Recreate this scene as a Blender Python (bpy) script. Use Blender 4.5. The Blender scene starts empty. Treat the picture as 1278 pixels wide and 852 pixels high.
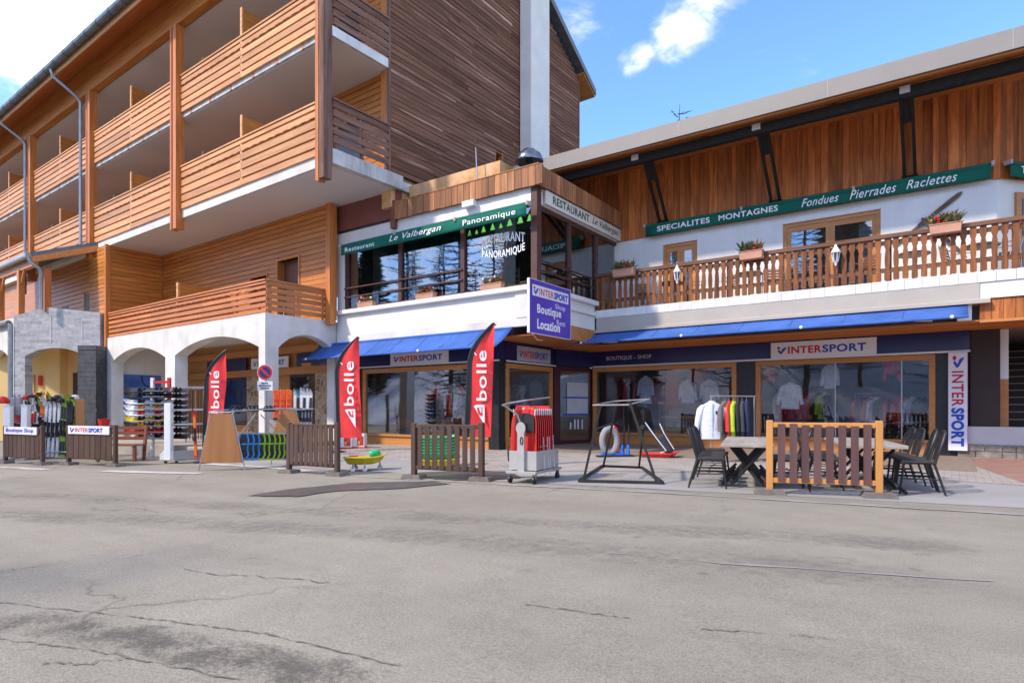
import bpy, bmesh, math, random
from mathutils import Vector, Matrix
random.seed(7)
rnd = random.random
def U(a, b): return a + (b - a) * random.random()
scn = bpy.context.scene
COL = scn.collection

# ------------------------------------------------------------------ camera
FPX, CX, HY, CAMH = 773.0, 639.0, 509.0, 1.2
_n = math.hypot(1089, 773); CC = 1089 / _n; SS = 773 / _n      # facade direction of the street
cam = bpy.data.cameras.new('camera'); camo = bpy.data.objects.new('camera', cam); COL.objects.link(camo)
cam.sensor_width = 36; cam.lens = 36 * FPX / 1278; cam.shift_y = 83 / 1278
cam.clip_start = 0.05; cam.clip_end = 3000
camo.location = (0, 0, CAMH); camo.rotation_euler = (math.pi / 2, 0, math.atan2(SS, CC))
scn.camera = camo

# ------------------------------------------------------------------ light
SUN_EL, SUN_AZ = math.radians(43), Vector((-0.47, -0.88, 0)).normalized()
w = bpy.data.worlds.new('World'); scn.world = w; w.use_nodes = True
nt = w.node_tree; nt.nodes.clear()
def N(nt, t, **k):
    n = nt.nodes.new(t)
    for a, b in k.items():
        if a.startswith('i_'):
            n.inputs[a[2:].replace('_', ' ')].default_value = b
        else: setattr(n, a, b)
    return n
def LK(nt, a, b): nt.links.new(a, b)
out = N(nt, 'ShaderNodeOutputWorld'); bg = N(nt, 'ShaderNodeBackground')
sky = N(nt, 'ShaderNodeTexSky', sky_type='NISHITA', sun_disc=False, sun_elevation=SUN_EL,
        sun_rotation=math.atan2(SUN_AZ.x, SUN_AZ.y), altitude=1700, air_density=1.0, dust_density=0.6, ozone_density=1.6)
tc = N(nt, 'ShaderNodeTexCoord')
SKYSTR = 0.15
# fair-weather clouds: broken cumulus all round the sky
mp = N(nt, 'ShaderNodeMapping'); mp.inputs['Scale'].default_value = (1, 1, 1.9); mp.inputs['Location'].default_value = (0.35, 0.1, 0.0)
n1 = N(nt, 'ShaderNodeTexNoise', i_Scale=6.5, i_Detail=12.0, i_Roughness=0.62, i_Distortion=0.25)
LK(nt, tc.outputs['Generated'], mp.inputs[0]); LK(nt, mp.outputs[0], n1.inputs['Vector'])
def blob(px, py, rad, amp):
    a = (px - CX) / FPX
    d = Vector((-SS + CC * a, CC + SS * a, (HY - py) / FPX)).normalized()
    dot = N(nt, 'ShaderNodeVectorMath', operation='DOT_PRODUCT'); dot.inputs[1].default_value = d
    LK(nt, tc.outputs['Generated'], dot.inputs[0])
    m = N(nt, 'ShaderNodeMapRange', interpolation_type='SMOOTHSTEP')
    m.inputs['From Min'].default_value = math.cos(rad); m.inputs['From Max'].default_value = 1.0
    m.inputs['To Min'].default_value = 0; m.inputs['To Max'].default_value = amp
    LK(nt, dot.outputs['Value'], m.inputs['Value'])
    return m.outputs[0]
ct = N(nt, 'ShaderNodeMapRange', clamp=False); ct.inputs['To Min'].default_value = -0.60; ct.inputs['To Max'].default_value = 1.60; LK(nt, n1.outputs['Fac'], ct.inputs['Value'])
acc = ct.outputs[0]
for b in ((0, 40, 0.45, 0.20), (1020, 90, 0.75, -0.48), (740, 3, 0.075, 0.36), (850, 18, 0.075, 0.31), (832, 52, 0.055, 0.30), (895, -5, 0.08, 0.31), (790, 76, 0.032, 0.42), (1150, 78, 0.05, 0.25)):
    ad = N(nt, 'ShaderNodeMath', operation='ADD'); LK(nt, acc, ad.inputs[0]); LK(nt, blob(*b), ad.inputs[1]); acc = ad.outputs[0]
cr = N(nt, 'ShaderNodeValToRGB'); cr.color_ramp.elements[0].position = 0.28; cr.color_ramp.elements[1].position = 0.86
LK(nt, acc, cr.inputs[0])
tint = N(nt, 'ShaderNodeMix', data_type='RGBA', blend_type='MULTIPLY'); tint.inputs['Factor'].default_value = 1.0
LK(nt, sky.outputs[0], tint.inputs['A']); tint.inputs['B'].default_value = (0.80, 1.00, 1.28, 1)
mx = N(nt, 'ShaderNodeMix', data_type='RGBA'); pw2 = N(nt, 'ShaderNodeMath', operation='POWER'); pw2.inputs[1].default_value = 2.2; LK(nt, cr.outputs[0], pw2.inputs[0]); LK(nt, pw2.outputs[0], mx.inputs['Factor'])
LK(nt, tint.outputs['Result'], mx.inputs['A']); mx.inputs['B'].default_value = (7.4, 6.8, 6.1, 1)
LK(nt, mx.outputs['Result'], bg.inputs['Color']); bg.inputs['Strength'].default_value = SKYSTR
LK(nt, bg.outputs[0], out.inputs[0])
sl = bpy.data.lights.new('sun', 'SUN'); sl.energy = 2.0; sl.angle = math.radians(3.0); sl.color = (1, 0.88, 0.73)
so = bpy.data.objects.new('sun', sl); COL.objects.link(so); so.location = (0, 0, 40)
sv = Vector((SUN_AZ.x * math.cos(SUN_EL), SUN_AZ.y * math.cos(SUN_EL), math.sin(SUN_EL)))
so.rotation_euler = sv.to_track_quat('Z', 'Y').to_euler()
vs = scn.view_settings; vs.view_transform = 'Standard'; vs.look = 'None'; vs.gamma = 1; vs.exposure = 1.29; vs.use_curve_mapping = False

# ------------------------------------------------------------------ pixel -> place helpers
class Fr:
    def __init__(s, ox, oy, deg):
        s.o = (ox, oy); s.c = math.cos(math.radians(deg)); s.s = math.sin(math.radians(deg))
    def ray(s, x, y):
        a = (x - CX) / FPX; dx, dy, dz = -SS + CC * a, CC + SS * a, (HY - y) / FPX
        ox, oy = -s.o[0], -s.o[1]
        return (ox * s.c + oy * s.s, -ox * s.s + oy * s.c, CAMH), (dx * s.c + dy * s.s, -dx * s.s + dy * s.c, dz)
    def on(s, x, y, ax, c):
        o, d = s.ray(x, y); t = (c - o[ax]) / d[ax]; return Vector((o[0] + t * d[0], o[1] + t * d[1], o[2] + t * d[2]))
    def X(s, x, y, c): return s.on(x, y, 0, c)
    def Y(s, x, y, c): return s.on(x, y, 1, c)
    def Z(s, x, y, c): return s.on(x, y, 2, c)
R = Fr(0, 0, 0); L = Fr(-17.0, 11.0, -1.15)
def sstep(a, b, x):
    t = min(1, max(0, (x - a) / (b - a))); return t * t * (3 - 2 * t)
def gz(X, Y):           # the street falls gently towards its far left end
    r = CC * X + SS * Y
    return -0.018 * min(16, max(0, 2 - r)) * (1 - sstep(9, 13, Y))
def G(px, py):          # ground point under a pixel
    z = 0.0
    for _ in range(8):
        p = R.Z(px, py, z); z = gz(p.x, p.y)
    return Vector((p.x, p.y, z))
CAMYAW = math.atan2(SS, CC)      # rotation that turns local +x to the camera's right

# ------------------------------------------------------------------ materials
MATS = {}
def pmat(name, col, rough=0.6, metal=0.0, var=0.10, scale=6.0, bump=0.0, col2=None, spec=0.4, coat=0.0, objrand=0.0, detail=5.0):
    if name in MATS: return MATS[name]
    m = bpy.data.materials.new(name); m.use_nodes = True; t = m.node_tree; b = t.nodes['Principled BSDF']
    b.inputs['Roughness'].default_value = rough; b.inputs['Metallic'].default_value = metal
    b.inputs['Specular IOR Level'].default_value = spec; b.inputs['Coat Weight'].default_value = coat
    tcx = N(t, 'ShaderNodeTexCoord'); nz = N(t, 'ShaderNodeTexNoise', i_Scale=scale, i_Detail=detail, i_Roughness=0.6)
    LK(t, tcx.outputs['Object'], nz.inputs['Vector'])
    r = N(t, 'ShaderNodeValToRGB'); LK(t, nz.outputs['Fac'], r.inputs[0])
    c1 = [c * (1 - var) for c in col]; c2 = list(col2) if col2 else [min(1, c * (1 + var)) for c in col]
    r.color_ramp.elements[0].position = 0.3; r.color_ramp.elements[1].position = 0.7
    r.color_ramp.elements[0].color = (*c1, 1); r.color_ramp.elements[1].color = (*c2, 1)
    o = r.outputs[0]
    if objrand:
        oi = N(t, 'ShaderNodeObjectInfo'); mr = N(t, 'ShaderNodeMapRange'); LK(t, oi.outputs['Random'], mr.inputs[0])
        mr.inputs['To Min'].default_value = 1 - objrand; mr.inputs['To Max'].default_value = 1 + objrand
        mm = N(t, 'ShaderNodeVectorMath', operation='SCALE'); LK(t, o, mm.inputs[0]); LK(t, mr.outputs[0], mm.inputs['Scale']); o = mm.outputs[0]
    LK(t, o, b.inputs['Base Color'])
    if bump:
        bp = N(t, 'ShaderNodeBump', i_Strength=bump, i_Distance=0.02); LK(t, nz.outputs['Fac'], bp.inputs['Height']); LK(t, bp.outputs[0], b.inputs['Normal'])
    MATS[name] = m; return m
def streaky(m, amount=0.25, scale=5.0):
    """rain streaks and grime running down a rendered wall"""
    t = m.node_tree; b = t.nodes['Principled BSDF']; src = b.inputs['Base Color'].links[0].from_socket
    tcx = N(t, 'ShaderNodeTexCoord'); mpp = N(t, 'ShaderNodeMapping'); mpp.inputs['Scale'].default_value = (scale, scale, scale * 0.07); LK(t, tcx.outputs['Object'], mpp.inputs[0])
    nz = N(t, 'ShaderNodeTexNoise', i_Scale=1.0, i_Detail=8.0, i_Roughness=0.7); LK(t, mpp.outputs[0], nz.inputs['Vector'])
    r = N(t, 'ShaderNodeValToRGB'); r.color_ramp.elements[0].position = 0.28; r.color_ramp.elements[1].position = 0.52
    q = 1 - amount; r.color_ramp.elements[0].color = (q, q * 0.97, q * 0.92, 1); r.color_ramp.elements[1].color = (1, 1, 1, 1); LK(t, nz.outputs['Fac'], r.inputs[0])
    x = N(t, 'ShaderNodeMix', data_type='RGBA', blend_type='MULTIPLY'); x.inputs['Factor'].default_value = 1; LK(t, src, x.inputs['A']); LK(t, r.outputs[0], x.inputs['B']); LK(t, x.outputs['Result'], b.inputs['Base Color'])
    return m
def wood(name, dark, light, axis, scale=9.0, rough=0.5, rand=0.18, stretch=0.08, spec=0.35, worn=None, fine=True):
    if name in MATS: return MATS[name]
    m = bpy.data.materials.new(name); m.use_nodes = True; t = m.node_tree; b = t.nodes['Principled BSDF']
    b.inputs['Roughness'].default_value = rough; b.inputs['Specular IOR Level'].default_value = spec
    tcx = N(t, 'ShaderNodeTexCoord'); oi = N(t, 'ShaderNodeObjectInfo')
    mp = N(t, 'ShaderNodeMapping'); s = [scale] * 3; s['XYZ'.index(axis)] = scale * stretch; mp.inputs['Scale'].default_value = s
    LK(t, tcx.outputs['Object'], mp.inputs[0])
    off = N(t, 'ShaderNodeVectorMath', operation='SCALE'); off.inputs[0].default_value = (37, 53, 71); LK(t, oi.outputs['Random'], off.inputs['Scale'])
    ad = N(t, 'ShaderNodeVectorMath', operation='ADD'); LK(t, mp.outputs[0], ad.inputs[0]); LK(t, off.outputs[0], ad.inputs[1])
    nz = N(t, 'ShaderNodeTexNoise', i_Scale=1.0, i_Detail=7.0, i_Roughness=0.65, i_Distortion=0.6); LK(t, ad.outputs[0], nz.inputs['Vector'])
    r = N(t, 'ShaderNodeValToRGB'); LK(t, nz.outputs['Fac'], r.inputs[0])
    r.color_ramp.elements[0].position = 0.33; r.color_ramp.elements[1].position = 0.68
    r.color_ramp.elements[0].color = (*dark, 1); r.color_ramp.elements[1].color = (*light, 1)
    o = r.outputs[0]
    if worn:
        n2 = N(t, 'ShaderNodeTexNoise', i_Scale=0.45, i_Detail=8.0, i_Roughness=0.75); LK(t, ad.outputs[0], n2.inputs['Vector'])
        r2 = N(t, 'ShaderNodeValToRGB'); r2.color_ramp.elements[0].position = worn[1]; r2.color_ramp.elements[1].position = worn[1] + 0.10
        LK(t, n2.outputs['Fac'], r2.inputs[0])
        mw = N(t, 'ShaderNodeMix', data_type='RGBA'); LK(t, r2.outputs[0], mw.inputs['Factor']); LK(t, o, mw.inputs['A']); mw.inputs['B'].default_value = (*worn[0], 1)
        o = mw.outputs['Result']
    mr = N(t, 'ShaderNodeMapRange'); LK(t, oi.outputs['Random'], mr.inputs[0]); mr.inputs['To Min'].default_value = 1 - rand; mr.inputs['To Max'].default_value = 1 + rand
    mm = N(t, 'ShaderNodeVectorMath', operation='SCALE'); LK(t, o, mm.inputs[0]); LK(t, mr.outputs[0], mm.inputs['Scale'])
    LK(t, mm.outputs[0], b.inputs['Base Color'])
    bp = N(t, 'ShaderNodeBump', i_Strength=0.25, i_Distance=0.01); LK(t, nz.outputs['Fac'], bp.inputs['Height']); LK(t, bp.outputs[0], b.inputs['Normal'])
    MATS[name] = m; return m
def glassmat(name, tint=(0.75, 0.8, 0.8), f0=0.10, f1=0.85):
    if name in MATS: return MATS[name]
    m = bpy.data.materials.new(name); m.use_nodes = True; t = m.node_tree; t.nodes.clear()
    o = N(t, 'ShaderNodeOutputMaterial'); tr = N(t, 'ShaderNodeBsdfTransparent'); tr.inputs[0].default_value = (*tint, 1)
    gl = N(t, 'ShaderNodeBsdfGlossy'); gl.inputs['Roughness'].default_value = 0.012; gl.inputs[0].default_value = (0.95, 0.97, 1, 1)
    lw = N(t, 'ShaderNodeFresnel'); lw.inputs['IOR'].default_value = 1.5
    mr = N(t, 'ShaderNodeMapRange'); LK(t, lw.outputs[0], mr.inputs[0]); mr.inputs['From Min'].default_value = 0.04; mr.inputs['To Min'].default_value = f0; mr.inputs['To Max'].default_value = f1
    tcx = N(t, 'ShaderNodeTexCoord'); nz = N(t, 'ShaderNodeTexNoise', i_Scale=0.9, i_Detail=1.0); LK(t, tcx.outputs['Object'], nz.inputs['Vector'])
    bp = N(t, 'ShaderNodeBump', i_Strength=0.05, i_Distance=0.05); LK(t, nz.outputs['Fac'], bp.inputs['Height']); LK(t, bp.outputs[0], gl.inputs['Normal'])
    mx = N(t, 'ShaderNodeMixShader'); LK(t, mr.outputs[0], mx.inputs[0]); LK(t, tr.outputs[0], mx.inputs[1]); LK(t, gl.outputs[0], mx.inputs[2])
    LK(t, mx.outputs[0], o.inputs[0]); MATS[name] = m; return m

M_white = pmat('white_plaster', (0.72, 0.705, 0.67), 0.85, var=0.05, scale=1.6, bump=0.15, spec=0.2)
M_arc = pmat('weathered_white_render', (0.62, 0.59, 0.54), 0.9, var=0.12, scale=0.9, bump=0.2, col2=(0.76, 0.745, 0.72), spec=0.15, detail=9)
streaky(M_white, 0.06, 2.2); streaky(M_arc, 0.12, 2.6)
M_conc = pmat('concrete_edge', (0.50, 0.48, 0.45), 0.9, var=0.25, scale=1.8, bump=0.3, spec=0.15, detail=9)
streaky(M_conc, 0.35)
M_ceil = pmat('grey_ceiling_paint', (0.60, 0.55, 0.52), 0.9, var=0.03, scale=0.5, spec=0.1)
M_timH = wood('larch_siding_along_x', (0.41, 0.138, 0.026), (0.62, 0.24, 0.054), 'X', 10, 0.45, 0.14, spec=0.3)
M_timY = wood('larch_siding_along_y', (0.41, 0.138, 0.026), (0.62, 0.24, 0.054), 'Y', 10, 0.45, 0.14, spec=0.3)
M_timZ = wood('larch_post', (0.40, 0.125, 0.026), (0.60, 0.215, 0.055), 'Z', 10, 0.5, 0.10)
M_slat = wood('pale_larch_slat', (0.47, 0.21, 0.078), (0.70, 0.355, 0.15), 'X', 9, 0.55, 0.20, worn=((0.38, 0.17, 0.075), 0.60))
M_slatlow = wood('red_larch_slat', (0.44, 0.145, 0.045), (0.60, 0.235, 0.09), 'X', 9, 0.5, 0.10)
M_slatY = wood('red_larch_slat_side', (0.40, 0.15, 0.05), (0.54, 0.22, 0.09), 'Y', 9, 0.5, 0.12)
M_grey = wood('silvered_old_slat', (0.13, 0.062, 0.040), (0.28, 0.165, 0.12), 'Y', 9, 0.9, 0.25, worn=((0.33, 0.26, 0.22), 0.62), spec=0.1)
M_greyZ = wood('silvered_old_post', (0.14, 0.072, 0.048), (0.29, 0.185, 0.14), 'Z', 9, 0.9, 0.2, spec=0.1)
M_gable = wood('weathered_gable_plank', (0.115, 0.050, 0.029), (0.25, 0.125, 0.076), 'Y', 9, 0.9, 0.24, stretch=0.04, worn=((0.46, 0.27, 0.185), 0.56), spec=0.1)
M_clad = wood('brown_cladding_board', (0.25, 0.062, 0.015), (0.60, 0.205, 0.052), 'Z', 7, 0.55, 0.34, stretch=0.10, worn=((0.74, 0.32, 0.11), 0.63), spec=0.25)
M_parB = wood('parapet_board', (0.19, 0.075, 0.030), (0.42, 0.185, 0.08), 'Z', 8, 0.65, 0.36, worn=((0.12, 0.07, 0.045), 0.60))
M_balu = wood('baluster_wood', (0.075, 0.028, 0.010), (0.31, 0.10, 0.024), 'Z', 7, 0.6, 0.25)
M_rail = wood('handrail_wood', (0.095, 0.038, 0.017), (0.20, 0.088, 0.04), 'X', 7, 0.5, 0.1)
M_soff = wood('soffit_wood', (0.40, 0.125, 0.028), (0.56, 0.20, 0.05), 'X', 6, 0.55, 0.1)
M_frame = wood('orange_window_frame', (0.42, 0.17, 0.045), (0.56, 0.245, 0.075), 'X', 6, 0.4, 0.08)
M_dark = pmat('dark_metal', (0.022, 0.02, 0.019), 0.5, var=0.2)
M_beam = pmat('dark_stained_beam', (0.024, 0.020, 0.017), 0.9, var=0.25, spec=0.1)
M_brownsteel = pmat('brown_steel', (0.085, 0.035, 0.026), 0.5, var=0.2)
M_zinc = pmat('zinc', (0.33, 0.37, 0.40), 0.4, 0.6, var=0.15, scale=3)
M_gutter = pmat('dark_gutter', (0.12, 0.13, 0.135), 0.5, 0.4, var=0.3, scale=3)
M_steel = pmat('galvanised_steel', (0.42, 0.42, 0.42), 0.4, 0.7, var=0.15)
M_paintw = pmat('white_paint', (0.78, 0.78, 0.77), 0.5, var=0.03)
M_beige = pmat('beige_metal', (0.235, 0.21, 0.185), 0.5, var=0.05, scale=1.5)
M_beige2 = pmat('beige_awning_box', (0.40, 0.36, 0.31), 0.5, var=0.06, scale=1.5)
M_blue = pmat('navy_fascia', (0.018, 0.018, 0.085), 0.22, var=0.15, scale=1.2, spec=0.5)
M_blueaw = pmat('blue_awning_fabric', (0.060, 0.135, 0.40), 0.8, var=0.2, scale=1.6, bump=0.15, spec=0.1)
M_green = pmat('green_awning_fabric', (0.012, 0.125, 0.085), 0.8, var=0.12, scale=1.2, spec=0.15)
M_letw = pmat('white_lettering', (0.85, 0.85, 0.83), 0.6, var=0.02)
M_red = pmat('red_lettering', (0.50, 0.012, 0.03), 0.5, var=0.05)
M_letblue = pmat('blue_lettering', (0.02, 0.055, 0.42), 0.5, var=0.05)
M_signw = pmat('sign_white', (0.72, 0.71, 0.73), 0.4, var=0.03, scale=2)
M_purple = pmat('purple_sign', (0.085, 0.045, 0.40), 0.45, var=0.15, scale=2)
M_tile = pmat('black_tile', (0.02, 0.02, 0.021), 0.35, var=0.3)
M_glass = glassmat('shop_glass', (0.90, 0.91, 0.91), 0.055, 0.8)
M_glassR = glassmat('restaurant_glass', (0.70, 0.72, 0.72), 0.13, 0.9)
M_orangew = pmat('ochre_render', (0.60, 0.27, 0.065), 0.9, var=0.15, scale=2.6, col2=(0.68, 0.47, 0.27), detail=10)
M_ochre = pmat('yellow_render', (0.80, 0.56, 0.24), 0.9, var=0.05, scale=1)
M_redbr = pmat('brown_red_fascia', (0.19, 0.062, 0.042), 0.7, var=0.12, scale=1.5)
M_black = pmat('black_plastic', (0.018, 0.018, 0.019), 0.45, var=0.2)
M_redpl = pmat('red_plastic', (0.62, 0.030, 0.022), 0.33, var=0.06, spec=0.5)
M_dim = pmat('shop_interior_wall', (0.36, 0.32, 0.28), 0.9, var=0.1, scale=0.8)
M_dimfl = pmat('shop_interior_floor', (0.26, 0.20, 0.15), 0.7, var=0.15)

# ------------------------------------------------------------------ mesh helpers
class MB:
    def __init__(s): s.v = []; s.f = []
    def quad(s, a, b, c, d):
        i = len(s.v); s.v += [Vector(a), Vector(b), Vector(c), Vector(d)]; s.f.append((i, i + 1, i + 2, i + 3)); return s
    def box(s, x0, x1, y0, y1, z0, z1):
        if x0 > x1: x0, x1 = x1, x0
        if y0 > y1: y0, y1 = y1, y0
        if z0 > z1: z0, z1 = z1, z0
        i = len(s.v)
        s.v += [Vector(p) for p in ((x0, y0, z0), (x1, y0, z0), (x1, y1, z0), (x0, y1, z0), (x0, y0, z1), (x1, y0, z1), (x1, y1, z1), (x0, y1, z1))]
        s.f += [tuple(i + k for k in q) for q in ((0, 3, 2, 1), (4, 5, 6, 7), (0, 1, 5, 4), (1, 2, 6, 5), (2, 3, 7, 6), (3, 0, 4, 7))]
        return s
    def obox(s, c, ex, ey, ez):          # centre and three half-extent vectors
        c, ex, ey, ez = map(Vector, (c, ex, ey, ez)); i = len(s.v)
        for sz in (-1, 1):
            for sx, sy in ((-1, -1), (1, -1), (1, 1), (-1, 1)): s.v.append(c + ex * sx + ey * sy + ez * sz)
        s.f += [tuple(i + k for k in q) for q in ((0, 3, 2, 1), (4, 5, 6, 7), (0, 1, 5, 4), (1, 2, 6, 5), (2, 3, 7, 6), (3, 0, 4, 7))]
        return s
    def beam(s, p, q, w, h, up=(0, 0, 1)):
        p, q = Vector(p), Vector(q); d = (q - p); ln = d.length; d = d / ln; up = Vector(up)
        if abs(d.dot(up)) > 0.98: up = Vector((0, 1, 0)) if abs(d.y) < 0.9 else Vector((1, 0, 0))
        sd = d.cross(up).normalized(); u2 = sd.cross(d)
        return s.obox((p + q) / 2, d * ln / 2, sd * w / 2, u2 * h / 2)
    def tube(s, pts, r, n=8, closed=False):
        pts = [Vector(p) for p in pts]; rings = []; prev = None
        for k, p in enumerate(pts):
            if closed: t = pts[(k + 1) % len(pts)] - pts[k - 1]
            else: t = pts[min(k + 1, len(pts) - 1)] - pts[max(k - 1, 0)]
            t.normalize()
            if prev is None:
                a = Vector((0, 0, 1)) if abs(t.z) < 0.9 else Vector((1, 0, 0))
                u = t.cross(a).normalized()
            else: u = (prev - t * prev.dot(t)).normalized()
            prev = u; v = t.cross(u); rr = r[k] if isinstance(r, (list, tuple)) else r
            i = len(s.v); rings.append(i)
            for j in range(n):
                an = 2 * math.pi * j / n; s.v.append(p + (u * math.cos(an) + v * math.sin(an)) * rr)
        m = len(rings)
        for k in range(m if closed else m - 1):
            a, b = rings[k], rings[(k + 1) % m]
            for j in range(n): s.f.append((a + j, a + (j + 1) % n, b + (j + 1) % n, b + j))
        if not closed:
            s.f.append(tuple(rings[0] + j for j in reversed(range(n)))); s.f.append(tuple(rings[-1] + j for j in range(n)))
        return s
    def prism(s, poly, ext):             # 3D polygon extruded by a vector
        poly = [Vector(p) for p in poly]; ext = Vector(ext); n = len(poly); i = len(s.v)
        s.v += poly + [p + ext for p in poly]
        s.f.append(tuple(i + k for k in range(n))); s.f.append(tuple(i + n + k for k in reversed(range(n))))
        for k in range(n): s.f.append((i + k, i + n + k, i + n + (k + 1) % n, i + (k + 1) % n))
        return s
    def lathe(s, prof, c=(0, 0, 0), n=16):
        c = Vector(c); i = len(s.v)
        for (r, z) in prof:
            for j in range(n):
                a = 2 * math.pi * j / n; s.v.append(c + Vector((r * math.cos(a), r * math.sin(a), z)))
        for k in range(len(prof) - 1):
            for j in range(n): s.f.append((i + k * n + j, i + k * n + (j + 1) % n, i + (k + 1) * n + (j + 1) % n, i + (k + 1) * n + j))
        s.f.append(tuple(i + j for j in reversed(range(n)))); s.f.append(tuple(i + (len(prof) - 1) * n + j for j in range(n)))
        return s
    def ell(s, c, rx, ry, rz, n=12, m=8, noise=0):
        c = Vector(c); i = len(s.v)
        for k in range(m + 1):
            th = math.pi * k / m
            for j in range(n):
                a = 2 * math.pi * j / n; q = 1 + (U(-noise, noise) if noise else 0)
                s.v.append(c + Vector((rx * math.sin(th) * math.cos(a) * q, ry * math.sin(th) * math.sin(a) * q, rz * math.cos(th) * q)))
        for k in range(m):
            for j in range(n): s.f.append((i + k * n + j, i + (k + 1) * n + j, i + (k + 1) * n + (j + 1) % n, i + k * n + (j + 1) % n))
        return s
    def xf(s, M):
        s.v = [M @ p for p in s.v]; return s
    def mesh(s, name, mat, smooth=False):
        me = bpy.data.meshes.new(name); me.from_pydata([tuple(p) for p in s.v], [], s.f)
        bm = bmesh.new(); bm.from_mesh(me); bmesh.ops.recalc_face_normals(bm, faces=bm.faces)
        if smooth:
            for f in bm.faces: f.smooth = True
        bm.to_mesh(me); bm.free()
        if smooth:
            try: me.set_sharp_from_angle(angle=math.radians(40))
            except Exception: pass
        me.materials.append(mat); return me
    def build(s, name, mat, parent=None, smooth=False, bevel=0):
        me = s.mesh(name, mat, smooth); o = bpy.data.objects.new(name, me); COL.objects.link(o)
        if parent: o.parent = parent
        if bevel:
            b = o.modifiers.new('bevel', 'BEVEL'); b.width = bevel; b.segments = 1; b.limit_method = 'ANGLE'; b.angle_limit = math.radians(50)
        return o
def tag(o, label=None, cat=None, group=None, kind=None):
    if label: o['label'] = label
    if cat: o['category'] = cat
    if group: o['group'] = group
    if kind: o['kind'] = kind
    return o
def thing(name, label, cat, loc=(0, 0, 0), rz=0.0, group=None):
    o = bpy.data.objects.new(name, None); COL.objects.link(o); o.empty_display_size = 0.2
    o.location = loc; o.rotation_euler = (0, 0, rz); return tag(o, label, cat, group)
def inst(name, me, parent=None, loc=(0, 0, 0), rot=(0, 0, 0), sc=(1, 1, 1)):
    o = bpy.data.objects.new(name, me); COL.objects.link(o); o.parent = parent
    o.location = loc; o.rotation_euler = rot; o.scale = sc; return o
def copy_tree(o, parent=None):
    c = o.copy(); COL.objects.link(c); c.parent = parent
    for ch in o.children: copy_tree(ch, c)
    return c
def B(name, mat, parent, *a, **k): return MB().box(*a).build(name, mat, parent, **k)
_tcache = {}
def text_mesh(s, bold=0.0, shear=0.0):
    key = (s, bold, shear)
    if key in _tcache: return _tcache[key]
    cu = bpy.data.curves.new('txt', 'FONT'); cu.body = s; cu.size = 1; cu.offset = bold; cu.shear = shear; cu.resolution_u = 4; cu.extrude = 0.02
    if bold: cu.space_character = 1.08
    ob = bpy.data.objects.new('txt', cu); COL.objects.link(ob)
    dg = bpy.context.evaluated_depsgraph_get(); me = ob.evaluated_get(dg).to_mesh()
    vv = [v.co.copy() for v in me.vertices]; ff = [tuple(p.vertices) for p in me.polygons]
    ob.evaluated_get(dg).to_mesh_clear(); bpy.data.objects.remove(ob); bpy.data.curves.remove(cu)
    x0 = min(v.x for v in vv); x1 = max(v.x for v in vv); y0 = min(v.y for v in vv); y1 = max(v.y for v in vv)
    r = ([Vector(((v.x - x0) / (x1 - x0), (v.y - y0) / (y1 - y0), v.z / 0.02)) for v in vv], ff)
    _tcache[key] = r; return r
def text(s, mat, parent, org, right, up, depth=0.004, bold=0.0, shear=0.0, bend=None, name='lettering'):
    """letters fitted to the box org, org+right, org+up (vectors give the size); front face on the side right x up"""
    vv, ff = text_mesh(s, bold, shear); org, right, up = Vector(org), Vector(right), Vector(up); nrm = right.cross(up).normalized()
    m = MB()
    for v in vv:
        yy = v.y + (bend(v.x) if bend else 0)
        m.v.append(org + right * v.x + up * yy + nrm * (depth * (v.z * 0.5 + 0.5)))
    m.f = list(ff)
    me = bpy.data.meshes.new(name); me.from_pydata([tuple(p) for p in m.v], [], m.f); me.materials.append(mat)
    o = bpy.data.objects.new(name, me); COL.objects.link(o); o.parent = parent; return o
def wall_open(axis, c0, c1, a0, a1, z0, z1, ops, mb=None):
    """wall slab with rectangular openings. axis 'X': runs along x, thickness y c0..c1; 'Y': runs along y, thickness x c0..c1"""
    mb = mb or MB()
    def bx(u0, u1, w0, w1):
        if u1 - u0 < 1e-4 or w1 - w0 < 1e-4: return
        if axis == 'X': mb.box(u0, u1, c0, c1, w0, w1)
        else: mb.box(c0, c1, u0, u1, w0, w1)
    ops = sorted(ops); u = a0
    for (o0, o1, p0, p1) in ops:
        bx(u, o0, z0, z1); bx(o0, o1, z0, p0); bx(o0, o1, p1, z1); u = o1
    bx(u, a1, z0, z1); return mb
def arch_wall(P, e, t, length, z1, arches, n=18, z0=0.0):
    """wall from point P along unit vector e with thickness vector t and segmental arches (u0,u1,spring,apex)"""
    mb = MB(); P, e, t = Vector(P), Vector(e), Vector(t)
    pts = [(0, z0), ]
    for (u0, u1, sp, ap) in arches:
        pts += [(u0, z0), (u0, sp)]
        c = (u0 + u1) / 2; hw = (u1 - u0) / 2; h = ap - sp; rr = (hw * hw + h * h) / (2 * h)
        for k in range(1, n):
            u = u0 + (u1 - u0) * k / n; z = ap - rr + math.sqrt(max(0, rr * rr - (u - c) ** 2)); pts.append((u, z))
        pts += [(u1, sp), (u1, z0)]
    pts += [(length, z0), (length, z1), (0, z1)]
    if arches and arches[0][0] < 1e-6: pts = pts[1:]
    poly = [P + e * u + Vector((0, 0, z)) for u, z in pts]
    return mb.prism(poly, t)
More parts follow.
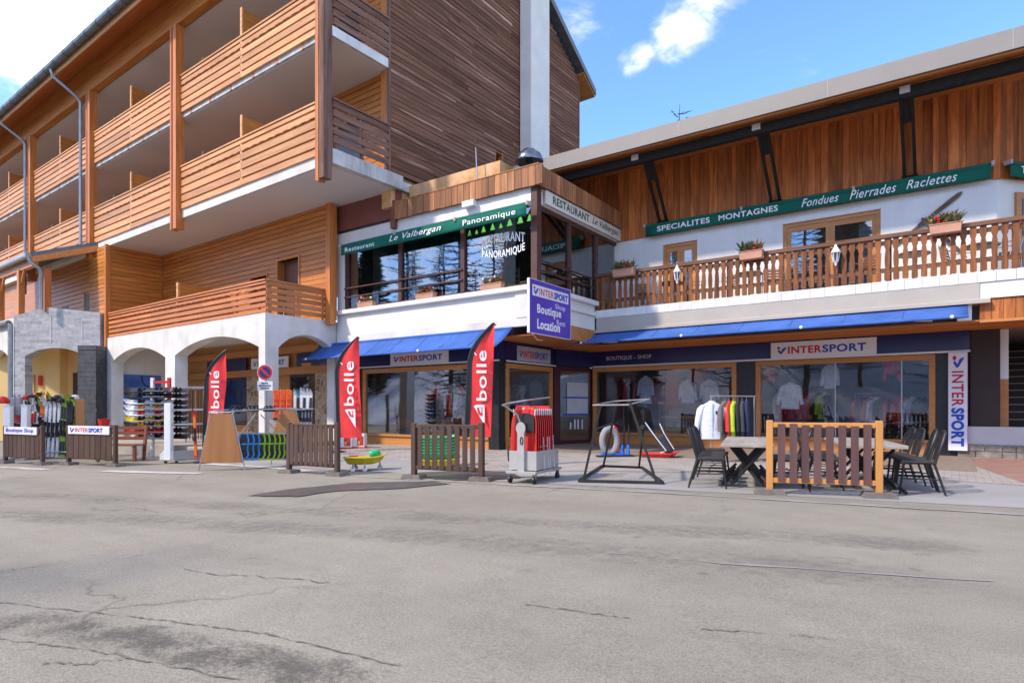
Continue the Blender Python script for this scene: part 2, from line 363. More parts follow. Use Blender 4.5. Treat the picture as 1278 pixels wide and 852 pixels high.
# ================================================================== GROUND
def asphalt():
    m = bpy.data.materials.new('worn_asphalt'); m.use_nodes = True; t = m.node_tree; b = t.nodes['Principled BSDF']
    b.inputs['Roughness'].default_value = 0.9; b.inputs['Specular IOR Level'].default_value = 0.2
    tcx = N(t, 'ShaderNodeTexCoord')
    def noise(sc, det=6, rough=0.6, dist=0.0, mapping=None):
        nz = N(t, 'ShaderNodeTexNoise', i_Scale=sc, i_Detail=float(det), i_Roughness=rough, i_Distortion=dist)
        if mapping:
            mpp = N(t, 'ShaderNodeMapping'); mpp.inputs['Scale'].default_value = mapping[0]; mpp.inputs['Rotation'].default_value = (0, 0, mapping[1])
            LK(t, tcx.outputs['Object'], mpp.inputs[0]); LK(t, mpp.outputs[0], nz.inputs['Vector'])
        else: LK(t, tcx.outputs['Object'], nz.inputs['Vector'])
        return nz.outputs['Fac']
    def ramp(f, stops):
        r = N(t, 'ShaderNodeValToRGB'); LK(t, f, r.inputs[0])
        while len(r.color_ramp.elements) < len(stops): r.color_ramp.elements.new(0.5)
        for e, (p, c) in zip(r.color_ramp.elements, stops): e.position = p; e.color = (c[0], c[1], c[2], 1) if isinstance(c, tuple) else (c, c, c, 1)
        return r.outputs[0]
    def mult(a, bb):
        x = N(t, 'ShaderNodeMix', data_type='RGBA', blend_type='MULTIPLY'); x.inputs['Factor'].default_value = 1; LK(t, a, x.inputs['A']); LK(t, bb, x.inputs['B']); return x.outputs['Result']
    big = ramp(noise(0.22, 5, 0.55), [(0.3, (0.268, 0.238, 0.188)), (0.7, (0.330, 0.296, 0.236))])
    lanes = ramp(noise(1.0, 5, 0.6, 0.3, ((0.10, 0.75, 1), math.radians(-14))), [(0.30, 0.84), (0.5, 0.98), (0.70, 1.08)])   # wheel tracks along the street
    pat = ramp(noise(2.2, 8, 0.7), [(0.3, 0.90), (0.7, 1.08)])
    fine = ramp(noise(90, 4, 0.8), [(0.28, 0.62), (0.5, 1.0), (0.75, 1.25)])
    spots = ramp(noise(3.2, 2, 0.5), [(0.22, 0.72), (0.30, 1.0)])
    speck = ramp(noise(45, 4, 0.75), [(0.30, 0.82), (0.6, 1.06)])
    vor = N(t, 'ShaderNodeTexVoronoi', feature='DISTANCE_TO_EDGE', i_Scale=0.30); 
    wv = N(t, 'ShaderNodeTexNoise', i_Scale=1.6, i_Detail=6.0); LK(t, tcx.outputs['Object'], wv.inputs['Vector'])
    mxv = N(t, 'ShaderNodeMix', data_type='RGBA', blend_type='LINEAR_LIGHT'); mxv.inputs['Factor'].default_value = 0.45
    LK(t, tcx.outputs['Object'], mxv.inputs['A']); LK(t, wv.outputs['Color'], mxv.inputs['B']); LK(t, mxv.outputs['Result'], vor.inputs['Vector'])
    crack = ramp(vor.outputs['Distance'], [(0.0, 0.60), (0.005, 0.85), (0.010, 1.0)])
    msk = ramp(noise(0.35, 3), [(0.50, 1.0), (0.58, 0.0)])
    cm = N(t, 'ShaderNodeMix', data_type='RGBA'); LK(t, msk, cm.inputs['Factor']); LK(t, crack, cm.inputs['A']); cm.inputs['B'].default_value = (1, 1, 1, 1)
    o = big
    for q in (lanes, pat, fine, speck, spots, cm.outputs['Result']): o = mult(o, q)
    LK(t, o, b.inputs['Base Color'])
    bp = N(t, 'ShaderNodeBump', i_Strength=0.5, i_Distance=0.01); LK(t, fine, bp.inputs['Height']); LK(t, bp.outputs[0], b.inputs['Normal'])
    return m
M_asph = asphalt()
def sheet(name, xs, ys, mat, dz=0.0):
    m = MB()
    for y in ys:
        for x in xs: m.v.append(Vector((x, y, gz(x, y) + dz)))
    n = len(xs)
    for j in range(len(ys) - 1):
        for i in range(n - 1): m.f.append((j * n + i, j * n + i + 1, (j + 1) * n + i + 1, (j + 1) * n + i))
    o = m.build(name, mat, None, smooth=True); o['kind'] = 'structure'; return o
xs = [-900, -400, -150, -80, -60, -50] + [x * 1.0 for x in range(-45, 16)] + [20, 30, 60, 150, 400, 900]
ys = [-900, -400, -150, -60, -30, -15, -8] + [y * 1.0 for y in range(-4, 31)] + [40, 60, 150, 400, 900]
sheet('road', xs, ys, M_asph)
def poly_sheet(name, pts, mat, dz, kind='structure', jitter=0.0, step=0.35):
    P = []
    for k in range(len(pts)):
        a, b = Vector(pts[k]), Vector(pts[(k + 1) % len(pts)]); n = max(1, int((b - a).length / step))
        for i in range(n):
            p = a.lerp(b, i / n); P.append(Vector((p.x + U(-jitter, jitter), p.y + U(-jitter, jitter), 0)))
    bm = bmesh.new(); vs_ = [bm.verts.new(p) for p in P]; f = bm.faces.new(vs_)
    bmesh.ops.triangulate(bm, faces=[f])
    bmesh.ops.subdivide_edges(bm, edges=[e for e in bm.edges if e.calc_length() > 1.5], cuts=3, use_grid_fill=True)
    bmesh.ops.triangulate(bm, faces=bm.faces)
    for v in bm.verts: v.co.z = gz(v.co.x, v.co.y) + dz
    bmesh.ops.recalc_face_normals(bm, faces=bm.faces)
    me = bpy.data.meshes.new(name); bm.to_mesh(me); bm.free(); me.materials.append(mat)
    o = bpy.data.objects.new(name, me); COL.objects.link(o); o['kind'] = kind; return o
def paver(name, c1, c2, mort, bw, bh, rot=0.0):
    m = bpy.data.materials.new(name); m.use_nodes = True; t = m.node_tree; b = t.nodes['Principled BSDF']; b.inputs['Roughness'].default_value = 0.85
    tcx = N(t, 'ShaderNodeTexCoord'); mpp = N(t, 'ShaderNodeMapping'); mpp.inputs['Rotation'].default_value = (0, 0, rot); LK(t, tcx.outputs['Object'], mpp.inputs[0])
    br = N(t, 'ShaderNodeTexBrick', i_Scale=1.0); LK(t, mpp.outputs[0], br.inputs['Vector'])
    br.inputs['Color1'].default_value = (*c1, 1); br.inputs['Color2'].default_value = (*c2, 1); br.inputs['Mortar'].default_value = (*mort, 1)
    br.inputs['Mortar Size'].default_value = 0.010; br.inputs['Brick Width'].default_value = bw; br.inputs['Row Height'].default_value = bh
    nz = N(t, 'ShaderNodeTexNoise', i_Scale=2.0, i_Detail=8.0, i_Roughness=0.7); LK(t, tcx.outputs['Object'], nz.inputs['Vector'])
    r = N(t, 'ShaderNodeValToRGB'); r.color_ramp.elements[0].position = 0.3; r.color_ramp.elements[0].color = (0.72, 0.72, 0.72, 1); r.color_ramp.elements[1].position = 0.65; r.color_ramp.elements[1].color = (1.08, 1.08, 1.08, 1)
    LK(t, nz.outputs['Fac'], r.inputs[0]); x = N(t, 'ShaderNodeMix', data_type='RGBA', blend_type='MULTIPLY'); x.inputs['Factor'].default_value = 1
    LK(t, br.outputs[0], x.inputs['A']); LK(t, r.outputs[0], x.inputs['B']); LK(t, x.outputs['Result'], b.inputs['Base Color'])
    bp = N(t, 'ShaderNodeBump', i_Strength=0.4, i_Distance=0.01); bp.invert = True; LK(t, br.outputs['Fac'], bp.inputs['Height']); LK(t, bp.outputs[0], b.inputs['Normal']); return m
M_pave = paver('beige_paving', (0.42, 0.365, 0.315), (0.37, 0.325, 0.285), (0.25, 0.225, 0.20), 0.22, 0.11)
M_pavr = paver('red_paving', (0.40, 0.20, 0.145), (0.34, 0.175, 0.13), (0.20, 0.15, 0.12), 0.22, 0.11, math.radians(35))
M_side = pmat('concrete_pavement', (0.30, 0.285, 0.27), 0.9, var=0.10, scale=0.8, bump=0.1, detail=10)
e1, e2 = G(545, 596), G(1278, 634)
# the footway strip in front of the shops and the tiled forecourt
side = [tuple(G(300, 580).xy), tuple(G(460, 588).xy), tuple(G(620, 600).xy), tuple(G(830, 611).xy), tuple(G(1278, 634).xy), (12, 12.0), (12, 22), (-10, 20), (-17, 15), (-16.5, 9.3)]
poly_sheet('pavement', [(a, b, 0) for a, b in side], M_side, 0.004)
pv = [(-16.8, 13.7), (-16.5, 11.8), (-13.3, 11.2), tuple(G(560, 582).xy), tuple(G(640, 588).xy), tuple(G(730, 588).xy), tuple(G(1000, 592).xy), tuple(G(1190, 600).xy), tuple(G(1278, 606).xy), (10, 13), (10, 21), (-10, 20.5)]
poly_sheet('paving', [(a, b, 0) for a, b in pv], M_pave, 0.008)
rp = [tuple(G(1195, 573).xy), tuple(G(1240, 590).xy), tuple(G(1278, 603).xy), (9, 13.2), (9, 18.5), (0.6, 18.5)]
poly_sheet('brick_paving', [(a, b, 0) for a, b in rp], M_pavr, 0.012)
M_mark = pmat('worn_road_paint', (0.36, 0.35, 0.33), 0.85, var=0.12, scale=3.0, col2=(0.60, 0.59, 0.57), detail=9)
M_crack = pmat('pale_road_seam', (0.305, 0.287, 0.265), 0.9, var=0.10, scale=9, detail=9)
def strip(name, pts, w, mat, dz, jit=0.0):
    for (a, b) in zip(pts, pts[1:]):
        pass
    P = [G(*p) for p in pts]; m = MB(); nn = []
    Q = []
    for a, b in zip(P, P[1:]):
        k = max(2, int((b - a).length / 0.25))
        Q += [a.lerp(b, i / k) for i in range(k)]
    Q.append(P[-1])
    for k, p in enumerate(Q):
        d = (Q[min(k + 1, len(Q) - 1)] - Q[max(0, k - 1)]); d.z = 0; d.normalize(); s_ = Vector((-d.y, d.x, 0))
        for q in (p + s_ * (w / 2 + U(-jit, jit)), p - s_ * (w / 2 + U(-jit, jit))): m.v.append(Vector((q.x, q.y, gz(q.x, q.y) + dz)))
    for k in range(len(Q) - 1): m.f.append((2 * k, 2 * k + 1, 2 * k + 3, 2 * k + 2))
    o = m.build(name, mat); o['kind'] = 'structure'; return o
M_faded = pmat('faded_road_paint', (0.27, 0.255, 0.24), 0.9, var=0.06, scale=2.2, col2=(0.50, 0.49, 0.47), detail=10)
strip('road_marking', [(300, 585), (420, 593), (520, 599), (650, 606), (800, 614), (1000, 626), (1278, 643)], 0.05, M_faded, 0.010, 0.022)
strip('road_marking', [(128, 588), (250, 591)], 0.30, M_mark, 0.010, 0.02)
strip('road_marking', [(258, 579), (330, 583), (408, 590)], 0.30, M_mark, 0.012, 0.02)
strip('road_marking', [(0, 583), (60, 586)], 0.22, M_mark, 0.010, 0.03)
strip('road_seam', [(760, 690), (900, 703), (1060, 714), (1240, 726)], 0.022, M_crack, 0.006, 0.02)
# a strip of coarse, worn old surface near the viewer: dark grit thinning out towards its edges
def wear_mat(name, col, lo, hi, sc):
    m = bpy.data.materials.new(name); m.use_nodes = True; t = m.node_tree; b = t.nodes['Principled BSDF']; o = [n for n in t.nodes if n.type == 'OUTPUT_MATERIAL'][0]
    b.inputs['Base Color'].default_value = (*col, 1); b.inputs['Roughness'].default_value = 0.95
    at = N(t, 'ShaderNodeAttribute', attribute_name='wear'); tcx = N(t, 'ShaderNodeTexCoord'); nz = N(t, 'ShaderNodeTexNoise', i_Scale=sc, i_Detail=9.0, i_Roughness=0.78); LK(t, tcx.outputs['Object'], nz.inputs['Vector'])
    n2 = N(t, 'ShaderNodeTexNoise', i_Scale=sc * 0.12, i_Detail=4.0); LK(t, tcx.outputs['Object'], n2.inputs['Vector'])
    a1 = N(t, 'ShaderNodeMath', operation='MULTIPLY_ADD'); LK(t, at.outputs['Fac'], a1.inputs[0]); a1.inputs[1].default_value = 0.42; LK(t, nz.outputs['Fac'], a1.inputs[2])
    a2 = N(t, 'ShaderNodeMath', operation='MULTIPLY_ADD'); LK(t, n2.outputs['Fac'], a2.inputs[0]); a2.inputs[1].default_value = 0.55; LK(t, a1.outputs[0], a2.inputs[2])
    r = N(t, 'ShaderNodeMapRange', interpolation_type='SMOOTHSTEP'); r.inputs['From Min'].default_value = lo; r.inputs['From Max'].default_value = hi; LK(t, a2.outputs[0], r.inputs['Value'])
    f = N(t, 'ShaderNodeMath', operation='MULTIPLY'); LK(t, r.outputs[0], f.inputs[0]); LK(t, at.outputs['Fac'], f.inputs[1])
    tr = N(t, 'ShaderNodeBsdfTransparent'); mx_ = N(t, 'ShaderNodeMixShader'); LK(t, f.outputs[0], mx_.inputs[0]); LK(t, tr.outputs[0], mx_.inputs[1]); LK(t, b.outputs[0], mx_.inputs[2]); LK(t, mx_.outputs[0], o.inputs[0])
    return m
def wear_strip(name, pts, widths, mat, dz):
    P = [G(*p) for p in pts]; Q = []; W = []
    for (a, b_), (wa, wb) in zip(zip(P, P[1:]), zip(widths, widths[1:])):
        k = max(3, int((b_ - a).length / 0.3)); Q += [a.lerp(b_, i / k) for i in range(k)]; W += [wa + (wb - wa) * i / k for i in range(k)]
    Q.append(P[-1]); W.append(widths[-1]); prof = [(-1, 0), (-0.86, 0.75), (-0.5, 0.9), (0, 1), (0.5, 0.9), (0.88, 0.75), (1, 0)]; m = MB(); al = []
    for k, p in enumerate(Q):
        d = Q[min(k + 1, len(Q) - 1)] - Q[max(0, k - 1)]; d.z = 0; d.normalize(); s_ = Vector((-d.y, d.x, 0)); end = min(1, k / 2, (len(Q) - 1 - k) / 2)
        for u_, a_ in prof: q = p + s_ * u_ * W[k] / 2; m.v.append(Vector((q.x, q.y, gz(q.x, q.y) + dz))); al.append(a_ * end)
    n = len(prof)
    for k in range(len(Q) - 1):
        for j in range(n - 1): m.f.append((k * n + j, k * n + j + 1, (k + 1) * n + j + 1, (k + 1) * n + j))
    o = m.build(name, mat); o['kind'] = 'structure'; at = o.data.attributes.new('wear', 'FLOAT', 'POINT')
    for i, v in enumerate(al): at.data[i].value = v
    return o
M_worn = wear_mat('dark_grit', (0.12, 0.106, 0.088), 1.03, 1.42, 38)
wear_strip('road_patch', [(-60, 768), (60, 778), (200, 802), (380, 838), (520, 875)], [0.42, 0.42, 0.44, 0.44, 0.44], M_worn, 0.005)
M_worn2 = wear_mat('faint_tyre_dirt', (0.235, 0.206, 0.176), 1.0, 1.6, 9)
wear_strip('tyre_track', [(-80, 640), (200, 650), (520, 668), (900, 700), (1300, 740)], [0.8] * 5, M_worn2, 0.004)
wear_strip('tyre_track', [(-80, 612), (300, 632), (700, 655), (1300, 690)], [0.7] * 4, M_worn2, 0.0045)
M_cdark = pmat('dark_road_crack', (0.165, 0.146, 0.122), 0.95, var=0.3, scale=20)
def crack(p, q, wob=5):
    n = 14; strip('road_crack', [(p[0] + (q[0] - p[0]) * i / n, p[1] + (q[1] - p[1]) * i / n + U(-wob, wob) * 0.5) for i in range(n + 1)], 0.008, M_cdark, 0.007, 0.006)
crack((-5, 752), (170, 770), 2); crack((170, 770), (330, 791), 2); crack((330, 791), (500, 832), 2); crack((-5, 797), (120, 812), 3); crack((120, 812), (300, 850), 4)
crack((655, 754), (785, 772), 3); crack((228, 712), (410, 728), 4); crack((875, 785), (955, 790), 2); crack((50, 828), (150, 826), 6); crack((0, 712), (66, 705), 2); crack((985, 792), (1040, 797), 2)
M_wet_shade = pmat('wet_and_shaded_asphalt', (0.105, 0.093, 0.083), 0.42, var=0.25, scale=4, detail=8)
poly_sheet('wet_and_shade_patch', [G(308, 619), G(360, 611), G(440, 603), G(540, 601), G(562, 604), G(500, 610), G(420, 613), G(370, 620)], M_wet_shade, 0.013, jitter=0.03, step=0.12)
poly_sheet('wet_and_shade_patch', [G(520, 590), G(580, 587), G(640, 589), G(650, 597), G(600, 600), G(540, 598)], M_wet_shade, 0.013, jitter=0.05, step=0.15)  # dark sheet standing in for the wide-gapped barrier's shadow on the ground
# raised terrace of the arcade
M_plat = pmat('terrace_stone', (0.36, 0.315, 0.255), 0.85, var=0.2, scale=2.5, bump=0.3, detail=9)
pf = MB().prism([(-31, 8.9, -0.6), (-16.6, 8.9, -0.6), (-16.45, 13.5, -0.6), (-17, 16, -0.6), (-31, 16, -0.6)], (0, 0, 0.72)).build('terrace', M_plat, bevel=0.02)
pf['kind'] = 'structure'
PLZ = 0.12

# ================================================================== HOTEL (own frame, turned a little)
hotel = thing('hotel_building', 'tall timber hotel with slatted balconies, dark weathered gable and white arcade', 'hotel', (-17.0, 11.0, 0), math.radians(-1.15))
# ---- arcade
arc = arch_wall((-11.9, 0, 0), (1, 0, 0), (0, 0.45, 0), 11.9, 4.1, [(0.75, 5.45, 3.05, 3.54), (6.18, 11.55, 3.08, 3.56)], n=22, z0=PLZ).build('arcade_wall', M_arc, hotel)
arch_wall((-0.001, 0.45, 0), (0, 1, 0), (-0.38, 0, 0), 2.25, 4.1, [(0.001, 2.08, 3.06, 3.55)], z0=PLZ).build('arcade_side_wall', M_arc, hotel)
B('arcade_ceiling', M_white, hotel, -11.9, -0.4, 0.46, 3.3, 3.85, 4.05)
B('terrace_deck', M_conc, hotel, -11.9, -0.38, 0.46, 2.2, 4.055, 4.098)
# end wall of the arcade with the mural
B('arcade_end_wall', M_white, hotel, -11.9, -11.45, 0.46, 3.4, PLZ, 3.84)
M_mur = pmat('mural_blue', (0.035, 0.10, 0.36), 0.6, var=0.3, scale=1.4, col2=(0.09, 0.22, 0.60))
mur = B('mural', M_mur, hotel, -11.448, -11.41, 0.50, 2.05, 0.55, 2.62)
MB().tube([(-11.40, 1.25, 2.6), (-11.40, 1.3, 2.3), (-11.40, 1.5, 2.12), (-11.40, 1.75, 2.1)], 0.025, 6).build('painted_lift_arm', M_dark, mur)
MB().box(-11.409, -11.40, 0.72, 1.6, 2.02, 2.06).box(-11.409, -11.40, 0.74, 0.80, 1.1, 2.02).box(-11.409, -11.40, 0.6, 1.5, 1.1, 1.16).build('painted_chair_lift', pmat('mural_brown', (0.10, 0.06, 0.045), 0.6), mur)
MB().box(-11.409, -11.40, 0.86, 0.98, 1.75, 2.0).build('painted_figure', pmat('mural_ochre', (0.30, 0.17, 0.06), 0.6), mur)
MB().prism([(-11.409, 0.5, 0.56), (-11.409, 2.04, 0.56), (-11.409, 2.04, 0.85), (-11.409, 1.3, 1.05), (-11.409, 0.9, 0.9), (-11.409, 0.5, 1.2)], (0.008, 0, 0)).build('painted_snow', M_paintw, mur)
# back wall of the arcade: shop front
YB = 3.25
wall_open('X', YB, YB + 0.2, -11.45, 0.6, PLZ, 3.84, [(-9.6, -6.5, 0.5, 2.45), (-5.3, -4.35, PLZ, 2.45), (-3.6, -1.35, 0.5, 2.45)]).build('arcade_shop_wall', pmat('orange_shop_panel', (0.50, 0.23, 0.07), 0.6, var=0.08), hotel)
def stone_mat():
    m = bpy.data.materials.new('crazy_stone'); m.use_nodes = True; t = m.node_tree; b = t.nodes['Principled BSDF']; b.inputs['Roughness'].default_value = 0.9
    tcx = N(t, 'ShaderNodeTexCoord'); v = N(t, 'ShaderNodeTexVoronoi', feature='DISTANCE_TO_EDGE', i_Scale=4.2); v2 = N(t, 'ShaderNodeTexVoronoi', i_Scale=4.2)
    LK(t, tcx.outputs['Object'], v.inputs['Vector']); LK(t, tcx.outputs['Object'], v2.inputs['Vector'])
    r = N(t, 'ShaderNodeValToRGB'); r.color_ramp.elements[0].color = (0.24, 0.15, 0.075, 1); r.color_ramp.elements[1].color = (0.46, 0.33, 0.20, 1)
    sp = N(t, 'ShaderNodeSeparateColor'); LK(t, v2.outputs['Color'], sp.inputs[0]); LK(t, sp.outputs[0], r.inputs[0])
    k = N(t, 'ShaderNodeValToRGB'); k.color_ramp.elements[0].position = 0.035; k.color_ramp.elements[1].position = 0.075; LK(t, v.outputs['Distance'], k.inputs[0])
    x = N(t, 'ShaderNodeMix', data_type='RGBA'); LK(t, k.outputs[0], x.inputs['Factor']); x.inputs['A'].default_value = (0.48, 0.42, 0.34, 1); LK(t, r.outputs[0], x.inputs['B']); LK(t, x.outputs['Result'], b.inputs['Base Color'])
    bp = N(t, 'ShaderNodeBump', i_Strength=0.6, i_Distance=0.03); LK(t, k.outputs[0], bp.inputs['Height']); LK(t, bp.outputs[0], b.inputs['Normal']); return m
M_stone = stone_mat()
B('stone_pier', M_stone, hotel, -6.35, -5.35, YB - 0.14, YB - 0.002, PLZ, 2.45)
B('blue_door', pmat('blue_door_paint', (0.012, 0.045, 0.20), 0.4), hotel, -5.28, -4.37, YB + 0.04, YB + 0.10, PLZ, 2.44)
for a, b_ in ((-9.58, -6.52), (-3.58, -1.37)):
    f_ = MB(); f_.box(a, b_, YB - 0.02, YB + 0.06, 0.5, 0.58).box(a, b_, YB - 0.02, YB + 0.06, 2.37, 2.45).box(a, a + 0.07, YB - 0.02, YB + 0.06, 0.58, 2.37).box(b_ - 0.07, b_, YB - 0.02, YB + 0.06, 0.58, 2.37)
    fo = f_.build('shop_window', M_brownsteel, hotel); B('pane', M_glass, fo, a + 0.07, b_ - 0.07, YB + 0.015, YB + 0.025, 0.58, 2.37)
    B('backing', M_dim, fo, a, b_, YB + 1.2, YB + 1.25, 0.3, 2.5)
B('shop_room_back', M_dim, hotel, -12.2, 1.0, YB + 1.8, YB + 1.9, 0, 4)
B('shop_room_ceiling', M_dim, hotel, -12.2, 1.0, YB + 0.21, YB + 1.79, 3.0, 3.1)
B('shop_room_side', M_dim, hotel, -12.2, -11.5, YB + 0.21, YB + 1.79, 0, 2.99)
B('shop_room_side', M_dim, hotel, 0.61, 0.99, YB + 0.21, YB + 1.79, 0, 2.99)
B('lintel', M_frame, hotel, -11.4, -0.05, YB - 0.2, YB - 0.145, 2.46, 2.72)
B('lintel', M_frame, hotel, -11.4, 0.5, YB - 0.2, YB - 0.145, 3.25, 3.5)
B('navy_panel', M_blue, hotel, -9.4, -6.3, YB - 0.19, YB - 0.15, 2.73, 3.22)
B('navy_panel', M_blue, hotel, -2.9, 0.5, YB - 0.19, YB - 0.15, 2.73, 3.22)
# ---- first floor timber walls
def siding_x(parent, x0, x1, yface, z0, z1, mat, h=0.175, ops=(), dirn=-1):
    z = z0
    while z < z1 - 0.02:
        hh = min(h, z1 - z)
        segs = [(x0, x1)]
        for (a, b_, c, d) in ops:
            if z + hh > c + 0.02 and z < d - 0.02:
                segs = [q for (p, r_) in segs for q in ((p, min(r_, a)), (max(p, b_), r_)) if q[1] - q[0] > 0.03]
        for (p, r_) in segs:
            m = MB(); y0_, y1_ = yface, yface + dirn * (-0.03)
            zb, zt = z + 0.012, z + hh
            m.prism([(p, yface + 0.004, zb), (p, yface + 0.034, zb), (p, yface + 0.034, zt), (p, yface + 0.016, zt), (p, yface, zt - 0.02)], (r_ - p, 0, 0))
            m.build('board', mat, parent)
        z += h
tw = wall_open('X', 2.24, 2.42, -11.6, 0.3, 4.1, 7.95, [(-4.5, -3.45, 5.0, 6.05), (-2.75, -1.5, 4.1, 6.45)]).build('timber_wall', M_timH, hotel)
siding_x(tw, -11.55, 0.12, 2.205, 4.12, 7.94, M_timH, 0.176, [(-4.5, -3.45, 5.0, 6.05), (-2.75, -1.5, 4.1, 6.45)])
MB().box(0.1, 0.32, 2.12, 2.36, 3.95, 7.95).build('corner_post', M_timZ, tw)
for (a, b_, c, d) in ((-4.5, -3.45, 5.0, 6.05), (-2.75, -1.5, 4.1, 6.45)):
    f_ = MB().box(a - 0.07, a, 2.17, 2.43, c, d + 0.07).box(b_, b_ + 0.07, 2.17, 2.43, c, d + 0.07).box(a, b_, 2.17, 2.43, d, d + 0.07)
    fo = f_.build('window_frame', M_timZ, tw); B('shutter', wood('dark_reveal', (0.10, 0.035, 0.012), (0.18, 0.065, 0.02), 'Z', 8), fo, a, b_ - 0.35, 2.44, 2.47, c, d); B('pane', M_glassR, fo, b_ - 0.35, b_, 2.45, 2.46, c, d)
# end wall that closes the first-floor balcony
ew = B('timber_end_wall', M_timY, hotel, -12.0, -11.64, 0.05, 2.4, 3.6, 7.95)
z = 4.12
while z < 7.9:
    MB().prism([(-11.64, 0.12, z + 0.012), (-11.606, 0.12, z + 0.012), (-11.606, 0.12, z + 0.15), (-11.624, 0.12, z + 0.176), (-11.64, 0.12, z + 0.176)], (0, 2.08, 0)).build('board', M_timY, ew)
    z += 0.176
MB().box(-11.72, -11.56, -0.06, 0.12, 3.6, 8.0).build('corner_post', M_timZ, ew)
z = 4.12
for k in range(22):   # face towards the street, left of the corner
    MB().box(-13.4, -11.72, 0.0, 0.045, z + 0.012, z + 0.17).build('board', M_timH, ew); z += 0.176
# ---- slat balustrades
def scallop(x0, x1, zt, h, t=0.035, per=0.42, amp=0.034):
    n = max(8, int((x1 - x0) / per * 4)); top = []; bot = []
    for k in range(n + 1):
        x = x0 + (x1 - x0) * k / n; bot.append((x, zt - h + amp * abs(math.sin(math.pi * x / per)) ** 0.6))
    pts = [(x0, zt)] + bot + [(x1, zt)]
    return pts
def rail_x(parent, x0, x1, y, z0, z1, mat, seg=3.9, name='balustrade'):
    """front balustrade: a cap rail with separate slats, one of them scalloped, on short bearers"""
    cap = MB().box(x0, x1, y - 0.03, y + 0.09, z1 - 0.05, z1).build(name, mat, parent)
    H_ = z1 - 0.05 - z0; hs = [0.115, 0.17, 0.18, 0.185, 0.185, 0.165]; s_ = H_ / sum(hs) ; zt = z1 - 0.05
    n = max(1, round((x1 - x0) / seg))
    for i, h in enumerate(hs):
        h *= s_; gap = 0.064
        for k in range(n):
            a = x0 + (x1 - x0) * k / n + 0.004; b_ = x0 + (x1 - x0) * (k + 1) / n - 0.004
            if i == 1:
                pts = scallop(a, b_, zt - gap * 0.5, h - gap); MB().prism([(x, y, zz) for x, zz in pts], (0, 0.07, 0)).build('slat', mat, cap)
            else: MB().box(a, b_, y, y + 0.07, zt - h + gap * 0.5, zt - gap * 0.5).build('slat', mat, cap)
        zt -= h
    x = x0 + 0.6
    while x < x1 - 0.1:
        MB().box(x - 0.045, x + 0.045, y + 0.072, y + 0.115, z0 - 0.12, z1 - 0.06).build('bearer', M_timZ, cap); x += 1.3
    return cap
def rail_y(parent, y0, y1, x, z0, z1, mat, n=5, capm=None):
    cap = MB().box(x - 0.09, x + 0.03, y0, y1, z1 - 0.05, z1).build('side_balustrade', capm or mat, parent)
    p = (z1 - 0.07 - z0) / n
    for i in range(n):
        zt = z1 - 0.07 - i * p
        MB().box(x - 0.032, x, y0 + 0.01, y1 - 0.01, zt - p * 0.74, zt).build('slat', mat, cap)
    for yy in (y0 + 0.1, (y0 + y1) / 2, y1 - 0.1): MB().box(x - 0.09, x - 0.034, yy - 0.04, yy + 0.04, z0 - 0.05, z1 - 0.05).build('bearer', capm or mat, cap)
    return cap
rail_x(hotel, -11.5, -0.02, 0.03, 4.1, 5.14, M_slatlow)
rail_y(hotel, 0.1, 2.2, -0.002, 4.13, 5.14, M_slatY)
# ---- upper floors
XL, XR = -44.0, 3.05
Z2b, Z2t, Z3b, Z3t, ZB = 7.95, 8.24, 11.48, 11.75, 14.72
s2 = B('floor_slab', M_conc, hotel, XL, XR - 0.02, 0.12, 13.4, Z2b + 0.01, Z2t)
B('ceiling', M_ceil, s2, XL, XR - 0.16, 0.14, 13.3, Z2b - 0.006, Z2b + 0.009)
MB().box(XL, XR - 0.03, 0.06, 0.118, Z2b, Z2t + 0.02).build('slab_edge', M_arc, s2)
MB().box(XR - 0.018, XR + 0.05, 0.13, 2.75, Z2b, Z2t + 0.12).build('slab_edge', M_conc, s2)
s3 = B('floor_slab', M_conc, hotel, XL, XR - 0.02, 0.12, 2.3, Z3b + 0.01, Z3t)
B('ceiling', M_ceil, s3, XL, XR - 0.1, 0.14, 2.28, Z3b - 0.006, Z3b + 0.009)
MB().box(XL, XR - 0.03, 0.08, 0.118, Z3b + 0.03, Z3t).build('slab_edge', M_conc, s3)
MB().box(XR - 0.018, XR + 0.02, 0.13, 2.2, Z3b, Z3t).build('slab_edge', M_arc, s3)
s4 = B('top_ceiling', M_ceil, hotel, XL, XR - 0.02, 0.25, 2.3, ZB + 0.12, ZB + 0.2)
posts = [-5.55, -13.2, -20.65, -28.1, -35.5]
bays = [(-5.3, 2.55), (-12.95, -5.8), (-20.4, -13.45), (-27.85, -20.9), (-35.2, -28.35)]
for (a, b_) in bays:
    rail_x(hotel, a, b_, 0.0, Z2t - 0.02, 9.76, M_slat)
    rail_x(hotel, a, b_, 0.0, Z3t - 0.12, 12.98, M_slat)
for px in posts:
    m = MB(); m.box(px - 0.24, px - 0.13, -0.14, 0.10, 7.55, ZB + 0.05)
    po = m.build('post', M_timZ, hotel); MB().box(px + 0.02, px + 0.24, -0.16, 0.14, 7.55, ZB + 0.05).build('plank', M_timZ, po)
    MB().box(px - 0.128, px + 0.018, -0.06, 0.05, 7.7, ZB).build('core', M_timZ, po)
po = MB().box(2.60, 2.68, -0.10, 0.10, 7.5, 20).build('post', M_timZ, hotel)
MB().box(2.72, 2.80, -0.14, 0.10, 7.45, 20).build('plank', M_timZ, po); MB().box(2.86, 3.06, -0.16, 0.12, 7.5, 20).build('weathered_plank', M_greyZ, po); MB().box(2.66, 2.88, -0.04, 0.08, 7.6, 19.8).build('core', M_timZ, po)
rail_y(hotel, 0.14, 2.2, XR + 0.04, Z2t + 0.22, 9.76, M_grey, 5)
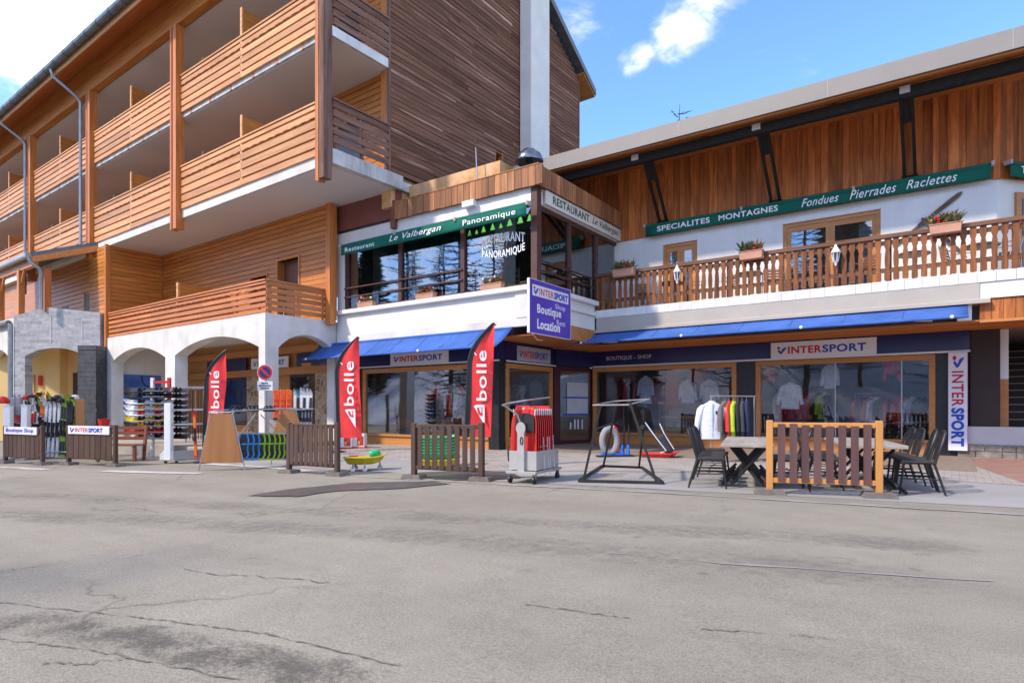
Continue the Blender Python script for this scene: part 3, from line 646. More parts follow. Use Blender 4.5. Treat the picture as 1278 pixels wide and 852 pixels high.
rail_y(hotel, 0.14, 2.2, XR + 0.04, Z3t, 12.98, M_grey, 5)
# back walls of the balconies with boards where they show
bw_ = wall_open('X', 2.3, 2.45, XL, 3.0, Z2t, ZB + 0.1, []).build('balcony_back_wall', M_timH, hotel)
siding_x(bw_, -4.0, 2.95, 2.265, Z2t + 0.02, Z3b, M_timH, 0.19)
siding_x(bw_, -4.0, 2.95, 2.265, Z3t + 0.02, ZB, M_timH, 0.19)
for x in (-1.4, 1.2, -8, -11, -16):
    for zz in (Z2t, Z3t): B('balcony_door', pmat('door_glass_dark', (0.03, 0.025, 0.025), 0.15), bw_, x - 0.6, x + 0.6, 2.235, 2.262, zz + 0.02, zz + 2.15)
# partitions between the balconies
for i, (a, b_) in enumerate(bays):
    for zz, zt in ((Z2t, 10.45), (Z3t, 13.85)):
        for xx, yy0 in (((a + b_) / 2 - 0.02, 0.06), (a + 0.12, 0.75)):
            d = MB().prism([(xx, yy0, zz), (xx, 2.25, zz), (xx, 2.25, zt), (xx, yy0, zt)], (0.05, 0, 0)).build('partition', M_timY, hotel)
            MB().box(xx - 0.03, xx + 0.08, yy0 - 0.05, yy0 - 0.002, zz, zt + 0.04).build('edge_post', M_slat, d)
d = MB().prism([(-6.15, 0.35, 4.1), (-6.15, 2.2, 4.1), (-6.15, 2.2, 5.75), (-6.15, 0.35, 5.75)], (0.05, 0, 0)).build('partition', M_timY, hotel)
MB().box(-6.19, -6.07, 0.27, 0.348, 4.1, 5.8).build('edge_post', M_slat, d)
# ---- eave, roof
B('eave_beam', M_timH, hotel, XL, 2.58, -0.10, 0.16, ZB + 0.055, ZB + 0.62)
EY, EZ, PIT = -1.05, 15.55, 0.62
RY_, = (6.7,)
def rz_(y): return EZ + PIT * (y - EY) if y <= RY_ else EZ + PIT * (RY_ - EY) - PIT * (y - RY_)
BE = 2 * RY_ - EY
sec = [(EY, EZ - 0.02), (EY, EZ + 0.18), (RY_, rz_(RY_) + 0.2), (BE, EZ + 0.18), (BE, EZ - 0.02), (RY_, rz_(RY_) - 0.02)]
roof = MB().prism([(XL, y, zz) for y, zz in sec], (XR + 0.35 - XL, 0, 0)).build('roof', M_gutter, hotel)
MB().prism([(XL, EY + 0.03, EZ - 0.12), (XL, EY + 0.03, EZ - 0.03), (XL, 0.3, rz_(0.3) - 0.05), (XL, 0.3, rz_(0.3) - 0.14)], (XR + 0.3 - XL, 0, 0)).build('soffit', M_soff, roof)
B('frieze', M_timH, hotel, XL, 2.58, -0.02, 0.12, ZB + 0.622, rz_(0) - 0.13)
MB().prism([(XL, BE - 0.03, EZ - 0.12), (XL, BE - 0.03, EZ - 0.03), (XL, 13.4, rz_(13.4) - 0.05), (XL, 13.4, rz_(13.4) - 0.14)], (XR + 0.33 - XL, 0, 0)).build('soffit', M_timH, roof)
MB().box(XL, XR + 0.3, EY - 0.05, EY - 0.01, EZ - 0.28, EZ + 0.05).build('fascia_board', M_slat, roof)
MB().box(XR + 0.352, XR + 0.38, EY, EY + 0.02, EZ, EZ + 0.1).build('verge_cap', M_gutter, roof)
MB().prism([(XR + 0.352, y, zz) for y, zz in ((EY, EZ - 0.05), (EY, EZ + 0.22), (RY_, rz_(RY_) + 0.24), (BE, EZ + 0.22), (BE, EZ - 0.05), (RY_, rz_(RY_) - 0.06))], (0.03, 0, 0)).build('verge_trim', pmat('grey_verge', (0.16, 0.15, 0.15), 0.6), roof)
gm = MB(); gp = [(EY - 0.06 - 0.13 * math.sin(a_), EZ + 0.02 + 0.0 - 0.13 * math.cos(a_)) for a_ in [math.pi * k / 8 * 1.0 for k in range(-4, 5)]]
gm.tube([(XL, EY - 0.20, EZ + 0.02), (XR + 0.3, EY - 0.20, EZ + 0.02)], 0.145, 12).build('gutter', M_gutter, roof)
x = XL + 1
while x < XR:
    MB().tube([(x - 0.02, EY - 0.20, EZ + 0.02), (x + 0.02, EY - 0.20, EZ + 0.02)], 0.152, 12).build('gutter_bracket', M_dark, roof); x += 1.1
def pipe(pts, r, name='downpipe', mat=None):
    o = MB().tube(pts, r, 10).build(name, mat or M_zinc, hotel, smooth=True); return o
for (xq, zend) in ((-13.75, 8.0), (-20.9, 6.9)):
    pipe([(xq - 0.15, EY - 0.2, EZ - 0.1), (xq - 0.15, EY - 0.15, EZ - 0.35), (xq, -0.35, EZ - 0.95), (xq, -0.22, EZ - 1.15), (xq, -0.22, zend)], 0.062)
# ---- gable with single weathered planks
GX = 3.02
gb = MB().prism([(GX - 0.3, 2.3, 8.42), (GX - 0.3, 13.5, 8.42), (GX - 0.3, 13.5, rz_(13.5) - 0.05), (GX - 0.3, RY_, rz_(RY_) - 0.05), (GX - 0.3, 2.3, rz_(2.3) - 0.05)], (0.1, 0, 0)).build('gable_wall', M_gable, hotel)
gw = [(10.30, 11.15, 13.05, 14.10), (7.46, 7.86, 9.2, 10.72)]
z = 8.38; rowh = 0.152
while z < 20.4:
    yl = 2.25; yr = 13.5
    yl2 = max(yl, EY + (z + rowh + 0.08 - EZ) / PIT); yr2 = min(yr, 2 * RY_ - (EY + (z + rowh + 0.08 - EZ) / PIT))
    segs = [(yl2, yr2)] if yr2 - yl2 > 0.2 else []
    for (a, b_, c, d) in gw:
        if z + rowh > c and z < d: segs = [q for (p, r_) in segs for q in ((p, min(r_, a)), (max(p, b_), r_)) if q[1] - q[0] > 0.05]
    for (p, r_) in segs:
        cuts = [p]; 
        while r_ - cuts[-1] > 5.2: cuts.append(cuts[-1] + U(2.2, 4.6))
        cuts.append(r_)
        for a, b_ in zip(cuts, cuts[1:]):
            th = U(0.0, 0.012)
            MB().prism([(GX, a + 0.002, z + 0.008), (GX + 0.030 + th, a + 0.002, z + 0.004), (GX + 0.016 + th, a + 0.002, z + rowh), (GX, a + 0.002, z + rowh)], (0, b_ - a - 0.004, 0)).build('plank', M_gable, gb)
    z += rowh
MB().box(GX - 0.02, GX + 0.075, 2.17, 2.248, 8.3, 17.6).build('corner_board', M_greyZ, gb)
MB().box(GX - 0.3, GX - 0.005, 2.18, 2.3, 8.42, 17.4).build('corner_return', M_timZ, gb)
MB().box(GX - 0.02, GX + 0.05, 13.502, 13.57, 8.38, 15.9).build('corner_board', M_gable, gb)
for (a, b_, c, d) in gw:
    f_ = MB().box(GX - 0.22, GX + 0.045, a - 0.03, a, c, d).box(GX - 0.22, GX + 0.045, b_, b_ + 0.03, c, d).box(GX - 0.22, GX + 0.045, a, b_, d, d + 0.03).box(GX - 0.22, GX + 0.045, a, b_, c - 0.03, c)
    fo = f_.build('window', M_timZ, gb); B('pane', M_glassR, fo, GX - 0.2, GX - 0.19, a, b_, c, d)
ch = MB().box(3.08, 3.62, 8.95, 10.25, 7.6, 23).build('chimney', pmat('cream_chimney', (0.72, 0.665, 0.58), 0.9, var=0.08, scale=1.2, detail=9), hotel, bevel=0.02)
# lower body of the gable: closes the building above and behind the restaurant roof
B('lower_gable_wall', M_orangew, hotel, 2.45, 2.88, 2.46, 13.4, 7.4, 8.41)
# ---- far-left corner: angled stone entrance, porch above it
A_ = L.Y(134, 470, 0.0); A_.z = 0
ev = Vector((CC, SS, 0)); cth, sth = L.c, L.s
ev = Vector((ev.x * cth + ev.y * sth, -ev.x * sth + ev.y * cth, 0))      # camera's right, in the hotel's frame
nv = Vector((-ev.y, ev.x, 0))                                            # away from the viewer
depth = 25.9; mpp_ = depth / FPX
def EP(px, py, back=0.0):          # a point on the angled entrance wall
    return A_ + ev * ((px - 134) * mpp_) + nv * back + Vector((0, 0, CAMH + (HY - py) * mpp_))
def EB(px, py, back):      # the same, but seen at that pixel on a plane further back
    k = (depth + back) / depth; return EP(CX + (px - CX) * k, HY + (py - HY) * k, back)
P0 = EP(18, HY); P0.z = 0
u = lambda px: (px - 18) * mpp_
zz_ = lambda py: CAMH + (HY - py) * mpp_
def stonepanel():
    m = bpy.data.materials.new('grey_split_stone'); m.use_nodes = True; t = m.node_tree; b = t.nodes['Principled BSDF']; b.inputs['Roughness'].default_value = 0.9
    tcx = N(t, 'ShaderNodeTexCoord'); sp = N(t, 'ShaderNodeSeparateXYZ'); LK(t, tcx.outputs['Object'], sp.inputs[0]); cb = N(t, 'ShaderNodeCombineXYZ')
    aa = N(t, 'ShaderNodeMath', operation='ADD'); LK(t, sp.outputs[0], aa.inputs[0]); LK(t, sp.outputs[1], aa.inputs[1]); LK(t, aa.outputs[0], cb.inputs[0]); LK(t, sp.outputs[2], cb.inputs[1])
    br = N(t, 'ShaderNodeTexBrick', i_Scale=1.0); LK(t, cb.outputs[0], br.inputs['Vector']); br.offset_frequency = 3; br.squash = 1.7; br.squash_frequency = 2
    br.inputs['Color1'].default_value = (0.30, 0.275, 0.275, 1); br.inputs['Color2'].default_value = (0.46, 0.435, 0.44, 1); br.inputs['Mortar'].default_value = (0.40, 0.375, 0.375, 1)
    br.inputs['Mortar Size'].default_value = 0.012; br.inputs['Brick Width'].default_value = 0.42; br.inputs['Row Height'].default_value = 0.13; br.inputs['Bias'].default_value = 0.1
    nz = N(t, 'ShaderNodeTexNoise', i_Scale=5.0, i_Detail=8.0); LK(t, tcx.outputs['Object'], nz.inputs['Vector'])
    x = N(t, 'ShaderNodeMix', data_type='RGBA', blend_type='OVERLAY'); x.inputs['Factor'].default_value = 0.45; LK(t, br.outputs[0], x.inputs['A']); LK(t, nz.outputs['Color'], x.inputs['B'])
    hs = N(t, 'ShaderNodeHueSaturation'); hs.inputs['Saturation'].default_value = 0.35; LK(t, x.outputs['Result'], hs.inputs['Color']); LK(t, hs.outputs[0], b.inputs['Base Color'])
    bp = N(t, 'ShaderNodeBump', i_Strength=0.6, i_Distance=0.03); LK(t, nz.outputs['Fac'], bp.inputs['Height']); LK(t, bp.outputs[0], b.inputs['Normal']); return m
M_split = stonepanel()
# gabled top, arched opening: built as a polygon
pts = [(0, -0.5), (u(32), -0.5), (u(32), zz_(445))]
for k in range(1, 18):
    t_ = k / 18; uu = u(32) + (u(107) - u(32)) * t_; hw = (u(107) - u(32)) / 2; hh = zz_(434.5) - zz_(445); rr = (hw * hw + hh * hh) / (2 * hh)
    pts.append((uu, zz_(434.5) - rr + math.sqrt(rr * rr - (uu - u(69.5)) ** 2)))
pts += [(u(107), zz_(445)), (u(107), -0.5), (u(125), -0.5), (u(125), zz_(391)), (u(57), zz_(384)), (0, zz_(395.5))]
ent = MB().prism([P0 + ev * a + Vector((0, 0, b_)) for a, b_ in pts], nv * 0.4).build('stone_entrance', M_split, hotel)
for px in (64, 103):
    MB().obox(EP(px, 412, -0.008), ev * 0.012, nv * 0.006, (0, 0, 0.55 if px == 64 else 0.4)).build('panel_joint', M_arc, ent)
# dark slate pier in front of the joint with the arcade, block by block
pier = MB().obox(EP(122.5, 470, -0.35) * 1.0 - Vector((0, 0, 0)), ev * 0.35, nv * 0.30, (0, 0, 0.01)).build('slate_pier', pmat('dark_slate', (0.075, 0.078, 0.085), 0.75, var=0.3, scale=5, bump=0.5), hotel)
zt = PLZ - 0.35
while zt < zz_(437):
    MB().obox(Vector((EP(122.5, 0, -0.35).x, EP(122.5, 0, -0.35).y, zt + 0.09)), ev * (0.37 + U(-0.012, 0.012)), nv * (0.33 + U(-0.012, 0.012)), (0, 0, 0.088)).build('block', pmat('dark_slate', (0, 0, 0)), pier); zt += 0.18
# yellow lobby behind the arch
q0, q1 = EB(0, HY, 2.6), EB(134, HY, 2.6)
MB().obox((q0 + q1) / 2 + Vector((0, 0, 1.0)), (q1 - q0) / 2 + ev * 1.2, nv * 0.1, (0, 0, 3.0)).build('lobby_wall', M_ochre, hotel)
MB().obox(EB(71, 470, 2.25), ev * 0.32, nv * 0.24, (0, 0, 2.6)).build('lobby_pillar', M_ochre, hotel)
MB().obox(EB(100, 505, 2.46), ev * 0.30, nv * 0.03, (0, 0, 1.45)).build('lobby_door', pmat('lobby_door_brown', (0.09, 0.045, 0.02), 0.5), hotel)
MB().obox(EB(37, 510, 2.46), ev * 0.25, nv * 0.03, (0, 0, 1.55)).build('lobby_recess', pmat('lobby_side_door', (0.50, 0.33, 0.12), 0.8), hotel)
MB().obox(EB(51, 475, 2.44), ev * 0.07, nv * 0.05, (0, 0, 0.22)).build('fire_extinguisher_box', M_redpl, hotel)
MB().obox(EP(66, 425, 1.4), ev * 2.2, nv * 1.0, (0, 0, 0.06)).build('lobby_ceiling', M_ochre, hotel)
# white arch wing further left
wing0 = EP(18, HY, 0.05); wing0.z = 0
MB().prism([wing0 + Vector((-a, 0, b_)) for a, b_ in [(0.0, -0.5), (0.25, -0.5), (0.25, 3.1)] + [(0.25 + 4.0 * k / 12, 3.1 + 0.65 * math.sin(math.pi * k / 12)) for k in range(1, 12)] + [(4.25, 3.1), (4.25, -0.5), (6, -0.5), (6, 4.95), (0, 4.95)]], (0, 0.4, 0)).build('white_wing', M_arc, hotel)
B('wing_back_wall', M_ochre, hotel, wing0.x - 8, wing0.x + 0.5, wing0.y + 2.5, wing0.y + 2.6, -0.3, 4.9)
B('wing_door', pmat('lobby_door_brown', (0, 0, 0)), hotel, wing0.x - 1.9, wing0.x - 1.0, wing0.y + 2.42, wing0.y + 2.498, -0.2, 2.6)
MB().tube([wing0 + Vector((-5, -0.12, 4.75)), wing0 + Vector((-0.3, -0.12, 4.75))], 0.11, 10).build('gutter', M_gutter, hotel)
MB().tube([wing0 + Vector((-0.08, -0.12, -0.3)), wing0 + Vector((-0.08, -0.12, 4.7))], 0.09, 10).build('downpipe', M_zinc, hotel)
far = B('far_wing_wall', M_arc, hotel, -46, wing0.x - 6.002, wing0.y, wing0.y + 0.4, -0.5, 4.95)
for k in range(5): B('far_window', pmat('lobby_door_brown', (0, 0, 0)), far, wing0.x - 8.5 - 4 * k, wing0.x - 7.2 - 4 * k, wing0.y - 0.03, wing0.y - 0.002, 0.6, 2.6)
# porch over the entrance
def DP(px, py, dep):               # point at a given distance ahead of the viewer, hotel frame
    a = (px - CX) / FPX; r = a * dep
    X_, Y_ = CC * r - SS * dep, SS * r + CC * dep
    dx, dy = X_ + 17.0, Y_ - 11.0
    return Vector((dx * cth + dy * sth, -dx * sth + dy * cth, CAMH + (HY - py) * dep / FPX))
p1, p2 = DP(122, 306, 26.4), DP(38, 320, 25.2)
g0, g1 = DP(37, 322, 25.2), None
lft = Vector((-1, 0, 0))
pr = MB(); wv_ = lft * 9
pr.prism([p2, p1, p1 + Vector((0, 0, 0.16)), p2 + Vector((0, 0, 0.16))], wv_).build('porch_roof', M_gutter, hotel)
MB().beam(p2 + Vector((0.05, 0, -0.14)), p1 + Vector((0.05, 0, -0.14)), 0.08, 0.24).build('porch_verge', M_timH, hotel)
MB().beam(p2 + Vector((0.1, 0.15, -0.22)), p2 + wv_ + Vector((0, 0.15, -0.22)), 0.18, 0.3).build('porch_beam', M_timH, hotel)
MB().tube([p2 + Vector((0.1, -0.1, 0.02)), p2 + wv_ + Vector((0, -0.1, 0.02))], 0.11, 10).build('gutter', M_zinc, hotel)
pp = EP(57, 384, 0.1)
tp = p2.z - 0.3
def porch_post(c, zb, zt_):
    o = MB().obox(Vector((c.x, c.y, (zb + zt_) / 2)), (0.11, 0, 0), (0, 0.11, 0), (0, 0, (zt_ - zb) / 2)).build('porch_post', M_timZ, hotel)
    for s_ in (-1, 1): MB().beam(Vector((c.x, c.y, zt_ - 0.75)), Vector((c.x + 0.5 * s_, c.y, zt_ - 0.02)), 0.08, 0.09).build('knee_brace', M_timZ, o)
MB().obox(Vector((pp.x, pp.y, 6.1)), (0.12, 0, 0), (0, 0.12, 0), (0, 0, 0.9)).build('porch_post', M_timZ, hotel)
for k in (1, 2, 3):
    c = p2 + lft * (0.4 + 2.7 * (k - 0.55)) + Vector((0, 0.12, 0)); porch_post(c, 4.95, p2.z - 0.32)
MB().prism([EP(134, HY, 0.3) * 1.0 + Vector((0, 0, 3.2)), EP(18, HY, 0.3) + Vector((0, 0, 3.2)), EP(18, HY, 2.5) + Vector((-6, 0, 3.2)), EP(134, HY, 2.5) + Vector((0, 0, 3.2))], (0, 0, 0.12)).build('porch_floor', M_conc, hotel)
pw = B('porch_back_wall', M_timH, hotel, -46, -12.05, 0.35, 0.5, 4.2, 7.95)
siding_x(pw, -20, -13.45, 0.31, 4.4, 7.9, M_timH, 0.2, [(-14.9, -14.0, 4.2, 6.3), (-17.6, -16.7, 4.2, 6.0)])
B('porch_door', wood('dark_reveal', (0, 0, 0), (0, 0, 0), 'Z'), pw, -14.9, -14.0, 0.33, 0.348, 4.4, 6.3)
B('porch_door', wood('dark_reveal', (0, 0, 0), (0, 0, 0), 'Z'), pw, -17.6, -16.7, 0.33, 0.348, 4.4, 6.0)
dp0 = DP(33, 315, 25.1)
MB().tube([dp0, DP(37, 326, 25.1), DP(49, 335, 25.3), DP(51.5, 340, 25.4), DP(51.5, 386, 25.4)], 0.07, 10).build('downpipe', M_zinc, hotel, smooth=True)
# ================================================================== CHALET (restaurant above, ski shop below)
chalet = thing('chalet_building', 'wood-clad chalet with white balcony floor, glazed restaurant bay and ski shop below', 'chalet', (0, 0, 0))
YS, YW, YBAL, YR, XR_, YL = 18.85, 18.5, 16.9, 13.6, -8.89, 14.2
# ---- upper right wall
ops = [(-7.36, -6.27, 4.15, 6.28), (-3.85, -1.49, 4.15, 6.33)]
wl = wall_open('X', YW, YW + 0.3, XR_ - 1.8, 0.87, 3.98, 6.62, ops).build('upper_wall', M_white, chalet)
cdir = Vector((0.683, 0.73, 0)).normalized(); cn = Vector((cdir.y, -cdir.x, 0))
c0 = Vector((0.87, YW, 0))
MB().obox(c0 + cdir * 5 - cn * 0.15 + Vector((0, 0, 5.3)), cdir * 5, cn * 0.148, (0, 0, 1.32)).build('chamfer_wall', M_white, chalet)
def glazed_door(a, b_, z0, z1, leaves):
    f_ = MB().box(a, b_, YW + 0.06, YW + 0.16, z1 - 0.10, z1).box(a, a + 0.09, YW + 0.06, YW + 0.16, z0, z1 - 0.10).box(b_ - 0.09, b_, YW + 0.06, YW + 0.16, z0, z1 - 0.10)
    fo = f_.build('door', M_frame, chalet)
    wl_ = (b_ - a - 0.18) / leaves
    for k in range(leaves):
        x0 = a + 0.09 + k * wl_; x1 = x0 + wl_
        MB().box(x0 + 0.002, x0 + 0.11, YW + 0.085, YW + 0.14, z0 + 0.02, z1 - 0.102).box(x1 - 0.11, x1 - 0.002, YW + 0.085, YW + 0.14, z0 + 0.02, z1 - 0.102).box(x0 + 0.11, x1 - 0.11, YW + 0.085, YW + 0.14, z1 - 0.24, z1 - 0.102).box(x0 + 0.11, x1 - 0.11, YW + 0.085, YW + 0.14, z0 + 0.02, z0 + 0.3).build('leaf', M_frame, fo)
        B('pane', M_glassR, fo, x0 + 0.11, x1 - 0.11, YW + 0.10, YW + 0.108, z0 + 0.3, z1 - 0.24)
        cm = MB(); xx = x0 + 0.12 if k == 0 else x1 - 0.42
        for j in range(10): cm.box(xx + j * 0.03, xx + j * 0.03 + 0.018, YW + 0.2 + (j % 2) * 0.02, YW + 0.21 + (j % 2) * 0.02, z0 + 0.05, z1 - 0.15)
        cm.build('curtain', M_paintw, fo)
    B('room_back', M_dim, fo, a - 0.3, b_ + 0.3, YW + 1.6, YW + 1.65, z0, z1 + 0.2)
glazed_door(-7.36, -6.27, 4.15, 6.28, 2)
glazed_door(-3.85, -1.49, 4.15, 6.33, 2)
# window in the chamfered wall
wp = c0 + cdir * 1.25 + cn * 0.02
fo = MB().obox(wp + Vector((0, 0, 5.35)), cdir * 0.75, cn * 0.04, (0, 0, 0.95)).build('window', M_frame, chalet)
MB().obox(wp + cdir * -0.33 + cn * 0.045 + Vector((0, 0, 5.35)), cdir * 0.26, cn * 0.006, (0, 0, 0.8)).build('pane', pmat('window_dark_glass', (0.03, 0.04, 0.05), 0.08, spec=0.9), fo)
MB().obox(wp + cdir * 0.33 + cn * 0.045 + Vector((0, 0, 5.35)), cdir * 0.26, cn * 0.006, (0, 0, 0.8)).build('pane', pmat('window_dark_glass', (0, 0, 0)), fo)
# ---- vertical cladding, board by board
cb_ = wall_open('X', YW + 0.02, YW + 0.25, XR_ - 3.0, 0.85, 6.625, 9.0, []).build('cladding', M_clad, chalet)
x = XR_ - 2.2
while x < 0.84:
    w_ = random.choice((0.13, 0.17, 0.2, 0.24)); w_ = min(w_, 0.86 - x)
    MB().box(x + 0.004, x + w_ - 0.004, YW - U(0.012, 0.032), YW + 0.018, 6.60, 8.98).build('board', M_clad, cb_); x += w_
s_ = 0.0
for k in range(10):
    top_ = 8.80 + 0.218 * (YW + cdir.y * k - 16.0) - 0.42
    MB().obox(c0 + cdir * (0.55 + k) - cn * 0.12 + Vector((0, 0, (6.63 + top_) / 2)), cdir * 0.5, cn * 0.08, (0, 0, (top_ - 6.63) / 2)).build('chamfer_backing', M_clad, chalet)
while s_ < 6.5:
    w_ = random.choice((0.15, 0.19, 0.24)); q = c0 + cdir * (s_ + w_ / 2) + cn * (0.01 + U(0, 0.015))
    MB().obox(q + Vector((0, 0, 7.79)), cdir * (w_ / 2 - 0.004), cn * 0.02, (0, 0, 1.19)).build('board', M_clad, cb_); s_ += w_
MB().box(0.80, 0.93, YW - 0.05, YW + 0.1, 6.58, 9.0).build('corner_board', M_clad, cb_)
# ---- roof, eaves beam, struts
RF = 16.0
rf = MB().prism([(-12.4, RF, 8.42), (-12.4, RF, 8.80), (-12.4, 27, 11.2), (-12.4, 27, 10.8), (-12.4, RF + 0.3, 8.46)], (24, 0, 0)).build('roof', M_gutter, chalet)
MB().box(-12.42, 11.6, RF - 0.05, RF - 0.003, 8.40, 8.815).build('fascia', M_beige, rf)
for xx in (-9.6, -5.9, -2.35, 1.0, 4.3): MB().box(xx, xx + 0.012, RF - 0.056, RF - 0.052, 8.40, 8.815).build('fascia_joint', M_beige2, rf)
MB().prism([(-12.3, RF + 0.02, 8.36), (-12.3, RF + 0.02, 8.40), (-12.3, YW + 0.3, 8.94), (-12.3, YW + 0.3, 8.90)], (23.5, 0, 0)).build('soffit', M_soff, rf)
MB().box(-12.3, 11.4, RF + 0.32, RF + 0.50, 8.12, 8.36).build('eaves_beam', M_beam, rf)
for (xt, xb) in ((-6.98, -7.31), (-3.89, -4.02), (-0.83, -0.85)):
    q = Vector((xt, RF + 0.42, 8.2)); e_ = Vector((xb, YW - 0.06, 6.95))
    so_ = MB().beam(q + Vector((-0.11, 0, 0)), e_ + Vector((-0.11, 0, 0)), 0.07, 0.10).build('strut', M_beam, rf)
    MB().beam(q + Vector((0.11, 0, 0)), e_ + Vector((0.11, 0, 0)), 0.07, 0.10).build('strut_side', M_beam, so_)
    MB().box(xb - 0.17, xb + 0.17, YW - 0.16, YW - 0.035, 6.85, 7.0).build('strut_foot', M_beam, so_)
    m = MB().beam(q.lerp(e_, 0.30) + Vector((0, 0, 0)), q.lerp(e_, 0.02), 0.14, 0.06); m.build('strut_block', M_beam, so_)
    MB().box(xb - 0.1, xb + 0.1, RF + 0.28, RF + 0.318, 8.2, 8.36).build('bolt_plate', M_beige2, so_)
# mushroom flue on the roof edge
fl = R.Y(660.5, 202, 14.6); fk = 0.94
MB().lathe([(0.10, 7.1), (0.10, fl.z + 0.1)], (fl.x, fl.y, 0), 12).build('flue_pipe', M_dark, chalet)
MB().lathe([(0.40, fl.z - 0.02), (0.41, fl.z + 0.02), (0.34, fl.z + 0.2), (0.2, fl.z + 0.30), (0.16, fl.z + 0.34), (0.0, fl.z + 0.35)], (fl.x, fl.y, 0), 20).build('flue_cowl', pmat('shiny_steel', (0.20, 0.21, 0.23), 0.25, 0.9, var=0.3), chalet, smooth=True)
# ---- balcony
bal = B('balcony_slab', M_conc, chalet, XR_ + 0.01, 11, YBAL + 0.02, YW - 0.01, 3.98, 4.14)
x = XR_ + 0.02
M_nose = pmat('white_stone_nose', (0.66, 0.645, 0.61), 0.8, var=0.12, scale=2, detail=9, objrand=0.06)
while x < 4.5:
    MB().box(x, x + 0.327, YBAL - 0.03, YBAL + 0.018, 3.93, 4.16).build('coping_stone', M_nose, bal); x += 0.333
br_ = MB().box(XR_ + 0.02, 11, YBAL - 0.03, YBAL + 0.09, 5.17, 5.26).build('balcony_rail', M_rail, chalet)
MB().box(XR_ + 0.02, 11, YBAL + 0.045, YBAL + 0.085, 5.02, 5.12).build('rail_beam', M_rail, br_)
MB().box(XR_ + 0.02, 11, YBAL + 0.045, YBAL + 0.085, 4.38, 4.48).build('rail_beam', M_rail, br_)
hb = 0.98; prof = [(0.048, 0), (0.06, 0.03), (0.06, 0.20), (0.036, 0.27), (0.05, 0.36), (0.056, 0.5), (0.05, 0.62), (0.036, 0.72), (0.06, 0.80), (0.06, 0.98)]
poly = [(a, 0, b_) for a, b_ in prof] + [(-a, 0, b_) for a, b_ in reversed(prof)]
me_b = MB().prism(poly, (0, 0.028, 0)).mesh('baluster', M_balu)
x = XR_ + 0.1
k = 0
while x < 4.2:
    inst('baluster', me_b, br_, (x, YBAL + 0.012, 4.185 + U(-0.01, 0.01)), (0, U(-0.012, 0.012), 0)); x += 0.18; k += 1
for xx in (-8.8, -4.9, -1.2, 1.1, 3.5): MB().box(xx - 0.05, xx + 0.05, YBAL + 0.09, YBAL + 0.16, 4.14, 5.168).build('rail_post', M_rail, br_)
ab = B('awning_box', M_beige2, chalet, XR_ + 0.06, 0.50, YBAL - 0.02, YBAL + 0.5, 3.56, 3.925)
MB().prism([(XR_ + 0.03, YBAL - 0.12, 3.47), (XR_ + 0.03, YBAL - 0.12, 3.54), (XR_ + 0.03, YBAL - 0.02, 3.58), (XR_ + 0.03, YBAL + 0.5, 3.555), (XR_ + 0.03, YBAL + 0.5, 3.47)], (9.54, 0, 0)).build('awning_box_lip', M_beige2, ab)
B('end_panel', M_white, chalet, 0.505, 11, YBAL + 0.0, YBAL + 0.2, 3.58, 3.925)
B('end_bracket', M_paintw, chalet, 0.1, 0.36, YBAL + 0.03, YBAL + 0.4, 3.13, 3.465)
pn = B('apron', M_clad, chalet, 0.5, 11, YBAL + 0.08, YBAL + 0.2, 3.14, 3.575)
x = 0.5
while x < 3.4:
    MB().box(x + 0.004, x + 0.2, YBAL + 0.045, YBAL + 0.078, 3.12, 3.572).build('board', M_clad, pn); x += 0.204
MB().box(0.5, 11, YBAL + 0.02, YBAL + 0.1, 3.06, 3.118).build('trim', M_frame, pn)
# soffit over the shop forecourt
B('soffit', M_soff, chalet, XR_ - 1.7, 11, YBAL + 0.1, YS + 0.3, 3.10, 3.13)
B('soffit', M_soff, chalet, -16.8, XR_ - 0.12, YR + 0.05, YS + 0.3, 3.132, 3.16)
for yy in (17.4, 17.9, 18.4): MB().box(XR_ - 1.0, 8, yy, yy + 0.06, 3.07, 3.098).build('soffit_batten', M_soff, chalet)
# floor zones between the storeys and the enclosing walls behind
B('floor_zone', M_dim, chalet, XR_ - 0.9, 11, YBAL + 0.56, YS + 5.3, 3.135, 3.975)
B('floor_zone', M_dim, chalet, -16.87 + 0.3, XR_ - 0.95, YR + 0.3, YS + 4.8, 3.165, 4.095)
B('rear_wall', M_dim, chalet, -19.5, 7, YS + 4.85, YS + 5.0, 0, 8.6) if False else None
B('shop_left_wall', M_dim, chalet, -18.7, -18.5, YL + 0.31, YS + 4.7, 0.0, 3.13)
B('shop_back_wall', M_dim, chalet, -18.5, -12.55, YS + 4.4, YS + 4.6, 0.02, 3.13)
B('window_head', M_blue, chalet, -16.3, -10.6, YL - 0.02, YL + 0.18, 2.502, 2.568)
B('window_head', M_blue, chalet, -10.66, -10.5, YL + 0.27, 17.0, 2.502, 2.568)
B('window_head', M_blue, chalet, -10.0, 0.3, YS - 0.02, YS + 0.25, 2.562, 2.608)
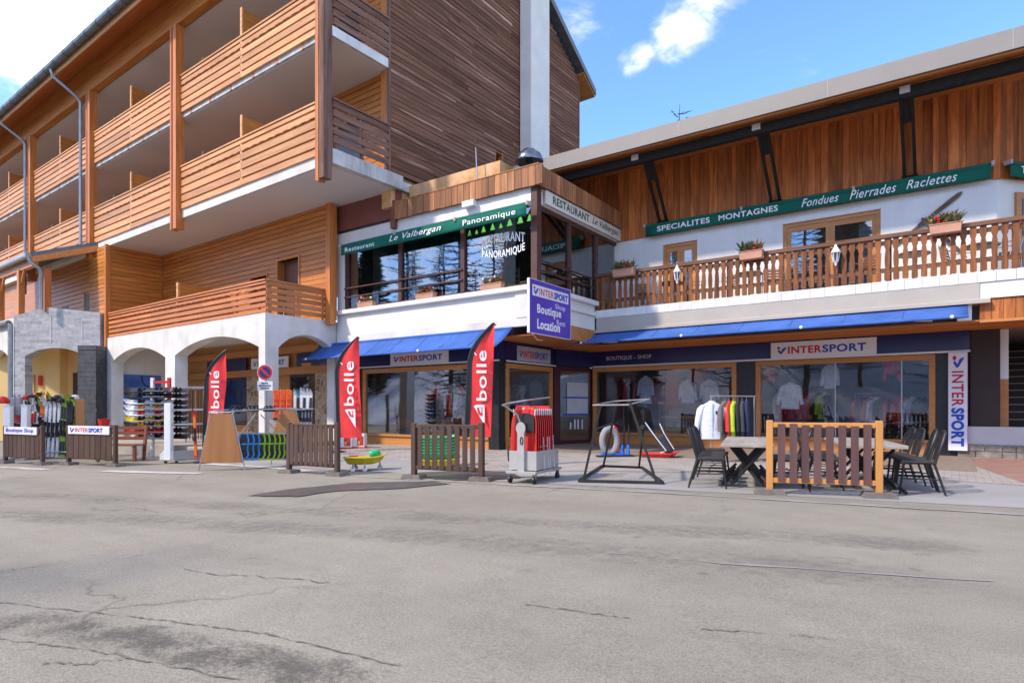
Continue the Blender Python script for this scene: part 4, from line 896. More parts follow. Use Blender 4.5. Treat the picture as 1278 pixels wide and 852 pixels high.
# ---- ground floor right shop
def shop_window(parent, axis, c, a0, a1, z0, z1, sill, mat=M_frame, fw=0.14, glass=M_glass, mulls=()):
    """timber frame with panelled sill and one pane; axis X: on plane y=c facing -y, axis Y: on plane x=c facing +x"""
    def bx(m, u0, u1, w0, w1, d0, d1):
        if axis == 'X': m.box(u0, u1, c + d0, c + d1, w0, w1)
        else: m.box(c - d1, c - d0, u0, u1, w0, w1)
        return m
    m = MB(); bx(m, a0, a1, z1 - fw, z1, -0.05, 0.08); bx(m, a0, a0 + fw, sill, z1 - fw, -0.05, 0.08); bx(m, a1 - fw, a1, sill, z1 - fw, -0.05, 0.08)
    fo = m.build('shop_window', mat, parent, bevel=0.008)
    m = MB(); bx(m, a0, a1, z0, sill - 0.085, -0.03, 0.08); m.build('sill_panel', mat, fo)
    m = MB(); bx(m, a0, a1, sill - 0.08, sill - 0.004, -0.09, 0.08); m.build('sill', mat, fo, bevel=0.006)
    m = MB(); bx(m, a0 + fw, a1 - fw, sill, z1 - fw, 0.0, 0.010); m.build('pane', glass, fo)
    for u_ in mulls:
        m = MB(); bx(m, u_ - 0.012, u_ + 0.012, sill, z1 - fw, -0.012, 0.02); m.build('glazing_bar', M_steel, fo)
    return fo
shop_window(chalet, 'X', YS, -9.98, -5.20, 0.0, 2.56, 0.40)
shop_window(chalet, 'X', YS, -4.66, -0.33, 0.0, 2.56, 0.40, mulls=(-2.58, -1.05))
B('pillar', M_tile, chalet, -5.19, -4.67, YS - 0.04, YS + 0.3, 0, 2.57)
B('pillar', M_tile, chalet, -0.32, 0.10, YS - 0.04, YS + 0.3, 0, 2.57)
fa = B('navy_fascia', M_blue, chalet, -10.05, 0.36, YS - 0.10, YS + 0.3, 2.61, 3.098)
MB().box(-10.05, 0.37, YS - 0.14, YS - 0.102, 2.565, 2.612).build('fascia_trim', M_signw, fa)
# wall end, low wall and stair on the right
B('end_pier', pmat('dark_brown_paint', (0.035, 0.02, 0.016), 0.6), chalet, 0.37, 0.95, YS + 0.02, YS + 0.5, 0.72, 3.098)
B('end_pier_strip', M_paintw, chalet, 0.96, 1.12, YS + 0.25, YS + 0.5, 1.9, 3.098)
B('end_pier_strip', M_frame, chalet, 0.96, 1.12, YS + 0.25, YS + 0.5, 0.72, 1.895)
B('low_wall', pmat('grey_white_render', (0.52, 0.50, 0.48), 0.9, var=0.1, scale=1.5), chalet, 0.14, 9, YS - 0.06, YS + 0.2, 0.32, 0.75)
sb = B('stone_base', M_conc, chalet, 0.12, 9, YS - 0.06, YS + 0.2, 0.0, 0.31)
M_base = pmat('rough_stone', (0.20, 0.175, 0.15), 0.95, var=0.45, scale=6, bump=0.8, detail=8, objrand=0.25)
x = 0.12
for row in range(2):
    x = 0.12
    while x < 3.2:
        w_ = U(0.25, 0.55); MB().box(x, x + w_ - 0.012, YS - 0.10 - U(0, 0.02), YS - 0.062, 0.005 + row * 0.155, 0.15 + row * 0.155).build('stone', M_base, sb, bevel=0.01); x += w_
M_stair = pmat('stair_brown', (0.028, 0.016, 0.013), 0.6)
st = B('stair', M_stair, chalet, 1.15, 6, YS + 0.9, YS + 5.0, 0.3, 0.55)
for k in range(12):
    z_ = 0.55 + k * 0.19; y_ = YS + 0.95 + k * 0.26
    MB().box(1.15, 6, y_, YS + 5.0, z_, z_ + 0.188).build('step', M_stair, st)
    MB().box(1.15, 6, y_ - 0.02, y_ - 0.001, z_ + 0.16, z_ + 0.186).build('nosing', pmat('worn_nosing', (0.33, 0.24, 0.15), 0.7), st)
B('stair_back_wall', M_stair, chalet, 0.9, 7, YS + 5.1, YS + 5.3, 0, 3.6)
B('stair_side_wall', M_stair, chalet, 6.02, 6.2, YS + 0.3, YS + 5.2, 0, 3.6)
# interior of the right shop
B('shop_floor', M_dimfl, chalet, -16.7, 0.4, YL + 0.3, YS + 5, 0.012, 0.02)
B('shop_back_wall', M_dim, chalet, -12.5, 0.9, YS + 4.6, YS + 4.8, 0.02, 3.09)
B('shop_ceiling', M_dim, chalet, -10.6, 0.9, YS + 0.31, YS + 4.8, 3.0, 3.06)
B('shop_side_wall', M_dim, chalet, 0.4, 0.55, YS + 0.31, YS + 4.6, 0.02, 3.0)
# ---- ground floor left shop
wx = shop_window(chalet, 'X', YL, -16.25, -10.86, 0.0, 2.50, 0.36)
B('pillar', M_tile, chalet, -10.85, -10.50, YL - 0.06, YL + 0.25, 0, 2.56)
pil = B('pillar_base', M_tile, chalet, -10.86, -10.49, YL - 0.065, YL + 0.255, 0.0, 0.25)
fb = B('navy_fascia', M_blue, chalet, -16.45, -10.46, YL - 0.10, YL + 0.2, 2.57, 3.13)
MB().box(-16.45, -10.44, YL - 0.14, YL - 0.102, 2.535, 2.575).build('fascia_trim', M_signw, fb)
shop_window(chalet, 'Y', -10.5, YL + 0.26, 17.0, 0.0, 2.50, 0.36)
fcb = B('navy_fascia', M_blue, chalet, -10.7, -10.44, YL + 0.2, 17.1, 2.57, 3.13)
MB().box(-10.438, -10.40, YL + 0.2, 17.1, 2.535, 2.575).build('fascia_trim', M_signw, fcb)
B('dark_strip', M_tile, chalet, -17.19, -16.26, YL - 0.03, YL + 0.2, 0, 2.56)
B('stone_pier', M_stone, chalet, -18.72, -17.2, YL - 0.10, YL + 0.3, 0.0, 2.5)
B('lintel', M_frame, chalet, -19.5, -16.46, YL - 0.1, YL - 0.03, 2.5, 2.85)
# angled entrance between the two shop fronts
d0, d1 = Vector((-10.5, 17.12, 0)), Vector((-10.02, YS - 0.02, 0)); dd = (d1 - d0); dl = dd.length; dd.normalize(); dn = Vector((dd.y, -dd.x, 0))
def dbox(name, mat, parent, u0, u1, z0, z1, t0, t1):
    return MB().obox(d0 + dd * (u0 + u1) / 2 + dn * (t0 + t1) / 2 + Vector((0, 0, (z0 + z1) / 2)), dd * (u1 - u0) / 2, dn * abs(t1 - t0) / 2, (0, 0, (z1 - z0) / 2)).build(name, mat, parent)
M_mar = pmat('maroon_door_paint', (0.065, 0.010, 0.016), 0.4)
do = dbox('shop_door', M_mar, chalet, 0.0, 0.28, 0.01, 2.56, -0.08, 0.02)
dbox('door_rail', M_mar, do, 0.28, dl, 2.42, 2.56, -0.06, 0.0); dbox('door_rail', M_mar, do, 0.28, dl, 0.01, 0.14, -0.06, 0.0); dbox('door_stile', M_mar, do, dl - 0.1, dl, 0.14, 2.42, -0.06, 0.0)
dbox('pane', M_glass, do, 0.28, dl - 0.1, 0.14, 2.42, -0.035, -0.025)
for z0_, z1_ in ((1.55, 2.05), (1.02, 1.52)): dbox('poster', pmat('poster_pale', (0.50, 0.52, 0.55), 0.5), do, 0.62, dl - 0.18, z0_, z1_, -0.02, -0.012)
for z0_ in (0.96, 1.525): dbox('poster_band', M_letblue, do, 0.45, dl - 0.16, z0_, z0_ + 0.05, -0.02, -0.011)
for q in (0.75, 0.95, 1.1, 1.3): dbox('door_letter', M_signw, do, q, q + 0.06, 0.5, 0.72 + 0.1 * (q > 0.8), -0.02, -0.014)
ff = MB().obox(d0 + dd * dl / 2 + dn * 0.02 + Vector((0, 0, 2.85)), dd * dl / 2, dn * 0.1, (0, 0, 0.28)).build('navy_fascia', M_blue, chalet)
# interior of left shop
B('shop_ceiling', M_dim, chalet, -18.5, -10.72, YL + 0.25, YS + 4.4, 3.0, 3.05)
# ---- restaurant bay above
XLw = -16.87
band = B('bay_band', M_white, chalet, XLw, XR_, YR, YR + 0.25, 3.56, 4.30)
MB().box(XLw + 0.25, XR_ + 0.05, YR - 0.15, YR - 0.002, 3.36, 3.57).build('ledge', M_arc, band)
MB().box(XLw - 0.05, XR_ + 0.14, YR - 0.14, YR + 0.25, 4.302, 4.44).build('sill', M_white, band, bevel=0.015)
MB().box(XR_ - 0.25, XR_ - 0.001, YR + 0.251, YBAL, 3.56, 4.30).build('side_band', M_white, band)
MB().box(XR_ - 0.2, XR_ + 0.14, YR + 0.252, YBAL + 0.02, 4.302, 4.44).build('side_sill', M_white, band, bevel=0.015)
MB().box(XR_ + 0.0, XR_ + 0.08, YR + 0.3, YBAL - 0.05, 3.99, 4.08).build('side_ledge', M_white, band)
MB().box(XR_ - 0.24, XR_ + 0.04, YR + 0.3, YBAL + 0.3, 3.16, 3.555).build('side_apron', M_frame, band)
MB().box(XR_ - 0.6, XR_ - 0.002, YR - 0.10, YR - 0.003, 3.6, 4.2).build('corner_panel', M_arc, band)
tb = B('bay_lintel', M_white, chalet, XLw, XR_, YR, YR + 0.25, 6.66, 7.02)
MB().box(XR_ - 0.25, XR_ - 0.001, YR + 0.251, YW - 0.002, 6.60, 7.02).build('side_lintel', M_white, tb)
B('bay_floor', M_dimfl, chalet, XLw, XR_ - 0.26, YR + 0.26, YW - 0.01, 4.1, 4.14)
B('bay_ceiling', M_dim, chalet, XLw, XR_ - 0.26, YR + 0.26, YW - 0.01, 6.86, 6.95)
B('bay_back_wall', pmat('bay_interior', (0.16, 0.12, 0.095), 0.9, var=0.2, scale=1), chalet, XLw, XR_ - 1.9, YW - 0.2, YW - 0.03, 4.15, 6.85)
B('bay_left_wall', M_white, chalet, XLw, XLw + 0.36, YR + 0.01, YR + 0.24, 4.445, 6.655)
# glazing
gl = MB().box(-16.5, XR_ - 0.0, YR + 0.05, YR + 0.16, 6.55, 6.655).build('front_glazing', M_brownsteel, chalet)
MB().box(-16.5, XR_, YR + 0.05, YR + 0.16, 4.445, 4.52).build('bottom_rail', M_brownsteel, gl)
for xx in (-16.45, -13.94, -11.42, -8.98): MB().box(xx - 0.07, xx + 0.07, YR + 0.03, YR + 0.17, 4.522, 6.548).build('mullion', M_brownsteel, gl)
for a, b_ in ((-16.38, -14.01), (-13.87, -11.49), (-11.35, -9.05)): B('pane', M_glassR, gl, a, b_, YR + 0.10, YR + 0.108, 4.522, 6.548)
for zz in (5.16, 4.86): MB().tube([(-16.5, YR + 0.0, zz), (-11.4, YR + 0.0, zz)], 0.025, 8).build('guard_rail', M_brownsteel, gl)
gs = MB().box(XR_ - 0.16, XR_ - 0.05, YR + 0.18, YW - 0.02, 6.5, 6.598).build('side_glazing', M_brownsteel, chalet)
MB().box(XR_ - 0.16, XR_ - 0.05, YR + 0.18, YW - 0.02, 4.445, 4.52).build('bottom_rail', M_brownsteel, gs)
MB().box(XR_ - 0.14, XR_ + 0.05, YR - 0.02, YR + 0.2, 4.444, 7.0).build('corner_post', M_brownsteel, gs)
for yy in (15.46, 17.1): MB().box(XR_ - 0.17, XR_ - 0.03, yy - 0.06, yy + 0.06, 4.522, 6.498).build('mullion', M_brownsteel, gs)
for a, b_ in ((13.8, 15.4), (15.52, 17.04), (17.16, 18.45)): B('pane', M_glassR, gs, XR_ - 0.105, XR_ - 0.097, a, b_, 4.522, 6.498)
for zz in (5.12, 4.86): MB().tube([(XR_ + 0.0, 13.8, zz), (XR_ + 0.0, YBAL, zz)], 0.025, 8).build('guard_rail', M_brownsteel, gs)
# window lettering and little green trees
def arc_bend(v): return -1.1 * (2 * v - 1) ** 2
text('RESTAURANT', M_letw, gl, (-10.75, YR + 0.094, 5.74), (1.45, 0, 0), (0, 0, 0.26), 0.004, 0.008, 0, lambda v: -0.45 * (2 * v - 1) ** 2, name='window_lettering')
text('PANORAMIQUE', M_letw, gl, (-10.75, YR + 0.094, 5.36), (1.45, 0, 0), (0, 0, 0.24), 0.004, 0.008, 0, lambda v: -0.25 + 0.35 * (2 * v - 1) ** 2, name='window_lettering')
M_lime = pmat('green_sticker', (0.10, 0.45, 0.08), 0.5)
for k, xx in enumerate((-11.2, -10.95, -10.7, -10.38, -10.1, -9.8, -9.45, -9.15)):
    s_ = (0.13, 0.1, 0.14, 0.15, 0.11, 0.16, 0.17, 0.15)[k] * 0.8; zb = 6.10 + 0.01 * k
    MB().prism([(xx - s_ * 0.75, YR + 0.095, zb), (xx + s_ * 0.75, YR + 0.095, zb), (xx + s_ * 0.4, YR + 0.095, zb + s_ * 0.7), (xx + s_ * 0.5, YR + 0.095, zb + s_ * 0.7), (xx, YR + 0.095, zb + s_ * 1.6), (xx - s_ * 0.5, YR + 0.095, zb + s_ * 0.7), (xx - s_ * 0.4, YR + 0.095, zb + s_ * 0.7)], (0, 0.003, 0)).build('tree_sticker', M_lime, gl)
# curtains inside
M_curt = pmat('striped_curtain', (0.20, 0.17, 0.15), 0.9, var=0.4, scale=3)
for (a, b_) in ((-16.3, -15.7), (-14.9, -14.0), (-13.5, -12.6), (-12.0, -11.4), (-10.5, -9.9)):
    cm = MB(); xx = a
    while xx < b_: cm.tube([(xx, YR + 0.45, 4.2), (xx, YR + 0.45, 6.8)], 0.045, 6); xx += 0.085
    cm.build('curtain', M_curt if a != -10.5 else M_paintw, gl)
# parapet of short vertical boards
pp_ = MB().box(-14.1, XR_ + 0.14, YR - 0.10, YR + 0.05, 7.03, 7.50).build('parapet', M_parB, chalet)
MB().box(XR_ + 0.0, XR_ + 0.14, YR + 0.052, YW + 0.6, 7.03, 7.50).build('parapet_return', M_parB, pp_)
x = -14.1
while x < XR_ + 0.12:
    MB().box(x + 0.006, x + 0.212, YR - 0.135, YR - 0.102, 7.0 + U(-0.01, 0.01), 7.52).build('board', M_parB, pp_); x += 0.22
y = YR - 0.13
while y < YW + 0.6:
    MB().box(XR_ + 0.142, XR_ + 0.172, y + 0.006, y + 0.212, 7.0 + U(-0.01, 0.01), 7.52).build('board', M_parB, pp_); y += 0.22
MB().box(-14.12, XR_ + 0.18, YR - 0.15, YR + 0.1, 7.522, 7.55).build('coping', M_parB, pp_)
B('brown_fascia', M_redbr, chalet, XLw - 0.1, -14.02, YR - 0.03, YR + 0.2, 7.10, 7.99)
MB().box(-14.16, -14.0, YR - 0.16, YR + 0.1, 6.75, 7.6).build('fascia_end', M_redbr, chalet)
B('bay_roof', M_gutter, chalet, XLw, XR_, YR + 0.06, YW + 0.3, 7.03, 7.10)
oc = R.Y(560, 228, 14.3)
B('ochre_upstand', M_orangew, chalet, -13.9, R.Y(624, 215, 14.0).x, 14.0, 14.9, 7.1, R.Y(600, 207, 14.0).z)
B('floodlight', M_paintw, chalet, R.Y(582, 258, YR).x, R.Y(596, 258, YR).x, YR - 0.2, YR - 0.003, 6.84, 7.0)
an = R.Y(595, 230, 13.75); MB().tube([(an.x, an.y, 7.5), (an.x, an.y, 7.9), (an.x - 0.04, an.y, 8.6)], [0.05, 0.02, 0.012], 6).build('antenna', M_steel, chalet)
B('hotel_link_wall', M_white, chalet, XLw - 0.02, -16.6, YR + 0.005, YR + 0.3, 2.6, 3.55)

# ================================================================== AWNINGS
def awning(name, label, mat, x0, x1, yt, zt, yb_, zb, valance=0.0, group='blue shop awnings', sag=0.03):
    t = thing(name, label, 'awning', ((x0 + x1) / 2, yt, zb), 0, group)
    ox, oy, oz = (x0 + x1) / 2, yt, zb
    m = MB(); n = 36; k = 7
    for i in range(n + 1):
        x_ = x0 + (x1 - x0) * i / n
        for j in range(k + 1):
            f = j / k; wob = sag * math.sin(f * math.pi) * (1 + 0.5 * math.sin(i * 0.9)) + 0.012 * math.sin(i * 2.1) * f
            m.v.append(Vector((x_ - ox, yt + (yb_ - yt) * f - oy, zt + (zb - zt) * f - wob - oz)))
    for i in range(n):
        for j in range(k): m.f.append((i * (k + 1) + j, i * (k + 1) + j + 1, (i + 1) * (k + 1) + j + 1, (i + 1) * (k + 1) + j))
    o = m.build('fabric', mat, t, smooth=True); sd = o.modifiers.new('thickness', 'SOLIDIFY'); sd.thickness = 0.006
    MB().tube([(x0 - ox, yb_ - oy, zb - oz), (x1 - ox, yb_ - oy, zb - oz)], 0.03, 8).build('front_bar', mat, t)
    MB().tube([(x0 - ox, yt - oy + 0.04, zt - oz + 0.02), (x1 - ox, yt - oy + 0.04, zt - oz + 0.02)], 0.05, 8).build('roller', mat, t)
    for q in range(1, 8):
        x_ = x0 + (x1 - x0) * q / 8 - ox; MB().tube([(x_, 0, zt - oz + 0.004), (x_, (yb_ - yt) * 0.5, (zt + zb) / 2 - oz - sag * 0.9 + 0.004), (x_, yb_ - oy, 0.006)], 0.006, 4).build('seam', mat, t)
    for f in (0.03, 0.35, 0.66, 0.97):
        x_ = x0 + (x1 - x0) * f - ox; MB().ell((x_, yb_ - oy - 0.03, zb - oz + 0.01), 0.04, 0.03, 0.04, 8, 6).build('bar_clip', M_paintw, t)
    for f in (0.1, 0.9):
        x_ = x0 + (x1 - x0) * f - ox; MB().beam((x_, yt - oy + 0.1, zt - oz - 0.12), (x_ + 0.3, (yt + yb_) / 2 - oy, (zt + zb) / 2 - oz - 0.16), 0.03, 0.05).beam((x_ + 0.3, (yt + yb_) / 2 - oy, (zt + zb) / 2 - oz - 0.16), (x_, yb_ - oy + 0.03, zb - oz - 0.01), 0.03, 0.05).build('folding_arm', M_paintw, t)
    return t
ya = 12.75
a0 = R.Y(372, 446, ya); a1 = R.Y(619, 435, ya)
awning('blue_awning', 'long plain blue awning over the ski shop window beside the arcade', M_blueaw, (a0.x + -17.0) / 2 - 0.2, a1.x, YR - 0.16, 3.31, ya, (a0.z + a1.z) / 2)
yb2 = 16.05
a0 = R.Y(715, 429, yb2); a1 = R.Y(1209, 394, yb2)
awning('blue_awning', 'long plain blue awning hanging below the wooden balcony', M_blueaw, a0.x, a1.x, YBAL - 0.05, 3.46, yb2, (a0.z + a1.z) / 2)
def green_awning(label, P, rt, up, texts):
    """rolled green awning whose hanging valance carries lettering; P lower left, rt right vector, up vector"""
    P, rt, up = Vector(P), Vector(rt), Vector(up); t = thing('green_awning', label, 'awning', P, 0)
    n = rt.cross(up).normalized()
    m = MB(); k = 24
    for i in range(k + 1):
        for j in range(4):
            m.v.append(rt * (i / k) + up * (j / 3 * 0.86) + n * (0.018 * math.sin(i * 1.3) * (1 - j / 3)))
    for i in range(k):
        for j in range(3): m.f.append((i * 4 + j, i * 4 + j + 1, (i + 1) * 4 + j + 1, (i + 1) * 4 + j))
    o = m.build('valance', M_green, t, smooth=True); sd = o.modifiers.new('thickness', 'SOLIDIFY'); sd.thickness = 0.005; sd.offset = -1
    MB().tube([up * 0.9 - n * 0.05, rt + up * 0.9 - n * 0.05], up.length * 0.16, 12).build('roller', M_green, t, smooth=True)
    m = MB(); m.v = []; k = 24
    for i in range(k + 1):
        for q in (0.0, 0.05): m.v.append(rt * (i / k) + up * q + n * (0.018 * math.sin(i * 1.3) + 0.004))
    for i in range(k): m.f.append((2 * i, 2 * i + 1, 2 * i + 3, 2 * i + 2))
    m.build('white_piping', M_letw, t)
    for f in (-0.004, 0.34, 0.67, 1.004): MB().obox(rt * f + up * 0.95 - n * 0.04, rt.normalized() * 0.03, n * 0.09, up.normalized() * 0.05).build('bracket', M_beige2, t)
    for (s, f0, f1, z0_, z1_, sh, bo) in texts: text(s, M_letw, t, rt * f0 + up * z0_ + n * 0.032, rt * (f1 - f0), up * (z1_ - z0_), 0.004, bo, sh)
    return t
gp0 = R.Y(426, 318, YR - 0.35); gp1 = R.Y(657, 270.5, YR - 0.35)
zb_ = (gp0.z + gp1.z) / 2; hh_ = 0.34
green_awning('rolled green awning reading Restaurant Le Valbergan Panoramique', (gp0.x, YR - 0.35, zb_), (gp1.x - gp0.x, 0, 0), (0, 0, hh_),
    [('Restaurant', 0.03, 0.22, 0.22, 0.62, 0.0, 0.004), ('Le Valbergan', 0.31, 0.60, 0.14, 0.80, 0.35, 0.004), ('Panoramique', 0.71, 0.955, 0.12, 0.70, 0.0, 0.004)])
gp0 = R.Y(806, 295, YW - 0.2); gp1 = R.Y(1237, 223.5, YW - 0.2); zb_ = (gp0.z + gp1.z) / 2
green_awning('rolled green awning reading Specialites Montagnes Fondues Pierrades Raclettes', (gp0.x, YW - 0.2, zb_), (gp1.x - gp0.x, 0, 0), (0, 0, 0.36),
    [('SPECIALITES', 0.045, 0.235, 0.26, 0.72, 0.0, 0.02), ('MONTAGNES', 0.265, 0.455, 0.26, 0.72, 0.0, 0.02), ('Fondues', 0.525, 0.63, 0.20, 0.80, 0.35, 0.004), ('Pierrades', 0.66, 0.78, 0.16, 0.80, 0.35, 0.004), ('Raclettes', 0.805, 0.925, 0.20, 0.80, 0.35, 0.004)])
g3 = c0 + cdir * 0.12 + cn * 0.22
green_awning('short rolled green awning round the corner of the cladding, reading Te', (g3.x, g3.y, 6.57), cdir * 2.8, (0, 0, 0.36), [('T', 0.10, 0.145, 0.26, 0.72, 0, 0.02), ('e', 0.148, 0.19, 0.26, 0.60, 0, 0.02)])

# ================================================================== SIGNS
def logo(parent, org, rt, up, dot=M_red, mark=M_letblue):
    """small red dot above a blue tick"""
    org, rt, up = Vector(org), Vector(rt), Vector(up); n = rt.cross(up).normalized() * 0.004
    pts = []
    for k in range(16):
        a = 2 * math.pi * k / 16; pts.append(org + rt * (0.20 + 0.16 * math.cos(a)) + up * (0.80 + 0.18 * math.sin(a)))
    MB().prism(pts, n).build('logo_dot', dot, parent)
    MB().prism([org + rt * a + up * b_ for a, b_ in ((0.10, 0.42), (0.38, 0.0), (0.55, 0.08), (1.0, 0.75), (0.95, 0.85), (0.62, 0.70), (0.45, 0.30), (0.22, 0.62))], n).build('logo_tick', mark, parent)
def is_sign(name, label, P, rt, up, th, parts=True, bg=M_signw, bo=0.03, m0=0.06):
    P, rt, up = Vector(P), Vector(rt), Vector(up); n = rt.cross(up).normalized()
    t = thing(name, label, 'sign', P); MB().obox(rt / 2 + up / 2 - n * th / 2, rt / 2, up / 2, n * th / 2).build('panel', bg, t, bevel=0.004)
    logo(t, rt * m0 + up * 0.24 + n * 0.001, rt * 0.10, up * 0.50)
    text('INTER', M_red, t, rt * (m0 + 0.115) + up * 0.24 + n * 0.001, rt * 0.33, up * 0.46, 0.004, bo)
    text('SPORT', M_letblue, t, rt * (m0 + 0.45) + up * 0.23 + n * 0.001, rt * 0.40, up * 0.48, 0.004, bo)
    return t
q0, q1 = R.Y(962, 447, YS - 0.16), R.Y(1094, 440.5, YS - 0.16); zt_ = R.Y(1094, 422, YS - 0.16).z
is_sign('shop_sign', 'white fascia sign with red and blue INTERSPORT lettering between balcony and tables', (q0.x, YS - 0.16, 2.615), (q1.x - q0.x, 0, 0), (0, 0, 0.44), 0.05)
q0, q1 = R.Y(487, 457, YL - 0.16), R.Y(559, 453, YL - 0.16)
is_sign('shop_sign', 'white INTERSPORT fascia sign under the blue awning between two red flags', (q0.x, YL - 0.16, 2.58), (q1.x - q0.x, 0, 0), (0, 0, 0.37), 0.05)
is_sign('shop_sign', 'shaded INTERSPORT sign on the side fascia by the shop entrance', (-10.42, 14.95, 2.60), (0, 1.85, 0), (0, 0, 0.44), 0.015, bg=pmat('shaded_sign_white', (0.40, 0.38, 0.40), 0.5))  # white panel darkened: shade under the overhang put into its colour
lp = L.Y(297, 457, YB - 0.22)
def hotel_pt(v): return Vector((-17.0 + v[0] * L.c - v[1] * L.s, 11.0 + v[0] * L.s + v[1] * L.c, v[2]))
e_r = Vector((L.c, L.s, 0))
is_sign('shop_sign', 'INTERSPORT sign on the orange wall inside the white arcade', hotel_pt((-5.9, YB - 0.215, 2.74)), e_r * 2.5, (0, 0, 0.42), 0.05)
# lettering on the fascias
t = thing('fascia_lettering', 'pale BOUTIQUE - SHOP lettering on the navy fascia', 'lettering', (R.Y(757, 449, YS - 0.105).x, YS - 0.102, 2.77))
text('BOUTIQUE - SHOP', pmat('grey_lettering', (0.45, 0.45, 0.47), 0.5), t, (0, 0, 0), (R.Y(813, 446, YS - 0.105).x - t.location.x, 0, 0), (0, 0, 0.15), 0.012, 0.01)
# tall vertical sign
vx0, vx1 = R.Y(1183.5, 500, YS - 0.2).x, R.Y(1207.5, 500, YS - 0.2).x
t = thing('vertical_sign', 'tall white vertical INTERSPORT sign on the black end pillar', 'sign', (vx0, YS - 0.2, 0.16))
vw, vh = vx1 - vx0, 2.40
B('panel', M_signw, t, 0, vw, 0.001, 0.14, 0, vh, bevel=0.005)
MB().box(-0.008, -0.001, 0, 0.14, 0, vh).box(vw + 0.001, vw + 0.008, 0, 0.14, 0, vh).build('edge_trim', pmat('magenta_trim', (0.4, 0.1, 0.3), 0.5), t)
logo(t, (vw * 0.2, -0.002, vh * 0.84), (vw * 0.62, 0, 0), (0, 0, vh * 0.13))
text('INTER', M_red, t, (vw * 0.18, -0.002, vh * 0.81), (0, 0, -vh * 0.36), (vw * 0.62, 0, 0), 0.004, 0.02)
text('SPORT', M_letblue, t, (vw * 0.15, -0.002, vh * 0.435), (0, 0, -vh * 0.39), (vw * 0.68, 0, 0), 0.004, 0.045)
# white sign on the bay side
t = thing('restaurant_sign', 'long cream sign reading RESTAURANT Le Valbergan on the side of the bay', 'sign', (XR_ + 0.06, 13.93, 6.62))
MB().box(0, 0.05, 0, 4.66, 0, 0.36).build('panel', pmat('cream_sign', (0.66, 0.62, 0.53), 0.5, var=0.05), t)
MB().box(0.051, 0.06, 0, 4.66, 0, 0.02).box(0.051, 0.06, 0, 4.66, 0.34, 0.36).build('border', M_signw, t)
M_dkgreen = pmat('dark_green_lettering', (0.012, 0.075, 0.04), 0.5)
text('RESTAURANT', M_dkgreen, t, (0.052, 0.35, 0.08), (0, 2.05, 0), (0, 0, 0.22), 0.004, 0.02)
text('Le Valbergan', M_black, t, (0.052, 2.6, 0.06), (0, 1.75, 0), (0, 0, 0.25), 0.004, 0.0, 0.4)
# purple hanging sign
PXs = -8.35
q0, q1 = R.X(661, 347, PXs), R.X(712, 362, PXs); qb = R.X(660, 414, PXs)
wd = q1.y - q0.y; ht = q0.z - qb.z
t = thing('hanging_sign', 'purple projecting sign reading INTERSPORT Boutique Shop Location Rent', 'sign', (PXs, q0.y, qb.z))
MB().box(-0.06, 0, 0, wd, 0, ht).build('panel', M_purple, t)
MB().box(-0.065, 0.005, -0.012, -0.001, 0, ht).box(-0.065, 0.005, wd + 0.001, wd + 0.012, 0, ht).box(-0.065, 0.005, -0.012, wd + 0.012, -0.012, -0.001).box(-0.065, 0.005, -0.012, wd + 0.012, ht + 0.001, ht + 0.012).build('frame', M_signw, t)
MB().box(0.001, 0.004, wd * 0.06, wd * 0.94, ht * 0.70, ht * 0.91).build('white_band', M_signw, t)
logo(t, (0.005, wd * 0.08, ht * 0.73), (0, wd * 0.12, 0), (0, 0, ht * 0.15))
text('INTER', M_red, t, (0.005, wd * 0.22, ht * 0.735), (0, wd * 0.34, 0), (0, 0, ht * 0.13), 0.003, 0.01)
text('SPORT', M_letblue, t, (0.005, wd * 0.57, ht * 0.73), (0, wd * 0.35, 0), (0, 0, ht * 0.14), 0.003, 0.05)
text('Boutique', M_letw, t, (0.001, wd * 0.17, ht * 0.34), (0, wd * 0.58, 0), (0, 0, ht * 0.22), 0.003, 0.02)
text('Shop', pmat('lilac_lettering', (0.62, 0.60, 0.78), 0.5), t, (0.001, wd * 0.60, ht * 0.52), (0, wd * 0.26, 0), (0, 0, ht * 0.13), 0.003, 0.01)
text('Location', M_letw, t, (0.001, wd * 0.17, ht * 0.09), (0, wd * 0.55, 0), (0, 0, ht * 0.19), 0.003, 0.03)
text('Rent', pmat('lilac_lettering', (0, 0, 0)), t, (0.001, wd * 0.64, ht * 0.23), (0, wd * 0.22, 0), (0, 0, ht * 0.11), 0.003, 0.01)
for yy in (wd * 0.2, wd * 0.8): MB().tube([(-0.03, yy, ht + 0.01), (-0.35, yy, ht + 0.02), (-0.55, yy, ht + 0.02)], 0.02, 6).build('bracket', M_dark, t)
MB().tube([(0, wd * 0.05, -0.01), (-0.1, wd * 0.25, -0.14), (-0.25, wd * 0.5, -0.1)], 0.008, 5).build('cable', M_signw, t)
# no-parking sign
np_ = G(344, 575); np_.z = PLZ * 0
dpt = (np_ - Vector((0, 0, 0))).length
def at_depth(px, py, dep):
    a = (px - CX) / FPX; r = a * dep
    return Vector((CC * r - SS * dep, SS * r + CC * dep, CAMH + (HY - py) * dep / FPX))
D_ = 16.0; bz = at_depth(331, HY, D_); gz0 = gz(bz.x, bz.y)
t = thing('no_parking_sign', 'round red and blue no-parking sign on a grey pole by the arcade corner', 'sign', (bz.x, bz.y, gz0), CAMYAW)
zc = CAMH + (HY - 464.5) * D_ / FPX - gz0; rr = 9.3 * D_ / FPX
MB().tube([(0, 0.03, 0), (0, 0.03, zc + rr * 0.8)], 0.03, 8).build('pole', M_steel, t)
def disc(r, y0, y1, c, n=32): return [(c[0] + r * math.cos(2 * math.pi * k / n), y0, c[2] + r * math.sin(2 * math.pi * k / n)) for k in range(n)]
